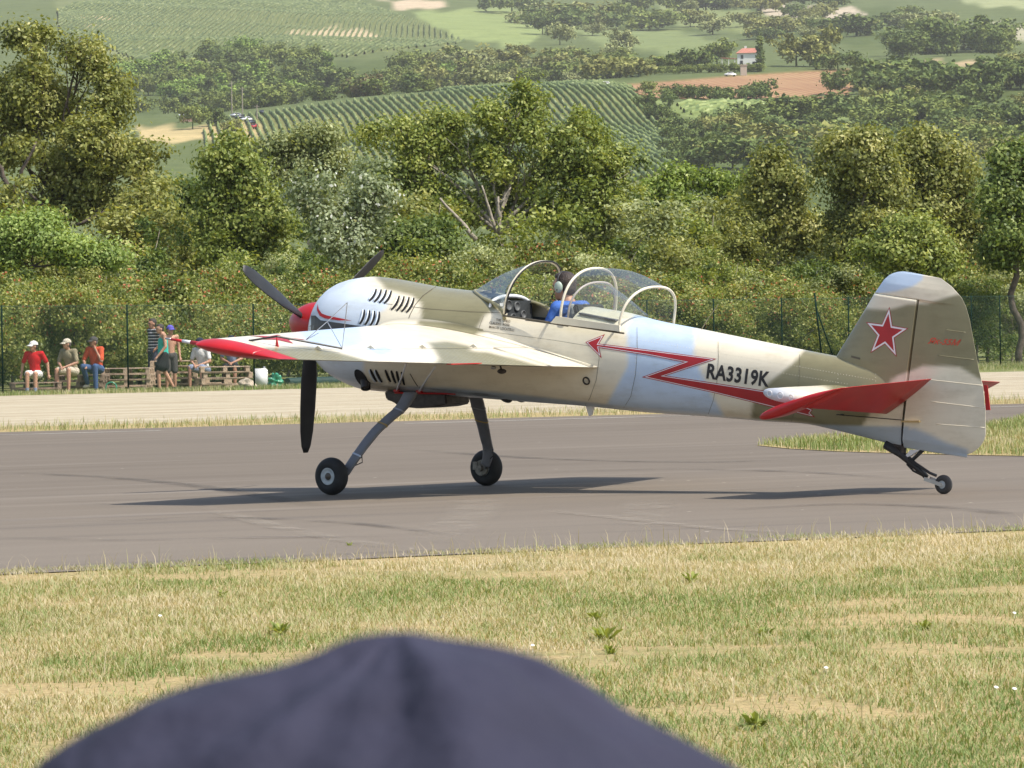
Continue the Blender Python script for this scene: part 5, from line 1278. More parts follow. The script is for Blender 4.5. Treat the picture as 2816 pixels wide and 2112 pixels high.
def px_lobes(d, L_, flat=0.8):
    """crown lobes sized in photo pixels at a tree's own distance -> metres around the tree foot"""
    out = []
    for q in L_:
        px, py, rx, ry = q[0], q[1] + .08 * q[3], q[2] * .93, q[3] * .93; off = q[4] if len(q) > 4 else 0.0
        c = at_depth(px, py, d + off); k = (d + off) / F; out.append([c.x, c.y, c.z, rx * k, min(rx, ry * 1.3) * k * flat, ry * k])
    return np.array(out)
def tree(name, label, d, footpx, L_, n, size, material, seed, bark=None, group=None, trunk_r=0.14, limbs=None, clump=.35, fork=None, tintfun=None, extra_limbs=(), cat='tree', shell=.42, aspect=.55):
    rng = np.random.default_rng(seed); lobes = px_lobes(d, L_)
    fx = at_depth(footpx, 900, d).x; foot = Vector((fx, d, GZ))
    root = empty(name, foot, 0, label, cat, group)
    lobes_l = lobes.copy(); lobes_l[:, :3] -= np.array(foot)
    me = leaf_mesh('crown', [leaves(lobes_l, int(n * 1.7), size * .58, rng, clump=clump * .66, nclump=max(40, int(n * 1.7) // 75), tintfun=tintfun, shell=shell, aspect=aspect, ragged=True)])
    cr = link('crown', me, material, root); cr['kind'] = 'stuff'
    bm = bmesh.new(); lowest = min(l[2] - l[5] for l in lobes_l); top = max(l[2] for l in lobes_l); cx, cy = float(np.average(lobes_l[:, 0], weights=lobes_l[:, 5])), float(np.average(lobes_l[:, 1], weights=lobes_l[:, 5]))
    fk = Vector(fork) - foot if fork else Vector((cx * .25, cy * .25, max(.6, lowest + .25 * (top - lowest))))
    limb(bm, (0, 0, -.1), fk, trunk_r, trunk_r * .75, rng, .08, 8)
    for l in lobes_l:
        tgt = Vector(l[:3]) + Vector((0, 0, l[5] * .35)); limb(bm, fk, tgt, trunk_r * .55, trunk_r * .12, rng)
        for _ in range(5):
            dv = rng.normal(size=3); dv /= np.linalg.norm(dv); e = Vector(l[:3] + dv * l[3:6] * .8); s0 = fk.lerp(tgt, .35 + .5 * rng.random()); limb(bm, s0, e, trunk_r * .2, trunk_r * .05, rng, .15, 4)
    for a, b, r0 in extra_limbs: limb(bm, Vector(a) - foot, Vector(b) - foot, r0, r0 * .4, rng, .06, 6)
    bmesh.ops.recalc_face_normals(bm, faces=bm.faces); bobj('trunk', bm, bark or M_BARK, root, True)
    return root
def copy_tree(o, loc, rz=0.0, sc=1.0, label=None, group=None):
    c = o.copy(); COL.objects.link(c); c.location = loc; c.rotation_euler = (0, 0, rz); c.scale = (sc, sc, sc) if isinstance(sc, (int, float)) else sc
    if label: c['label'] = label
    if group: c['group'] = group
    for ch in o.children:
        h = ch.copy(); COL.objects.link(h); h.parent = c
    return c
D1 = 172
tree('broadleaf_tree', 'tallest loose-crowned tree with forked dark trunk behind the seated red shirt', D1, 165, [(85, 110, 70, 62), (60, 230, 90, 90), (225, 150, 75, 75), (150, 270, 120, 110, 1), (300, 270, 90, 95), (90, 400, 130, 110), (270, 400, 130, 115, -1), (400, 450, 80, 95), (200, 540, 170, 95), (-20, 330, 60, 120), (390, 580, 100, 90, -1)],
     34000, .125, G_OLIVE, 1, M_BARK, trunk_r=.17, fork=at_depth(150, 590, D1), extra_limbs=[(at_depth(40, 640, D1 - 1.5), at_depth(25, 520, D1 - 1.5), .12), (at_depth(25, 520, D1 - 1.5), at_depth(-20, 410, D1 - 1.5), .10), (at_depth(30, 540, D1 - 1.5), at_depth(100, 390, D1 - 1.5), .09), (at_depth(150, 590, D1 - 1), at_depth(70, 525, D1 - 1), .09), (at_depth(210, 620, D1 - 2), at_depth(330, 560, D1 - 2), .06)])
tree('broadleaf_tree', 'slender pointed yellow-green tree behind the striped-shirt spectator', 160, 640, [(645, 400, 32, 45), (610, 470, 62, 70), (690, 500, 70, 80), (620, 590, 85, 80), (740, 610, 75, 85), (660, 690, 110, 70)], 17000, .12, G_MID, 2, trunk_r=.12)
tree('broadleaf_tree', 'grey-green airy tree behind the slender pointed tree', 215, 850, [(840, 380, 85, 55), (930, 450, 70, 75), (770, 450, 70, 75), (850, 500, 100, 80)], 13000, .14, G_GREY, 3, M_BARKP, trunk_r=.1)
tree('silver_poplar', 'silver-leaved young poplar with white-flecked leaves', 158, 905, [(860, 530, 60, 60), (920, 600, 80, 65), (960, 660, 90, 70), (1010, 560, 55, 70)], 8500, .11, G_SILVER, 4, M_BARKP, trunk_r=.07, group=None, aspect=.6, tintfun=lambda P, t, r: np.where(r.random(len(t)) < .06, .95, t * .78))  # a few leaves, picked at random, are coloured near white
tree('broadleaf_tree', 'pale grey willow-like tree beside the big round tree', 200, 1060, [(1040, 480, 70, 65), (1110, 530, 60, 70), (1000, 560, 80, 70), (1100, 600, 90, 70)], 10000, .12, G_SILVER, 5, M_BARKP, trunk_r=.09, tintfun=lambda P, t, r: t * .72)
D4 = 178
tree('broadleaf_tree', 'largest round-headed tree with pale forked trunk behind the cockpit', D4, 1372, [(1120, 380, 88, 60), (1250, 400, 95, 75), (1420, 330, 120, 75), (1440, 290, 70, 45), (1350, 430, 130, 90), (1120, 470, 95, 70), (1500, 420, 120, 95), (1590, 370, 90, 70), (1640, 450, 120, 100), (1720, 520, 80, 85), (1560, 560, 140, 85), (1330, 560, 150, 80), (1200, 560, 90, 70)],
     36000, .12, G_MID, 6, M_BARKP, trunk_r=.15, fork=at_depth(1372, 640, D4 - .5), extra_limbs=[(at_depth(1375, 645, D4 - 3), at_depth(1370, 540, D4 - 3), .09), (at_depth(1365, 640, D4 - 3), at_depth(1325, 510, D4 - 3), .07), (at_depth(1375, 560, D4 - 3), at_depth(1405, 515, D4 - 3), .05), (at_depth(1310, 660, D4 - 3), at_depth(1210, 545, D4 - 3), .09)])
tree('broadleaf_tree', 'vivid light-green tree right of the big round tree', 205, 1900, [(1830, 520, 90, 50), (1950, 500, 110, 45), (2040, 520, 70, 50), (1900, 580, 150, 60), (1760, 600, 90, 70)], 13000, .13, G_BRIGHT, 7, trunk_r=.12)
tree('broadleaf_tree', 'thin olive tree with bare lower twigs in front of the vivid green tree', 168, 2140, [(2130, 430, 48, 45), (2100, 520, 60, 70), (2180, 530, 60, 75), (2120, 620, 95, 75), (2220, 640, 80, 70)], 13000, .115, G_OLIVE, 8, M_BARKP, trunk_r=.09)
tree('broadleaf_tree', 'tall olive-green tree with bare pale limbs left of the fin', 165, 2370, [(2310, 400, 65, 45), (2390, 430, 80, 70), (2330, 510, 95, 80), (2440, 520, 80, 80), (2370, 620, 120, 80)], 17000, .115, G_OLIVE, 9, M_BARKP, trunk_r=.11)
tree('broadleaf_tree', 'tall pointed yellowish tree above the fin', 170, 2560, [(2520, 380, 50, 45), (2580, 400, 50, 50), (2540, 470, 105, 70), (2640, 490, 80, 90), (2560, 570, 130, 80), (2680, 600, 75, 90), (2600, 690, 140, 80)], 21000, .12, G_OLIVE, 10, trunk_r=.13)
tree('broadleaf_tree', 'dark green tree behind the right end of the fence', 160, 2800, [(2790, 430, 55, 50), (2830, 520, 80, 90), (2760, 560, 60, 80), (2800, 660, 100, 90)], 12000, .12, G_DARK, 11, trunk_r=.12)
tree('broadleaf_tree', 'dark evergreen filling the gap left of the silver poplar', 185, 500, [(470, 560, 80, 80), (540, 620, 80, 80), (430, 660, 110, 70)], 9000, .13, G_DARK, 12, trunk_r=.1)  # foliage in the dark green leaf colour
tree('broadleaf_tree', 'fresh green low tree behind the fin star', 158, 2480, [(2480, 640, 90, 60), (2420, 690, 90, 60), (2560, 700, 90, 60)], 9500, .115, G_MID, 13, trunk_r=.09)
tree('broadleaf_tree', 'broad dark tree beneath the vivid light-green tree', 182, 1720, [(1650, 640, 110, 70), (1790, 650, 110, 70), (1880, 640, 90, 60)], 12000, .125, G_DARK, 14, trunk_r=.1)
tree('broadleaf_tree', 'muted green tree between the vivid green and the olive trees', 188, 2010, [(1990, 600, 90, 60), (2060, 650, 90, 70), (1930, 670, 90, 60)], 10000, .125, G_GREY, 15, trunk_r=.1)
tree('broadleaf_tree', 'small dark tree low between the poplar and the big round tree', 172, 1150, [(1090, 660, 80, 55), (1190, 660, 90, 60)], 8000, .12, G_DARK, 16, trunk_r=.09)
tree('green_shrub', 'pale fresh shrub in front of the tallest tree', 150, 90, [(60, 640, 110, 60), (190, 680, 110, 50), (-30, 690, 80, 60), (280, 720, 90, 40)], 13000, .10, G_WEED, 17, trunk_r=.06, cat='shrub')
# red-tipped orchard trees in a row behind the fence
def orchard_proto(seed, h=2.9, w=1.5, n=17000):
    rng = np.random.default_rng(seed); lob = []
    for k in range(8):
        a = rng.random() * 2 * PI; r = w * (.25 + .55 * rng.random()); z = h * (.30 + .52 * rng.random()); lob.append([r * math.cos(a), r * math.sin(a), z, w * .55, w * .55, h * .2])
    lob.append([0, 0, h * .5, w * .9, w * .9, h * .36]); lob.append([0, 0, h * .8, w * .5, w * .5, h * .17])
    def tf(P, t, r):
        red = (r.random(len(t)) < np.clip((P[:, 2] / h - .30) * .15, .004, .11) * np.clip(.5 + 1.1 * vnoise(P[:, 0] + P[:, 2], P[:, 1] - P[:, 2], 19, 4.0), 0, 1.6)); t = t * .62; t[red] = .8 + .2 * r.random(red.sum()); pale = (~red) & (r.random(len(t)) < .09); t[pale] = .6; return t
    me = leaf_mesh('crown', [leaves(np.array(lob), n, .052, rng, clump=.17, nclump=n // 80, tintfun=tf, shell=.4, up=.25)])
    bm = bmesh.new(); limb(bm, (0, 0, -.1), (0, 0, h * .25), .07, .055, rng, .05)
    for l in lob: limb(bm, (0, 0, h * .25), (l[0], l[1], l[2] + l[5] * .6), .035, .008, rng)
    bmesh.ops.recalc_face_normals(bm, faces=bm.faces); tm = bpy.data.meshes.new('trunk'); bm.to_mesh(tm); bm.free(); return me, tm
OPR = [orchard_proto(100 + i, 2.9 + .25 * (i % 3), 1.45 + .12 * i) for i in range(4)]
for me, tm in OPR: me.materials.append(G_SHRUB); tm.materials.append(M_BARK)
FA, FB = Vector((-8.96, 122.8, 0)), Vector((13.9, 150.0, 0)); FD = (FB - FA).normalized(); FN = Vector((-FD.y, FD.x, 0))
rng = np.random.default_rng(55); cnt = 0
for row, (off, step, s0) in enumerate(((7.6, 1.75, .74), (10.8, 1.9, .84), (15.0, 2.3, .98))):
    t = -12.0
    while t < 52:
        p = FA + FD * (t + rng.uniform(-.4, .4)) + FN * (off + rng.uniform(-.6, .6)); q = proj_np(np.array(p)); t += step
        if not (-600 < q[0] < 3400): continue
        if row == 0 and (60 < q[0] < 130 or 2560 < q[0] < 2800): continue
        me, tm = OPR[int(rng.integers(4))]; s_ = s0 * rng.uniform(.85, 1.18)
        lab = 'bushy red-tipped fruit tree in the first row behind the wire fence' if row == 0 else 'bushy red-tipped fruit tree in the rows farther behind the wire fence'
        r_ = empty('fruit_tree', (p.x, p.y, GZ), float(rng.random() * 6.28), lab, 'fruit tree', 'fruit trees of the first row' if row == 0 else 'fruit trees of the rear rows'); r_.scale = (s_, s_, s_ * rng.uniform(.9, 1.1))
        c = bpy.data.objects.new('crown', me); COL.objects.link(c); c.parent = r_; c['kind'] = 'stuff'; c = bpy.data.objects.new('trunk', tm); COL.objects.link(c); c.parent = r_
# thicket of young trees closing the gap between the fruit trees and the tall trees
def thicket_proto(seed, h, w, n):
    r = np.random.default_rng(seed); lob = [[0, 0, h * .5, w * .7, w * .7, h * .4]]
    for k in range(9):
        a = r.random() * 6.28; q = w * (.3 + .5 * r.random()); lob.append([q * math.cos(a), q * math.sin(a), h * (.2 + .68 * r.random()), w * .42, w * .42, h * .16])
    me = leaf_mesh('crown', [leaves(np.array(lob), n, .066, r, clump=.19, nclump=n // 75, ragged=True, shell=.45)])
    bm = bmesh.new(); limb(bm, (0, 0, -.1), (0, 0, h * .35), .07, .05, r, .05)
    for l in lob: limb(bm, (0, 0, h * .3), (l[0], l[1], l[2] + l[5] * .5), .035, .008, r)
    bmesh.ops.recalc_face_normals(bm, faces=bm.faces); tm = bpy.data.meshes.new('trunk'); bm.to_mesh(tm); bm.free(); tm.materials.append(M_BARKP); return me, tm
TPR = []
for i, (m_, nm) in enumerate(((G_MID, 'mid-green'), (G_GREY, 'grey-green'), (G_OLIVE, 'olive'), (G_DARK, 'dark green'))):
    for k in range(2):
        me, tm = thicket_proto(700 + 10 * i + k, 4.6 + .5 * k, 1.7 + .2 * k, 12000); me.materials.append(m_); TPR.append((me, tm, nm))
rng = np.random.default_rng(66)
for row, (d0, sp_, hs) in enumerate(((150, 105, .68), (158, 115, .84), (172, 120, 1.10))):
    px = -560 + 40 * row
    while px < 3400:
        d = d0 + rng.uniform(-2, 2) + (px - 500) * .006; x = at_depth(px, 900, d).x; me, tm, nm = TPR[int(rng.integers(len(TPR)))]; s_ = hs * rng.uniform(.8, 1.15)
        r_ = empty('young_tree', (x, d, GZ), float(rng.random() * 6.28), 'bushy %s young tree of the thicket behind the fruit trees' % nm, 'tree', 'young %s trees of the thicket' % nm); r_.scale = (s_ * 1.1, s_ * 1.1, s_ * rng.uniform(.85, 1.1))
        c = bpy.data.objects.new('crown', me); COL.objects.link(c); c.parent = r_; c['kind'] = 'stuff'; c = bpy.data.objects.new('trunk', tm); COL.objects.link(c); c.parent = r_
        px += sp_ * rng.uniform(.75, 1.25)
# rough meadow tufts and scrub along the fence foot and the far verge: uncountable growth
def blades(area_pts, h, w, rng, lean=.5):
    n = len(area_pts); P = area_pts; az = rng.random(n) * 2 * PI; hh = h * (.5 + rng.random(n)); ww = w * (.7 + .6 * rng.random(n))
    d = np.stack([np.cos(az), np.sin(az), np.zeros(n)], 1); sdv = np.stack([-np.sin(az), np.cos(az), np.zeros(n)], 1); ln = (lean * (.3 + rng.random(n)) * hh)[:, None]
    z = np.array([0, 0, 1.0])
    b0 = P - sdv * (ww / 2)[:, None]; b1 = P + sdv * (ww / 2)[:, None]; m = P + d * ln * .35 + z * (hh * .6)[:, None]; m0 = m - sdv * (ww * .38)[:, None]; m1 = m + sdv * (ww * .38)[:, None]; t = P + d * ln + z * (hh * (.97 - .12 * rng.random(n)))[:, None]
    V = np.stack([b0, b1, m1, m0, t], 1).reshape(-1, 3); o = np.arange(n)[:, None] * 5
    T = np.concatenate([o + np.array([[0, 1, 2]]), o + np.array([[0, 2, 3]]), o + np.array([[3, 2, 4]])], 1).reshape(-1, 3)
    return V, T
def grass_obj(name, label, pts, h, w, tint, material, rng, lean=.5):
    V, T = blades(pts, h, w, rng, lean); me = np_mesh(name, V, T, 3, {'tint': ('FACE', 'FLOAT', np.repeat(tint, 3))}); o = link(name, me, material); tag(o, label, 'grass', kind='stuff'); return o
G_GRASS = leaf_mat('grass_blades', [(0.56, 0.48, 0.33), (0.45, 0.39, 0.235), (0.34, 0.335, 0.16), (0.21, 0.265, 0.085), (0.13, 0.19, 0.05)], trans=.28, rough=.7)
rng = np.random.default_rng(9)
n = 26000; u_ = rng.uniform(14, 62, n); v_ = V_FAR + .05 + np.abs(rng.normal(0, 2.2, n)); P = np.stack([u_ * math.cos(TH) - v_ * math.sin(TH), u_ * math.sin(TH) + v_ * math.cos(TH), np.full(n, -.006)], 1)
keep = rng.random(n) < np.clip(.55 + .5 * vnoise(P[:, 0], P[:, 1], 3, 1.3), .1, 1); P = P[keep]
grass_obj('verge_grass', 'straw and green grass fringe along the far edge of the runway', P, .085, .008, np.clip(.42 + .25 * vnoise(P[:, 0], P[:, 1], 5, .9) + rng.normal(0, .2, len(P)), 0, 1), G_GRASS, rng)
isl_np = [(x, y) for x, y in isl]; n = 60000; P = np.stack([rng.uniform(2.5, 10, n), rng.uniform(50, 73, n)], 1); P = P[inpoly(P, isl_np)]; P = np.concatenate([P, np.full((len(P), 1), .006)], 1)
grass_obj('island_grass', 'fresh green grass on the island in the asphalt', P, .075, .008, np.clip(.62 + .25 * vnoise(P[:, 0], P[:, 1], 6, 1.2) + rng.normal(0, .2, len(P)), 0, 1), G_GRASS, rng)
n = 42000; t_ = rng.uniform(-6, 44, n); o_ = rng.normal(1.2, 2.0, n); P = np.stack([FA.x + FD.x * t_ + FN.x * o_, FA.y + FD.y * t_ + FN.y * o_], 1); P = np.concatenate([P, np.array([[gz(x, y)] for x, y in P])], 1)
grass_obj('meadow_grass', 'long mixed grass and weeds along the foot of the fence', P, .12, .010, np.clip(.60 + .3 * vnoise(P[:, 0], P[:, 1], 7, .8) + rng.normal(0, .22, len(P)), 0, 1), G_GRASS, rng)

# ================================================================== FENCE
M_POST = mat('dark_green_post', (0.008, 0.022, 0.016), .95, var=.2, spec=.05)
M_WIRE = mat('dark_green_wire', (0.02, 0.06, 0.045), .5, var=.15)
def fence_pt(px):
    """foot of the fence on the bearing of a pixel column"""
    r = ray(px, 900); o = CAMP; den = r.x * FN.x + r.y * FN.y; t = ((FA.x - o.x) * FN.x + (FA.y - o.y) * FN.y) / den; p = o + r * t
    return Vector((p.x, p.y, gz(p.x, p.y)))
fence = empty('wire_fence', fence_pt(350), 0, 'dark green chain-link fence on thin posts in front of the fruit trees', 'fence')
fo = Vector(fence.location); POSTX = [-250, 5, 350, 697, 1000, 1290, 1560, 1780, 1963, 2150, 2334, 2520, 2672, 2750, 2950]
FH = 2.08
for px in POSTX:
    b = fence_pt(px) - fo; bm = bmesh.new(); tube(bm, [b + Vector((0, 0, -.1)), b + Vector((0, 0, FH))], .020, 8); bobj('post', bm, M_POST, fence, True)
b = fence_pt(2238) - fo; tip = at_depth(2240, 806, (b + fo).y) - fo; foot2 = at_depth(2262, 1000, (b + fo).y - .1) - fo
bm = bmesh.new(); tube(bm, [foot2, tip], .025, 8); bobj('post', bm, M_POST, fence, True)
bm = bmesh.new(); tube(bm, [at_depth(2298, 1000, (b + fo).y) - fo, at_depth(2248, 858, (b + fo).y) - fo], .02, 8); bobj('brace', bm, M_POST, fence, True)
for a_, c_ in zip(POSTX[:-1], POSTX[1:]):
    A, B = fence_pt(a_) - fo, fence_pt(c_) - fo; d = B - A; Ln = Vector((d.x, d.y, 0)).length; hd = d / Ln
    cell = .075; segs = []
    k = -FH
    while k < Ln:
        for sg in (1, -1):
            # diagonal from (k,0) up
            x0, x1 = k, k + FH; z0, z1_ = (0.02, FH) if sg > 0 else (FH, 0.02)
            if x1 > Ln: f = (Ln - x0) / (x1 - x0); z1_ = z0 + (z1_ - z0) * f; x1 = Ln
            if x0 < 0: f = (0 - x0) / (k + FH - k); z0 = z0 + (z1_ - z0) * (0 - x0) / (x1 - x0); x0 = 0
            if x1 - x0 > .03: segs.append((A + hd * x0 + Vector((0, 0, z0)), A + hd * x1 + Vector((0, 0, z1_))))
        k += cell
    V, Q = [], []; w = .0019
    nrm = Vector((-hd.y, hd.x, 0)).normalized()
    for p, q in segs:
        t = (q - p).normalized(); sd = t.cross(nrm) * w; i = len(V); V += [p - sd, p + nrm * w, p + sd, p - nrm * w, q - sd, q + nrm * w, q + sd, q - nrm * w]; Q += [(i, i + 1, i + 5, i + 4), (i + 1, i + 2, i + 6, i + 5), (i + 2, i + 3, i + 7, i + 6), (i + 3, i, i + 4, i + 7)]
    me = np_mesh('wire_mesh', np.array([tuple(v) for v in V]), np.array(Q), 4); o = link('wire_mesh', me, M_WIRE, fence); o['kind'] = 'stuff'
    bm = bmesh.new(); tube(bm, [A + Vector((0, 0, FH - .03)), B + Vector((0, 0, FH - .03))], .0035, 5); bobj('top_wire', bm, M_WIRE, fence)

# ================================================================== PALLETS, LITTER
M_WOOD = mat('weathered_pallet_wood', (0.40, 0.29, 0.20), .85, var=.35, scale=5, bump=.4, bscale=30)
M_WOODD = mat('dark_pallet_wood', (0.22, 0.155, 0.11), .9, var=.35, scale=5, bump=.4, bscale=30)  # same pallet wood in a deeper brown tone
def box_mesh(name, s, m):
    bm = bmesh.new(); box(bm, (0, 0, 0), s); bmesh.ops.bevel(bm, geom=bm.edges[:], offset=.003, segments=1, affect='EDGES'); me = bpy.data.meshes.new(name); bm.to_mesh(me); bm.free(); me.materials.append(m); return me
PB = {}
for nm, m_ in (('w', M_WOOD), ('d', M_WOODD)): PB[nm] = (box_mesh('top_board', (1.2, .10, .022), m_), box_mesh('cross_board', (.10, .8, .022), m_), box_mesh('block', (.10, .10, .078), m_), box_mesh('bottom_board', (1.2, .10, .022), m_))
prng = np.random.default_rng(21)
def pallet(x, y, z, rz, label, kind='w', group=None, tilt=0.0):
    r = empty('pallet', (x, y, z), rz, label, 'pallet', group); r.rotation_euler = (tilt, tilt * .6, rz); tb, cb, bl, bb = PB[kind]
    def add(nm, me, p):
        o = bpy.data.objects.new(nm, me); COL.objects.link(o); o.parent = r; o.location = p; o.rotation_euler = (0, 0, prng.normal(0, .008))
    for k in range(7): add('top_board', tb, (prng.normal(0, .006), -.35 + .7 * k / 6, .133))
    for xx in (-.55, 0, .55): add('cross_board', cb, (xx, 0, .111))
    for xx in (-.55, 0, .55):
        for yy in (-.35, 0, .35): add('block', bl, (xx, yy, .061))
    for yy in (-.35, 0, .35): add('bottom_board', bb, (0, yy, .011))
    return r
def stack(px, py, n, rz, label, kind='w', jitter=.03, depth=None):
    g = ground(px, py, GZ + .02) if depth is None else at_depth(px, py, depth)
    for k in range(n):
        pos = 'topmost' if k == n - 1 else ('bottom' if k == 0 else 'middle')
        pallet(g.x + prng.normal(0, jitter), g.y + prng.normal(0, jitter), GZ + .02 + k * .146, rz + prng.normal(0, .03), '%s, %s of the stack' % (label, pos), kind, label)
    return g
stack(622, 1043, 4, .12, 'weathered pallet beside the pale rock', depth=128.6)
stack(352, 1046, 4, -.08, 'grey slatted pallet between jeans man and woman', depth=128.6)
stack(480, 1040, 5, .05, 'weathered pallet piled behind the woman in teal', depth=130.6)
stack(565, 1040, 2, .2, 'low pallet under the man in navy cap', depth=131.2)
stack(226, 1062, 3, -.1, 'dark pallet under the khaki and orange shirts', 'd', depth=127.8)
stack(95, 1066, 2, .15, 'dark low pallet under the red-shirt spectator', 'd', depth=126.3)
def lump(name, label, cat, c, r, material, seed, sub=3, amp=.25, f=3.0):
    bm = bmesh.new(); bmesh.ops.create_icosphere(bm, subdivisions=sub, radius=1.0); rg = np.random.default_rng(seed); ph = rg.random(6) * 6.28
    for v in bm.verts:
        p = v.co; k = 1 + amp * (math.sin(p.x * f + ph[0]) * math.cos(p.y * f + ph[1]) + .5 * math.sin(p.z * f * 2 + ph[2] + p.x * 2) + .3 * math.sin(p.y * f * 3.1 + ph[3])); v.co = Vector((p.x * r[0], p.y * r[1], max(-r[2] * .75, p.z * r[2]))) * k
    o = bobj(name, bm, material, None, False, loc=c); tag(o, label, cat); return o
M_ROCK = mat('pale_limestone', (.46, .38, .28), .9, var=.2, scale=6, bump=.6, bscale=14)
g = ground(682, 1042, GZ); lump('rock', 'pale boulder lying beside the stacked pallets', 'rock', (at_depth(682, 1040, 127.6).x, 127.6, GZ + .13), (.22, .2, .17), M_ROCK, 1)
for i, (px, py, r) in enumerate(((12, 1084, .09), (95, 1083, .07), (270, 1076, .06), (255, 1078, .04))):
    g = ground(px, py, -.1); lump('stone', 'small pale stone at the edge of the dirt track', 'stone', (g.x, g.y, gz(g.x, g.y) + r * .4), (r * 1.5, r, r * .7), M_ROCK, 10 + i, 2)['group'] = 'stones at the edge of the dirt'
M_GBAG = mat('green_plastic_film', (.03, .22, .12), .3, var=.4, scale=14, spec=.7)
M_GBAG2 = mat('pale_green_bottle_plastic', (.12, .42, .26), .25, var=.35, scale=12, spec=.7)
g = ground(757, 1040, GZ); lump('plastic_bag', 'crumpled green plastic bag beside the white canister', 'bag', (at_depth(757, 1040, 131.5).x, 131.5, GZ + .15), (.15, .13, .19), M_GBAG, 3, 4, .3, 5.0)
g = ground(420, 1062, -.1); lump('plastic_bag', 'flattened pale green plastic bag on the ground before the woman', 'bag', (g.x, g.y, gz(g.x, g.y) + .04), (.2, .12, .075), M_GBAG2, 5, 4, .3, 5.0)
g = at_depth(305, 1035, 126.6); bm = bmesh.new(); tube(bm, [Vector((.13 * math.cos(a), .02, .13 * math.sin(a))) for a in [2 * PI * k / 20 for k in range(21)]], .02, 6, cap=False); o = bobj('hose_ring', bm, M_GBAG, None, True, loc=(g.x, g.y, GZ + .15)); tag(o, 'coiled green hose leaning on the pallets by the jeans', 'hose')
# white canister
g = at_depth(717, 1040, 132.5); bm = bmesh.new(); box(bm, (0, 0, .25), (.34, .25, .5)); bmesh.ops.bevel(bm, geom=bm.edges[:], offset=.03, segments=3, affect='EDGES')
cn = empty('canister', (g.x, g.y, GZ), .1, 'white plastic canister behind the pale rock', 'canister'); bobj('body', bm, mat('white_plastic', (.72, .72, .70), .45, var=.08), cn, True)
bm = bmesh.new(); lathe(bm, [(0, 0), (0, .03), (.045, .03), (.05, .026), (.05, 0)], (.09, 0, .495), (0, 0, 1), 16); bobj('lid', bm, mat('grey_plastic_cap', (.4, .4, .4), .5), cn, True)
# roll of green fence netting lying on the ground
g0, g1 = at_depth(790, 1030, 133.0), at_depth(930, 1028, 134.5); g0.z = g1.z = GZ + .13; bm = bmesh.new(); d = g1 - g0; prof = []; nn_ = 46
for k in range(nn_ * 2 + 1): prof.append((d.length * k / (nn_ * 2), .125 if k % 2 else .108))
lathe(bm, [(0, 0)] + prof + [(d.length, 0)], g0, d, 20); bmesh.ops.recalc_face_normals(bm, faces=bm.faces)
o = bobj('netting_roll', bm, mat('dark_green_netting', (.012, .045, .036), .6, var=.2)); tag(o, 'ribbed dark green roll of netting lying beyond the wing tip', 'roll')

# ================================================================== SPECTATORS
def foot(px, py, d): p = at_depth(px, py, d); return Vector((p.x, d, gz(p.x, d) + .0))
R = math.radians
c_red = cloth('red_cotton', (.46, .012, .016)); c_khaki = cloth('khaki_cotton', (.26, .22, .14)); c_orange = cloth('orange_cotton', (.52, .085, .035)); c_jeans = cloth('blue_denim', (.06, .10, .20)); c_white = cloth('white_cotton', (.66, .64, .60)); c_beige = cloth('beige_cotton', (.50, .44, .34))
c_teal = cloth('teal_knit', (.05, .42, .34)); c_black = cloth('black_cotton', (.02, .02, .022)); c_navy = cloth('navy_cotton', (.02, .024, .045)); c_purple = cloth('violet_cotton', (.11, .09, .40)); c_grey = cloth('grey_blue_cotton', (.22, .25, .33)); c_dgrey = cloth('charcoal_cotton', (.07, .065, .06))
def stripe_mat():
    m, n, p = new_mat('black_white_striped_cotton'); tc = N(n, 'ShaderNodeTexCoord'); sp = N(n, 'ShaderNodeSeparateXYZ'); n.links.new(tc.outputs['Object'], sp.inputs[0]); w = math_(n, 'SINE', math_(n, 'MULTIPLY', sp.outputs['Z'], 2 * PI / .075))
    n.links.new(ramp(n, w, [(.45, (.025, .025, .04)), (.6, (.55, .52, .52))]).outputs[0], p.inputs['Base Color']); p.inputs['Roughness'].default_value = .85; return m
c_stripe = stripe_mat()
ps = seated(.42, .10, .0, .10, 'seat'); person(foot(98, 1069, 125.6), R(-98), ps, 'seated spectator in red shirt, white shorts and white cap', shirt=(c_red, .75), bottom=(c_white, .75, .02), shoes=cloth('blue_shoes', (.07, .12, .32)), hair=M_HAIRD, hat=(c_white, c_white), glasses=True, head_turn=R(-50), sock=c_grey)
ps = seated(.46, .18, .03, .17); person(foot(200, 1064, 127.0), R(-118), ps, 'seated spectator in khaki print shirt and beige cap', shirt=(c_khaki, .8), bottom=(c_beige, .8, .02), shoes=c_white, hair=M_HAIRG, hat=(c_beige, c_beige), glasses=True, head_turn=R(-35), girth=1.08)
ps = seated(.50, .12, .06, .16); ps['wr'] = ((.24, .10, 1.04), (.36, -.14, .68)); ps['el'] = ((.26, .25, .78), (.18, -.27, .80)); ps['an'] = ((.40, .16, .085), (.12, -.2, .22)); ps['toe'] = ((.56, .2, .035), (.27, -.22, .17))
person(foot(268, 1060, 127.4), R(-112), ps, 'seated spectator in orange shirt and jeans with hand to chin', skin=M_SKIN2, shirt=(c_orange, .85), bottom=(c_jeans, 1.9, 0), shoes=c_beige, hair=M_HAIRG, hat=(c_dgrey, c_dgrey), glasses=True, head_turn=R(-40), girth=1.12)
ps = dict(STAND); ps['el'] = ((-.12, .33, 1.16), (-.12, -.33, 1.16)); ps['wr'] = ((.02, .20, 1.0), (.02, -.20, 1.0))
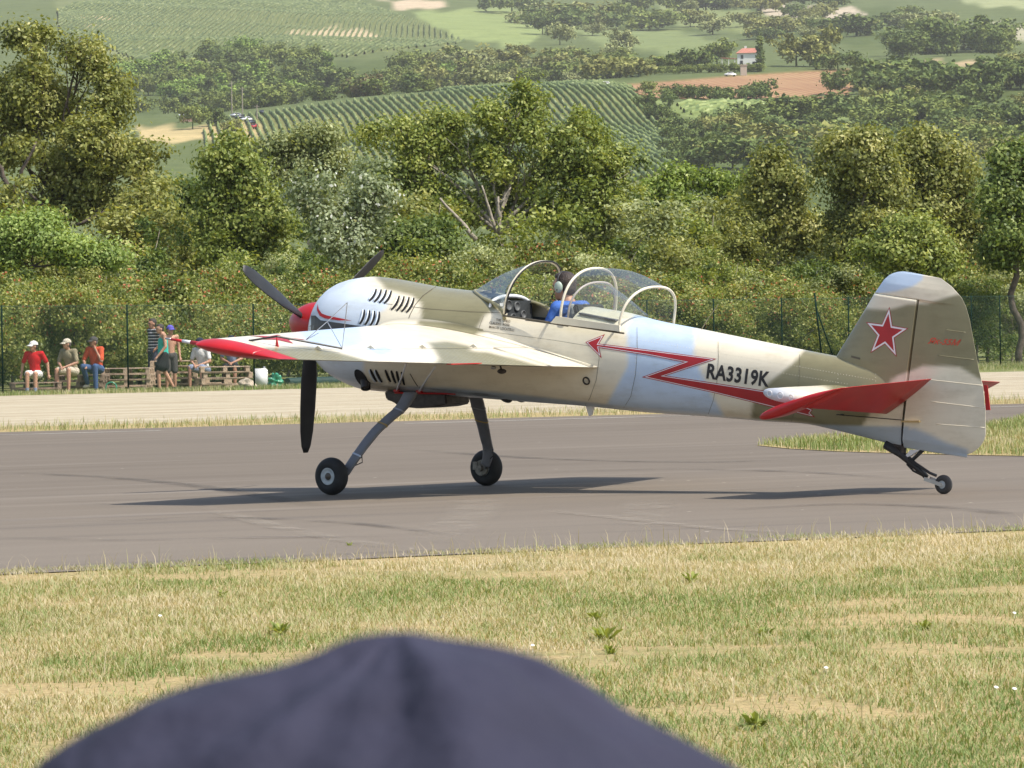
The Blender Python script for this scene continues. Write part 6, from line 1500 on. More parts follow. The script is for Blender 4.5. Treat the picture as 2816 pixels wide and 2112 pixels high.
person(foot(424, 1048, 131.0), R(-150), ps, 'standing spectator in striped shirt and dark trousers behind the woman', s=1.06, skin=M_SKIN2, shirt=(c_stripe, .8), bottom=(cloth('slate_trousers', (.05, .055, .08)), 1.9, 0), shoes=c_white, hair=M_HAIRD)
ps = dict(STAND); ps['kn'] = ((.14, .08, .50), (-.06, -.09, .49)); ps['an'] = ((.12, .08, .09), (-.26, -.10, .13)); ps['toe'] = ((.28, .09, .04), (-.13, -.11, .04)); ps['head'] = (.07, 0, 1.56); ps['wr'] = ((.18, .22, .88), (-.02, -.25, .86)); ps['el'] = ((-.02, .24, 1.12), (-.06, -.24, 1.12))
person(foot(450, 1052, 127.2), R(-166), ps, 'walking woman in teal top and black shorts looking down', s=.985, shirt=(c_teal, 0, 1), bottom=(c_black, .62, .06), shoes=c_black, hair=M_HAIRD, head_turn=R(10))
ps = dict(STAND); person(foot(470, 1046, 129.6), R(-70), ps, 'bare-chested spectator in violet cap behind the woman in teal', s=.955, skin=M_SKIN, bottom=(c_dgrey, .9, .02), shoes=c_black, hair=M_HAIRD, hat=(c_purple, c_purple), head_turn=R(20))
ps = seated(.42, .16, .05, .16); person(foot(562, 1044, 130.0), R(-115), ps, 'seated spectator in navy cap and grey-blue shorts beside the slatted pallets', skin=M_SKIN, shirt=(c_white, .7), bottom=(c_grey, .9, .02), shoes=c_navy, hair=M_HAIRD, hat=(c_navy, c_white), head_turn=R(-25))
ps = seated(.46, .10, .0, .12); person(foot(640, 1044, 132.2), R(-95), ps, 'seated spectator in dark cap behind the stack of pallets by the rock', skin=M_SKIN2, shirt=(c_grey, .7), bottom=(c_black, .9, .02), shoes=c_black, hair=M_HAIRD, hat=(c_navy, c_navy))

# ================================================================== HILLSIDE DETAIL
def on_hill(px, py, d0=1180, d1=4200):
    for d in np.arange(d0, d1, 12.0):
        if float(ter_y(round(px / 4) * 4, d)[0]) <= py: break
    x, z = ter_z(round(px / 4) * 4, d); r = ray(px, py); x = r.x / r.y * d
    return Vector((x, float(d), ter_xy(x, float(d))))
H_MATS = [leaf_mat('hill_foliage_dark', [(0.042, 0.068, 0.014), (0.085, 0.126, 0.025), (0.145, 0.186, 0.039), (0.224, 0.252, 0.062)], trans=.1, rough=.8), leaf_mat('hill_foliage_mid', [(0.070, 0.097, 0.019), (0.137, 0.176, 0.032), (0.206, 0.244, 0.051), (0.292, 0.320, 0.083)], trans=.1, rough=.8),
          leaf_mat('hill_foliage_olive', [(0.095, 0.102, 0.027), (0.180, 0.186, 0.047), (0.268, 0.269, 0.072), (0.361, 0.353, 0.114)], trans=.1, rough=.8), leaf_mat('hill_foliage_greyish', [(0.121, 0.135, 0.047), (0.206, 0.228, 0.083), (0.310, 0.328, 0.129), (0.430, 0.437, 0.185)], trans=.1, rough=.8), leaf_mat('hill_foliage_fresh', [(0.085, 0.143, 0.027), (0.156, 0.235, 0.041), (0.240, 0.336, 0.062), (0.343, 0.437, 0.092)], trans=.1, rough=.8), leaf_mat('hill_foliage_russet', [(0.078, 0.068, 0.029), (0.145, 0.119, 0.051), (0.206, 0.168, 0.072), (0.258, 0.219, 0.092)], trans=.1, rough=.8)]
HP = {}
def hill_proto(seed, kind):
    r = np.random.default_rng(seed); lob = []
    if kind == 'round':
        for k in range(9): a = r.random() * 6.28; q = .55 * math.sqrt(r.random()); lob.append([q * math.cos(a), q * math.sin(a), .38 + .42 * r.random(), .36, .36, .24])
    elif kind == 'tall':
        for k in range(8): a = r.random() * 6.28; q = .28 * r.random(); lob.append([q * math.cos(a), q * math.sin(a), .25 + .7 * k / 7, .28 - .015 * k, .28 - .015 * k, .2])
    elif kind == 'spire':
        for k in range(9): lob.append([0, 0, .08 + .85 * k / 8, .105 - .04 * abs(k - 3) / 5, .105 - .04 * abs(k - 3) / 5, .1])
    else:
        for k in range(9): a = r.random() * 6.28; q = .8 * math.sqrt(r.random()); lob.append([q * math.cos(a), q * math.sin(a), .22 + .25 * r.random(), .34, .34, .22])
    n = 1500 if kind != 'spire' else 1100
    V, Q, T = leaves(np.array(lob), n, .062 if kind != 'spire' else .045, r, clump=.075 if kind != 'spire' else .03, nclump=90, shell=.35)
    bm = bmesh.new(); tube(bm, [(0, 0, -.08), (0, 0, .45)], [.035, .02], 6); tm = bpy.data.meshes.new('t'); bm.to_mesh(tm); bm.free()
    return V, Q, T
for kind, ns in (('round', 4), ('tall', 3), ('spire', 1), ('bush', 3)):
    for i in range(ns):
        V, Q, T = hill_proto(hash(kind) % 97 + 31 * i if False else {'round': 300, 'tall': 400, 'spire': 500, 'bush': 600}[kind] + i, kind)
        # short trunk as part of the small far tree
        a = np.linspace(0, 2 * PI, 6, endpoint=False); tr = np.concatenate([np.stack([.03 * np.cos(a), .03 * np.sin(a), np.full(6, -.1)], 1), np.stack([.02 * np.cos(a), .02 * np.sin(a), np.full(6, .4)], 1)])
        tq = np.array([[k, (k + 1) % 6, 6 + (k + 1) % 6, 6 + k] for k in range(6)]) + len(V)
        VV = np.concatenate([V, tr]); QQ = np.concatenate([Q, tq]); TT = np.concatenate([T, np.zeros(6)])
        for mi, m_ in enumerate(H_MATS):
            me = np_mesh('hill_tree', VV, QQ, 4, {'tint': ('FACE', 'FLOAT', TT)}); me.materials.append(m_); HP.setdefault((kind, mi), []).append(me)
hr = np.random.default_rng(77)
def hill_tree(px, py, hpx, kind='round', mi=0, label='', group=None, d0=1180, d1=4200, wide=1.0, name=None):
    p = on_hill(px, py, d0, d1); h = hpx / F * p.y; ms = HP[(kind, mi)]; o = bpy.data.objects.new(name or ('bush' if kind == 'bush' else 'cypress' if kind == 'spire' else 'tree'), ms[int(hr.integers(len(ms)))]); COL.objects.link(o)
    o.location = p; sz = h / (1.0 if kind != 'bush' else .6); o.scale = (sz * wide, sz * wide, sz); o.rotation_euler = (0, 0, float(hr.random() * 6.28)); tag(o, label, 'bush' if kind == 'bush' else 'tree', group); return o
def wood(poly, n, h, mats, label, group, kinds=('round',), d0=1180, d1=4200):
    xs = [q[0] for q in poly]; ys = [q[1] for q in poly]; k = 0; tries = 0
    while k < n and tries < 9000:
        tries += 1; q = np.array([hr.uniform(min(xs), max(xs)), hr.uniform(min(ys), max(ys))])
        if not inpoly(q[None], poly)[0]: continue
        hill_tree(float(q[0]), float(q[1]), hr.uniform(*h), kinds[int(hr.integers(len(kinds)))], mats[int(hr.integers(len(mats)))], label, group, d0, d1, hr.uniform(1.0, 1.5)); k += 1
wood([(420, 190), (640, 150), (760, 165), (900, 190), (1130, 190), (1330, 215), (1300, 262), (1000, 298), (640, 335), (500, 315)], 80, (42, 72), (0, 0, 1, 1, 4), 'dense green tree in the valley wood behind the domed vineyard', 'trees of the valley wood', ('round', 'round', 'tall'), 1800)
wood([(1130, 185), (1330, 160), (1560, 165), (1900, 175), (1930, 195), (1650, 236), (1300, 262)], 44, (36, 62), (1, 2, 3, 0), 'pale or dark round tree in the wood between vineyard and farmhouse', 'trees between vineyard and farmhouse', ('round', 'bush'), 1800)
wood([(250, 215), (330, 190), (440, 230), (500, 300), (470, 320), (330, 320)], 16, (40, 66), (4, 4, 1), 'fresh green tree in the copse left of the utility poles', 'trees of the fresh green copse', ('round',), 1600)
wood([(1900, 350), (2380, 340), (2400, 240), (2520, 215), (2700, 215), (2900, 200), (2950, 470), (2500, 490), (1900, 480)], 108, (44, 84), (0, 0, 1, 0, 2), 'dark tree of the wood below the ploughed field', 'trees of the wood below the ploughed field', ('round', 'round', 'bush'), 1150, 1900)
wood([(1480, 70), (1560, 50), (1720, 40), (1900, 20), (2300, 30), (2560, 40), (2560, 90), (2380, 120), (2130, 110), (1960, 70), (1700, 105)], 52, (28, 58), (0, 2, 3, 1), 'hazy tree on the upper hillside above the farmhouse', 'trees on the upper hillside', ('round', 'bush'), 2200)
wood([(2440, 165), (2520, 130), (2780, 135), (2790, 165), (2560, 160)], 18, (50, 96), (0, 0, 1), 'tall dark tree clustered on the knoll right of the farmhouse', 'trees on the knoll', ('tall', 'round'), 1900)
for q in ((1860, 276), (1890, 277), (1920, 277), (1952, 276), (1985, 276), (2018, 274), (2050, 274)): hill_tree(q[0], q[1], 32, 'bush', 0, 'clipped dark bush in the hedge at the foot of the ploughed field', 'bushes of the field hedge', 1500, 2200)
for q in ((1800, 310), (1822, 335), (1842, 360), (1858, 392), (1876, 425), (1888, 455), (1900, 470)): hill_tree(q[0], q[1], 40, 'bush', 0, 'bush in the hedge along the right edge of the domed vineyard', 'bushes edging the domed vineyard', 1180, 2000)
for px in range(1800, 2100, 26): hill_tree(px, 206 - (px - 1800) * .03, 20, 'bush', 1, 'low bush in the hedge before the farmhouse', 'bushes before the farmhouse', 1700, 2300)
hill_tree(2091, 196, 98, 'spire', 0, 'tall dark narrow cypress beside the white farmhouse', None, 1800)
hill_tree(2190, 186, 92, 'round', 2, 'broad pale round tree right of the cypress', None, 1800, wide=1.25)
hill_tree(2270, 184, 100, 'tall', 2, 'upright grey-brown tree between pale round tree and knoll', None, 1800)
hill_tree(1972, 180, 72, 'round', 1, 'spreading tree left of the farmhouse porch', None, 1800)
hill_tree(2304, 196, 50, 'bush', 0, 'dark rounded bush at the top corner of the ploughed field', None, 1700)
hill_tree(2284, 276, 72, 'round', 0, 'rounded tree standing on the lower edge of the ploughed field', None, 1500)
hill_tree(2090, 277, 62, 'round', 0, 'tree at the right end of the field hedge', None, 1500)
hill_tree(1786, 268, 38, 'round', 1, 'small lone tree at the left tip of the ploughed field', None, 1500)
hill_tree(1408, 42, 52, 'bush', 0, 'dark square-topped bush at the top of the hill', None, 2300)
hill_tree(1492, 92, 60, 'round', 0, 'dark lone tree in the upper meadow', None, 2300)
hill_tree(1540, 140, 62, 'round', 3, 'greyish round tree below the upper meadow', None, 2200)
hill_tree(1705, 150, 62, 'round', 3, 'silvery dome-shaped tree above the valley wood', None, 2200)
hill_tree(1960, 92, 60, 'round', 3, 'silvery tree on the slope above the farmhouse', None, 2200, wide=1.3)
hill_tree(1000, 282, 84, 'round', 5, 'russet-brown tree at the edge of the valley wood', None, 1800)
hill_tree(1160, 262, 92, 'round', 2, 'yellowish tree leaning over the vineyard crest', None, 1800); hill_tree(1280, 246, 84, 'tall', 2, 'yellow-green pyramid tree on the vineyard crest', None, 1800)
hill_tree(530, 352, 66, 'round', 1, 'round tree beside the yellow field', None, 1300, 2000); hill_tree(582, 348, 54, 'round', 0, 'dark tree at the foot of the utility poles', None, 1300, 2000); hill_tree(640, 372, 46, 'round', 2, 'olive bush beside the parked cars', None, 1300, 2000)
hill_tree(1960, 372, 74, 'round', 0, 'dark rounded tree left of the wood below the field', None, 1300, 2000)
# vineyards: every row of vines is a thing of its own
M_VINE = leaf_mat('vine_leaves', [(0.086, 0.130, 0.039), (0.162, 0.216, 0.065), (0.248, 0.302, 0.097), (0.367, 0.410, 0.173)], trans=.1, rough=.85)
M_VINE2 = leaf_mat('upper_vine_leaves', [(0.053, 0.081, 0.024), (0.100, 0.134, 0.040), (0.154, 0.187, 0.060), (0.228, 0.254, 0.107)], trans=.1, rough=.85)
def vine_row(x_of_d, ds, label, group, w=.55, h=1.35, cut=None, step=5.0, vm=None):
    pts = []
    for d in np.arange(ds[0], ds[1], step):
        x = x_of_d(d); pts.append((x, d, ter_xy(x, d)))
    if len(pts) < 3: return
    P = np.array(pts); PX_ = proj_np(P); keep = inpoly(PX_, cut) if cut else np.ones(len(P), bool)
    if keep.sum() < 4: return
    i0 = np.argmax(keep); i1 = len(keep) - np.argmax(keep[::-1]); P = P[i0:i1]; n = len(P)
    k = hr.random((n, 4)); o = P[0].copy(); V = np.zeros((n, 5, 3)); ww = w * (.6 + .8 * k[:, 0]); hh = h * (.7 + .5 * k[:, 1])
    for j, (a, b) in enumerate(((-.5, -.1), (-.6, .45), (0.0, 1.0), (.6, .5), (.5, -.1))):
        V[:, j, 0] = P[:, 0] - o[0] + a * ww + (k[:, 2] - .5) * .25; V[:, j, 1] = P[:, 1] - o[1]; V[:, j, 2] = P[:, 2] - o[2] + b * hh
    idx = np.arange(n * 5).reshape(n, 5); Q = np.stack([idx[:-1, :-1], idx[:-1, 1:], idx[1:, 1:], idx[1:, :-1]], -1).reshape(-1, 4)
    me = np_mesh('vine_row', V.reshape(-1, 3), Q, 4, {'tint': ('FACE', 'FLOAT', np.clip(hr.normal(.45, .22, len(Q)), 0, 1))}); ob = link('vine_row', me, vm or M_VINE); ob.location = o; tag(ob, label, 'vine row', group)
for k in range(74):
    x0 = -112 + 2.25 * k; vine_row(lambda d, x0=x0: x0 - .075 * (d - 1700) + 5.0 * math.sin((d - 1250) / 260.0), (1180, 1760), 'row of green vines on the domed vineyard behind the trees', 'vine rows of the domed vineyard', cut=VINE_A)
VB = [(150, -60), (880, -60), (1000, 8), (1150, 58), (1290, 118), (1050, 142), (960, 160), (760, 150), (520, 168), (420, 190), (330, 150), (160, 90)]
for k in range(96):
    x0 = -300 + 3.1 * k; vine_row(lambda d, x0=x0: x0 + .05 * (d - 2400) + 14 * math.sin((d - 2300) / 210.0), (2250, 3900), 'row of vines on the steep upper vineyard at the top left', 'vine rows of the upper vineyard', w=.8, h=1.5, cut=VB, step=9.0, vm=M_VINE2)
for k in range(26):
    x0 = 48 + 3.2 * k; vine_row(lambda d, x0=x0: x0 + .25 * (d - 1650), (1560, 1760), 'row of vines below the ploughed field', 'vine rows below the ploughed field', cut=[(1850, 283), (2400, 275), (2380, 325), (1900, 332)])
# ploughed field furrows laid as a sheet over the slope
def plough_mat():
    m, n, p = new_mat('ploughed_red_soil'); g = N(n, 'ShaderNodeNewGeometry'); mp = N(n, 'ShaderNodeMapping'); mp.inputs['Rotation'].default_value = (0, 0, .32); n.links.new(g.outputs['Position'], mp.inputs['Vector']); sp = N(n, 'ShaderNodeSeparateXYZ'); n.links.new(mp.outputs[0], sp.inputs[0])
    w = math_(n, 'SINE', math_(n, 'MULTIPLY', sp.outputs['X'], 2 * PI / 2.6)); z = noise(n, g.outputs['Position'], .05, 4, .6)
    f = math_(n, 'ADD', math_(n, 'MULTIPLY', w, .25), z); n.links.new(ramp(n, f, [(.2, (.19, .085, .035)), (.5, (.30, .155, .068)), (.85, (.33, .22, .10))]).outputs[0], p.inputs['Base Color']); p.inputs['Roughness'].default_value = .95; return m
V, Fq = [], []; cols_ = np.linspace(1690, 2345, 60); rws = np.linspace(1560, 1990, 60)
for px in cols_:
    for d in rws: x, z = ter_z(round(px / 4) * 4, d); V.append((x, d, z + .25))
V = np.array(V); PXV = proj_np(V); ok = inpoly(PXV, PLOUGH); Fq = [f for f in grid_faces(60, 60) if all(ok[i] for i in f)]
used = sorted({i for f in Fq for i in f}); rm = {o_: k for k, o_ in enumerate(used)}
if used: tag(pobj('ploughed_field', [V[i] for i in used], [tuple(rm[i] for i in f) for f in Fq], plough_mat(), None, True), 'ploughed red-brown field on the hillside', 'field', kind='structure')
# farmhouse
M_WALL = mat('whitewashed_wall', (.72, .70, .66), .8, var=.06); M_ROOF = mat('red_roof_tiles', (.40, .16, .11), .8, var=.2, scale=2); M_WIN = mat('dark_window', (.03, .03, .035), .3)
hb = on_hill(2062, 184, 1850); hb.z -= .3; hse = empty('farmhouse', hb, R(-8), 'white farmhouse with red tiled roof beside the cypress', 'house')
bm = bmesh.new(); box(bm, (0, 0, 2.3), (8.2, 7.0, 4.8)); bobj('wall', bm, M_WALL, hse)
bm = bmesh.new(); e = [(-4.6, -4.0, 4.6), (4.6, -4.0, 4.6), (4.6, 4.0, 4.6), (-4.6, 4.0, 4.6), (-2.6, 0, 6.5), (3.4, 0, 6.5)]; vs = [bm.verts.new(v) for v in e]
for f in ((0, 1, 5, 4), (1, 2, 5), (2, 3, 4, 5), (3, 0, 4), (3, 2, 1, 0)): bm.faces.new([vs[i] for i in f])
roof = bobj('roof', bm, M_ROOF, hse); bm = bmesh.new(); box(bm, (-1.5, .6, 6.6), (.7, .7, 1.4)); bobj('chimney', bm, M_WALL, roof)
for x, z, w_, h_ in ((-2.4, 3.3, .9, 1.3), (1.9, .9, 1.2, 1.2), (-2.6, 1.0, 1.0, 1.9), (3.0, 1.0, .9, 1.2)):
    bm = bmesh.new(); box(bm, (x, -3.53, z), (w_, .12, h_)); bobj('window', bm, M_WIN, hse)
bm = bmesh.new(); box(bm, (-7.2, -1.5, 2.9), (5.6, 4.2, .25), Matrix.Rotation(.08, 3, 'Y')); po = bobj('porch_roof', bm, M_ROOF, hse)
for x in (-9.6, -7.2, -5.0): bm = bmesh.new(); box(bm, (x, -3.3, 1.3), (.25, .25, 3.2)); bobj('porch_post', bm, M_WALL, hse)
g = on_hill(2045, 207, 1700); bm = bmesh.new(); box(bm, (0, 0, 1.3), (2.2, 2.0, 4.2)); box(bm, (0, 0, 3.5), (2.6, 2.4, .3)); tag(bobj('stone_shed', bm, mat('beige_stone', (.42, .34, .27), .9), None, loc=g), 'small beige stone hut in front of the farmhouse', 'hut')
g = on_hill(512, 338, 1300, 2000); sh_ = empty('field_shed', g, .1, 'small brick shed with grey roof by the yellow field', 'shed'); bm = bmesh.new(); box(bm, (0, 0, .9), (3.6, 2.6, 2.2)); bobj('wall', bm, mat('pale_brick', (.36, .21, .16), .9), sh_); bm = bmesh.new(); box(bm, (0, 0, 2.1), (4.4, 3.2, .2), Matrix.Rotation(.12, 3, 'X')); bobj('roof', bm, mat('grey_sheet_roof', (.5, .5, .5), .6), sh_)
g = on_hill(452, 172, 2000); tag(bobj('white_hut', (lambda b: (box(b, (0, 0, 1), (4.2, 2.5, 2.4)), box(b, (0, 0, 2.4), (4.8, 3.0, .3)), b)[-1])(bmesh.new()), M_WALL, None, loc=g), 'tiny white hut at the foot of the upper vineyard', 'hut')
g = on_hill(2770, 330, 1250, 1900); tag(bobj('white_hut', (lambda b: (box(b, (0, 0, .9), (6.5, 3.0, 1.8)), box(b, (0, 0, 2.0), (7.2, 3.8, .18)), b)[-1])(bmesh.new()), M_WALL, None, loc=g), 'low pale-roofed shed among the trees at the right', 'shed')
g = on_hill(2600, 128, 1900); tag(bobj('house', (lambda b: (box(b, (0, 0, 1.5), (6, 5, 5)), box(b, (0, 0, 4.2), (6.8, 5.8, .5)), b)[-1])(bmesh.new()), mat('ochre_plaster', (.48, .38, .24), .9), None, loc=g), 'ochre house half hidden by the knoll trees', 'house')
# cars on the hill
def car(px, py, rz, paint_, label, group=None, d0=1300, d1=2300):
    g = on_hill(px, py, d0, d1); c = empty('parked_car', g, rz, label, 'car', group)
    bm = bmesh.new(); prof = [(-2.05, .35), (-2.1, .75), (-1.95, .95), (-1.35, 1.0), (-.75, 1.42), (.75, 1.45), (1.35, 1.02), (2.0, .88), (2.1, .6), (2.05, .35)]
    lo = [bm.verts.new((x, -.82, z)) for x, z in prof]; hi = [bm.verts.new((x, .82, z)) for x, z in prof]; bm.faces.new(lo[::-1]); bm.faces.new(hi)
    for i in range(len(prof)): bm.faces.new((lo[i], hi[i], hi[(i + 1) % len(prof)], lo[(i + 1) % len(prof)]))
    bmesh.ops.recalc_face_normals(bm, faces=bm.faces); bmesh.ops.bevel(bm, geom=bm.edges[:], offset=.06, segments=2, affect='EDGES'); bobj('body', bm, paint_, c, True)
    for s in (1, -1):
        bm = bmesh.new(); vs = [bm.verts.new((x, s * .835, z)) for x, z in ((-1.1, 1.03), (-.68, 1.36), (.68, 1.38), (1.1, 1.05))]; bm.faces.new(vs); bobj('side_window', bm, M_WIN, c)
        for x in (-1.3, 1.3): bm = bmesh.new(); lathe(bm, [(-.1, 0), (-.1, .31), (.1, .31), (.1, 0)], (x, s * .74, .31), (0, 1, 0), 16); bobj('wheel', bm, M_RUB, c)
    for x0, z0, x1, z1_ in ((1.33, 1.05, .80, 1.42), (-1.34, 1.03, -.80, 1.39)):
        bm = bmesh.new(); ex_ = .02 if x0 > 0 else -.02; vs = [bm.verts.new((x0 + ex_, -.68, z0)), bm.verts.new((x0 + ex_, .68, z0)), bm.verts.new((x1 + ex_, .62, z1_)), bm.verts.new((x1 + ex_, -.62, z1_))]; bm.faces.new(vs); bobj('windscreen', bm, M_WIN, c)
    return c
cw = mat('white_car_paint', (.75, .75, .76), .3, coat=.5, var=.04); cb_ = mat('dark_car_paint', (.03, .035, .05), .3, coat=.5); cs = mat('silver_car_paint', (.42, .44, .46), .3, metal=.3, coat=.5); cr_ = mat('red_car_paint', (.4, .03, .03), .3, coat=.5)
car(1665, 234, .2, cw, 'white car parked at the tip of the vineyard crest'); car(2008, 210, 0.05, cw, 'white car on the track left of the stone hut', None, 1700)
for i, (px, py, m_, nm) in enumerate(((650, 324, cs, 'silver'), (664, 332, cb_, 'dark'), (678, 338, cw, 'white'), (692, 346, cb_, 'dark'), (700, 356, cr_, 'red'), (722, 314, cb_, 'dark'))): car(px, py, .5 + .2 * i, m_, ('%s car parked in the cluster below the utility poles' % nm) if i < 5 else 'dark car parked alone on the vineyard crest', 'cars parked below the poles' if i < 5 else None)
for px, py, h in ((638, 320, 96), (667, 318, 80), (707, 330, 40)):
    g = on_hill(px, py, 1300, 2000); hh = h / F * g.y; pl = empty('utility_pole', g, 0, {96: 'tallest pale utility pole with crossarm beside the cars', 80: 'shorter pale utility pole next to the tallest one', 40: 'low post standing on the vineyard crest'}[h], 'pole'); bm = bmesh.new(); tube(bm, [(0, 0, -.5), (0, 0, hh)], [.2, .14], 8); bobj('shaft', bm, M_BARKP, pl); bm = bmesh.new(); box(bm, (0, 0, hh - .6), (1.6, .15, .15)); bobj('crossarm', bm, M_BARKP, pl)

# ================================================================== FOREGROUND
rng = np.random.default_rng(4)
n = 330000
d_ = rng.uniform(16.5, 41, n) ; x_ = rng.uniform(-1, 1, n) * (d_ * 1480 / F + .8); v_ = -x_ * math.sin(TH) + d_ * math.cos(TH)
k = v_ < V_NEAR + .02 + .22 * vnoise(x_, d_, 12, 2.2) + .12 * rng.normal(size=n); x_, d_ = x_[k], d_[k]
gr = vnoise(x_, d_ * .5, 21, 1.1) + .55 * vnoise(x_, d_ * .6, 22, 3.4); near = np.clip((26 - d_) / 10, -.9, .9); edge = np.clip((-x_ * math.sin(TH) + d_ * math.cos(TH) - (V_NEAR - 1.0)), 0, 1)
spot = np.clip(vnoise(x_, d_ * .45, 41, 5.0) + .6 * vnoise(x_, d_ * .5, 42, 2.2) - .55, 0, 1); right = np.clip(x_ / 3.0, -.6, 1) * np.clip((30 - d_) / 8, 0, 1); green = .50 + .30 * gr + .24 * near + .22 * edge + .45 * spot + .16 * right
bare = vnoise(x_ * .5 + d_ * .3, d_ * 1.0, 31, 1.6) + .5 * vnoise(x_, d_, 33, 4.0); k = (bare < .52) | (rng.random(len(x_)) < .12); x_, d_, green = x_[k], d_[k], green[k]
P = np.stack([x_, d_, np.full(len(x_), -.008)], 1)
tint = np.clip(green + rng.normal(0, .2, len(P)), 0, 1)
grass_obj('lawn_grass', 'short half-dry grass covering the verge in front of the runway', P, .031, .0042, tint, G_GRASS, rng, 1.3)
# taller straw and seed heads
n = 9000; d_ = rng.uniform(17, 40, n); x_ = rng.uniform(-1, 1, n) * (d_ * 1480 / F + .8); v_ = -x_ * math.sin(TH) + d_ * math.cos(TH); k = (v_ < V_NEAR - .05) & (rng.random(n) < np.clip(.25 + (v_ - (V_NEAR - 2.2)) * .4, .12, 1)); x_, d_ = x_[k], d_[k]
P = np.stack([x_, d_, np.full(len(x_), -.008)], 1); grass_obj('dry_stalks', 'taller bleached stalks standing out of the verge grass', P, .12, .0035, np.clip(rng.normal(.2, .22, len(P)), 0, 1), G_GRASS, rng, .5)
# broad-leaved weeds, low rosettes
def weed(px, py, r, seed):
    g = ground(px, py); rg = np.random.default_rng(seed); bm = bmesh.new(); tints = []
    n_ = int(34 + 22 * rg.random()); r *= .62
    for k in range(n_):
        a = rg.random() * 6.28; ln = r * (.5 + .7 * rg.random()); el = .25 + .9 * rg.random(); d = Vector((math.cos(a) * math.cos(el), math.sin(a) * math.cos(el), math.sin(el))); s = Vector((-math.sin(a), math.cos(a), 0)) * ln * (.06 + .07 * rg.random()); b = Vector((rg.normal() * r * .08, rg.normal() * r * .08, 0)); m = b + d * ln * .6; e = b + d * ln - Vector((0, 0, ln * .25))
        v = [bm.verts.new(q) for q in (b, m + s, e, m - s)]; bm.faces.new(v); tints.append(.35 + .4 * rg.random())
    me = bpy.data.meshes.new('weed'); bm.to_mesh(me); bm.free(); at = me.attributes.new('tint', 'FLOAT', 'FACE'); at.data.foreach_set('value', np.array(tints, np.float32)); return link('weed', me, G_MID, None, loc=(g.x, g.y, -.008))
WEEDS = [((770, 1742, .16), 'spreading jagged weed left of the cap in the grass'), ((1660, 1760, .17), 'upright dark green weed right of the cap in the grass'), ((1900, 1600, .15), 'dark bushy weed in the dry part of the verge'), ((1640, 1705, .14), 'low leafy weed above the upright dark weed'), ((610, 1640, .10), 'small lone sprig in the dry grass at the left'), ((2080, 2000, .17), 'sprawling weed low in the greener grass'), ((2540, 1730, .12), 'weed tuft in the pale grass at the right'), ((2100, 1745, .11), 'tuft of weeds between bare patches'), ((1680, 1795, .11), 'flat rosette at the foot of the upright weed'), ((640, 1930, .14), 'lush weed low at the left of the cap'), ((960, 1500, .07), 'dark sprig at the edge of the asphalt')]
for i, (q, lb) in enumerate(WEEDS): tag(weed(*q, 50 + i), lb, 'weed')
M_DAISY = mat('white_petals', (.8, .8, .78), .7)
for i, q in enumerate(((1465, 1790), (2272, 1853), (2790, 1700), (2740, 1908), (2790, 1912), (690, 1928), (440, 1707))):
    g = ground(*q); bm = bmesh.new(); lathe(bm, [(0, 0), (.002, .006), (0, .009)], (0, 0, .034), (0.1, -.4, .8), 9); tube(bm, [(0, 0, 0), (0, 0, .034)], .0006, 4); tag(bobj('daisy', bm, M_DAISY, None, loc=(g.x, g.y, -.008)), 'tiny white daisy in the green part of the verge', 'flower', 'daisies in the verge')

# person in front of the camera: only the top of the soft navy cap rises into the picture
DC = 1.30
SC = 1.2731
outl = [(80, 1659), (140, 1612), (200, 1572), (300, 1521), (450, 1472), (600, 1440), (680, 1412), (730, 1388), (775, 1374), (850, 1364), (900, 1366), (950, 1377), (1050, 1393), (1150, 1420), (1250, 1468), (1350, 1538), (1450, 1594), (1520, 1630), (1580, 1657)]
pk = at_depth(860 * SC, 1364 * SC, DC)
prof_l = sorted([((at_depth(x * SC, y * SC, DC).x - pk.x), at_depth(x * SC, y * SC, DC).z - pk.z) for x, y in outl])
xsP = np.array([q[0] for q in prof_l]); zsP = np.array([q[1] for q in prof_l])
def cap_prof(r, side):
    """drop of the crown at radius r; side -1 left .. +1 right"""
    def f(x):
        if x < xsP[0]: return zsP[0] - (xsP[0] - x) * 1.7 - ((xsP[0] - x) ** 2) * 14
        if x > xsP[-1]: return zsP[-1] - (x - xsP[-1]) * 1.5 - ((x - xsP[-1]) ** 2) * 14
        return float(np.interp(x, xsP, zsP))
    k = (side + 1) / 2; return f(-r) * (1 - k) + f(r) * k
prs, PPp, HHp = person((pk.x, DC, 0), R(95), dict(STAND), 'person in soft navy cap standing at the near edge of the verge', s=(pk.z - .02) / 1.71, skin=M_SKIN, shirt=(c_navy, .9), bottom=(c_jeans, 1.9, 0), shoes=c_black, hair=M_HAIRD)
M_CAP = mat('faded_navy_cotton_cap', (.033, .033, .054), .9, var=.12, scale=22, bump=.3, bscale=60, spec=.15)
V = []; nr_, na = 30, 96; Rm = .098
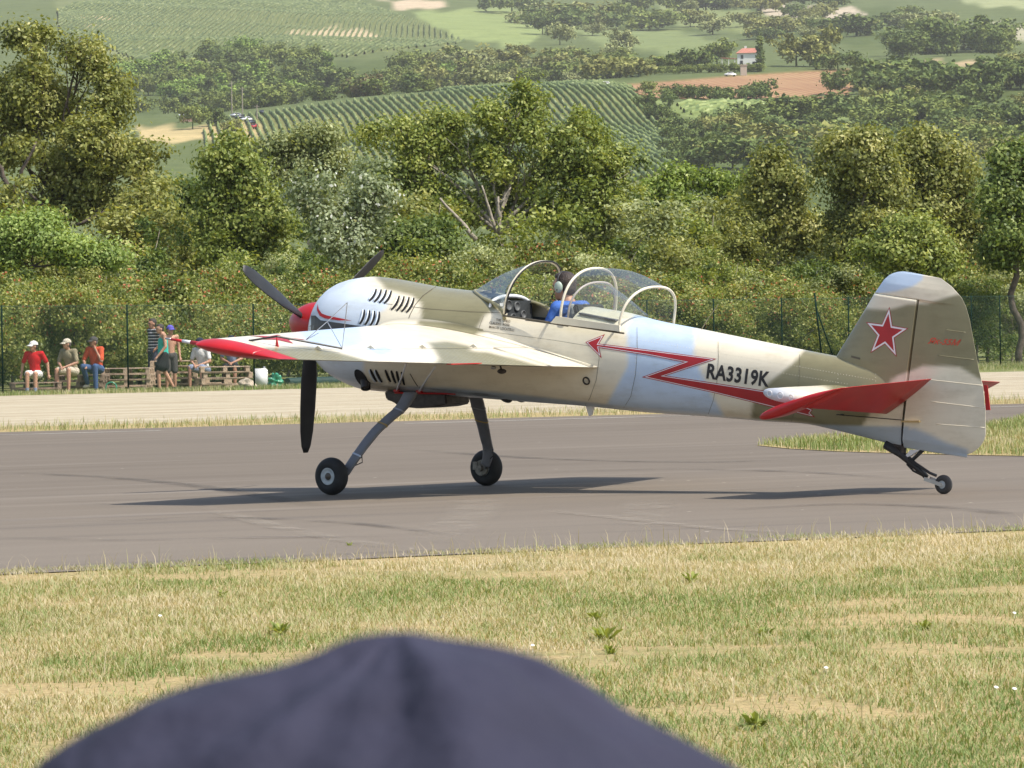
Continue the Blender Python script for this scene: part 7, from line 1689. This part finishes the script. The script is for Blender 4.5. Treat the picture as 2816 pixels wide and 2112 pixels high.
for i in range(nr_ + 1):
    for j in range(na):
        a = 2 * PI * j / na; r = Rm * i / nr_; dx, dy = math.cos(a), math.sin(a); z = cap_prof(r, dx)
        # folds in the soft cloth: a sharp ridge toward the camera and a few slack dents
        a0 = 1.5 * PI + .20; tt = min(1.0, max(0.0, (a - (a0 - .20)) / .20)); step = tt * tt * (3 - 2 * tt) * (math.exp(-(a - a0) / .55) if a > a0 else 1.0); dent2 = math.exp(-((a - (1.5 * PI - .75)) / .25) ** 2); dent3 = math.exp(-((a - (1.5 * PI + .95)) / .18) ** 2); dent4 = math.exp(-((a - (1.5 * PI - .32)) / .10) ** 2)
        g_ = min(1, i / 9) ** 1.2; rr = r + g_ * (.021 * step - .011 * dent2 - .007 * dent3 - .007 * dent4 + .0012 * math.sin(a * 9 + i * .4)); V.append((rr * dx, rr * dy * .98, z + g_ * .0015 * step))
for k in range(4):
    for j in range(na): a = 2 * PI * j / na; V.append((Rm * math.cos(a) * (1 - .01 * k), Rm * math.sin(a) * (1 - .01 * k), cap_prof(Rm, math.cos(a)) - .012 * (k + 1)))
Fc = grid_faces(nr_ + 5, na, True); capo = pobj('cap', V, Fc, M_CAP, prs, True); capo.matrix_parent_inverse = Matrix(); capo.location = prs.matrix_world.inverted() @ Vector((0, 0, 0)) if False else (0, 0, pk.z); capo.rotation_euler = (0, 0, -R(95)); recalc(capo.data)
# ================================================================== HAZE
bm = bmesh.new(); box(bm, (0, 2170, 190), (3400, 4640, 384)); hz = bobj('haze', bm, None); tag(hz, 'thin summer haze over the valley', 'haze', kind='stuff')
m = bpy.data.materials.new('summer_haze'); m.use_nodes = True; n_ = m.node_tree; n_.nodes.remove(n_.nodes['Principled BSDF']); pv = n_.nodes.new('ShaderNodeVolumePrincipled'); pv.inputs['Color'].default_value = (1.0, .97, .90, 1); pv.inputs['Density'].default_value = 0.60e-4; pv.inputs['Anisotropy'].default_value = .2
n_.links.new(pv.outputs[0], n_.nodes['Material Output'].inputs['Volume']); hz.data.materials.append(m)
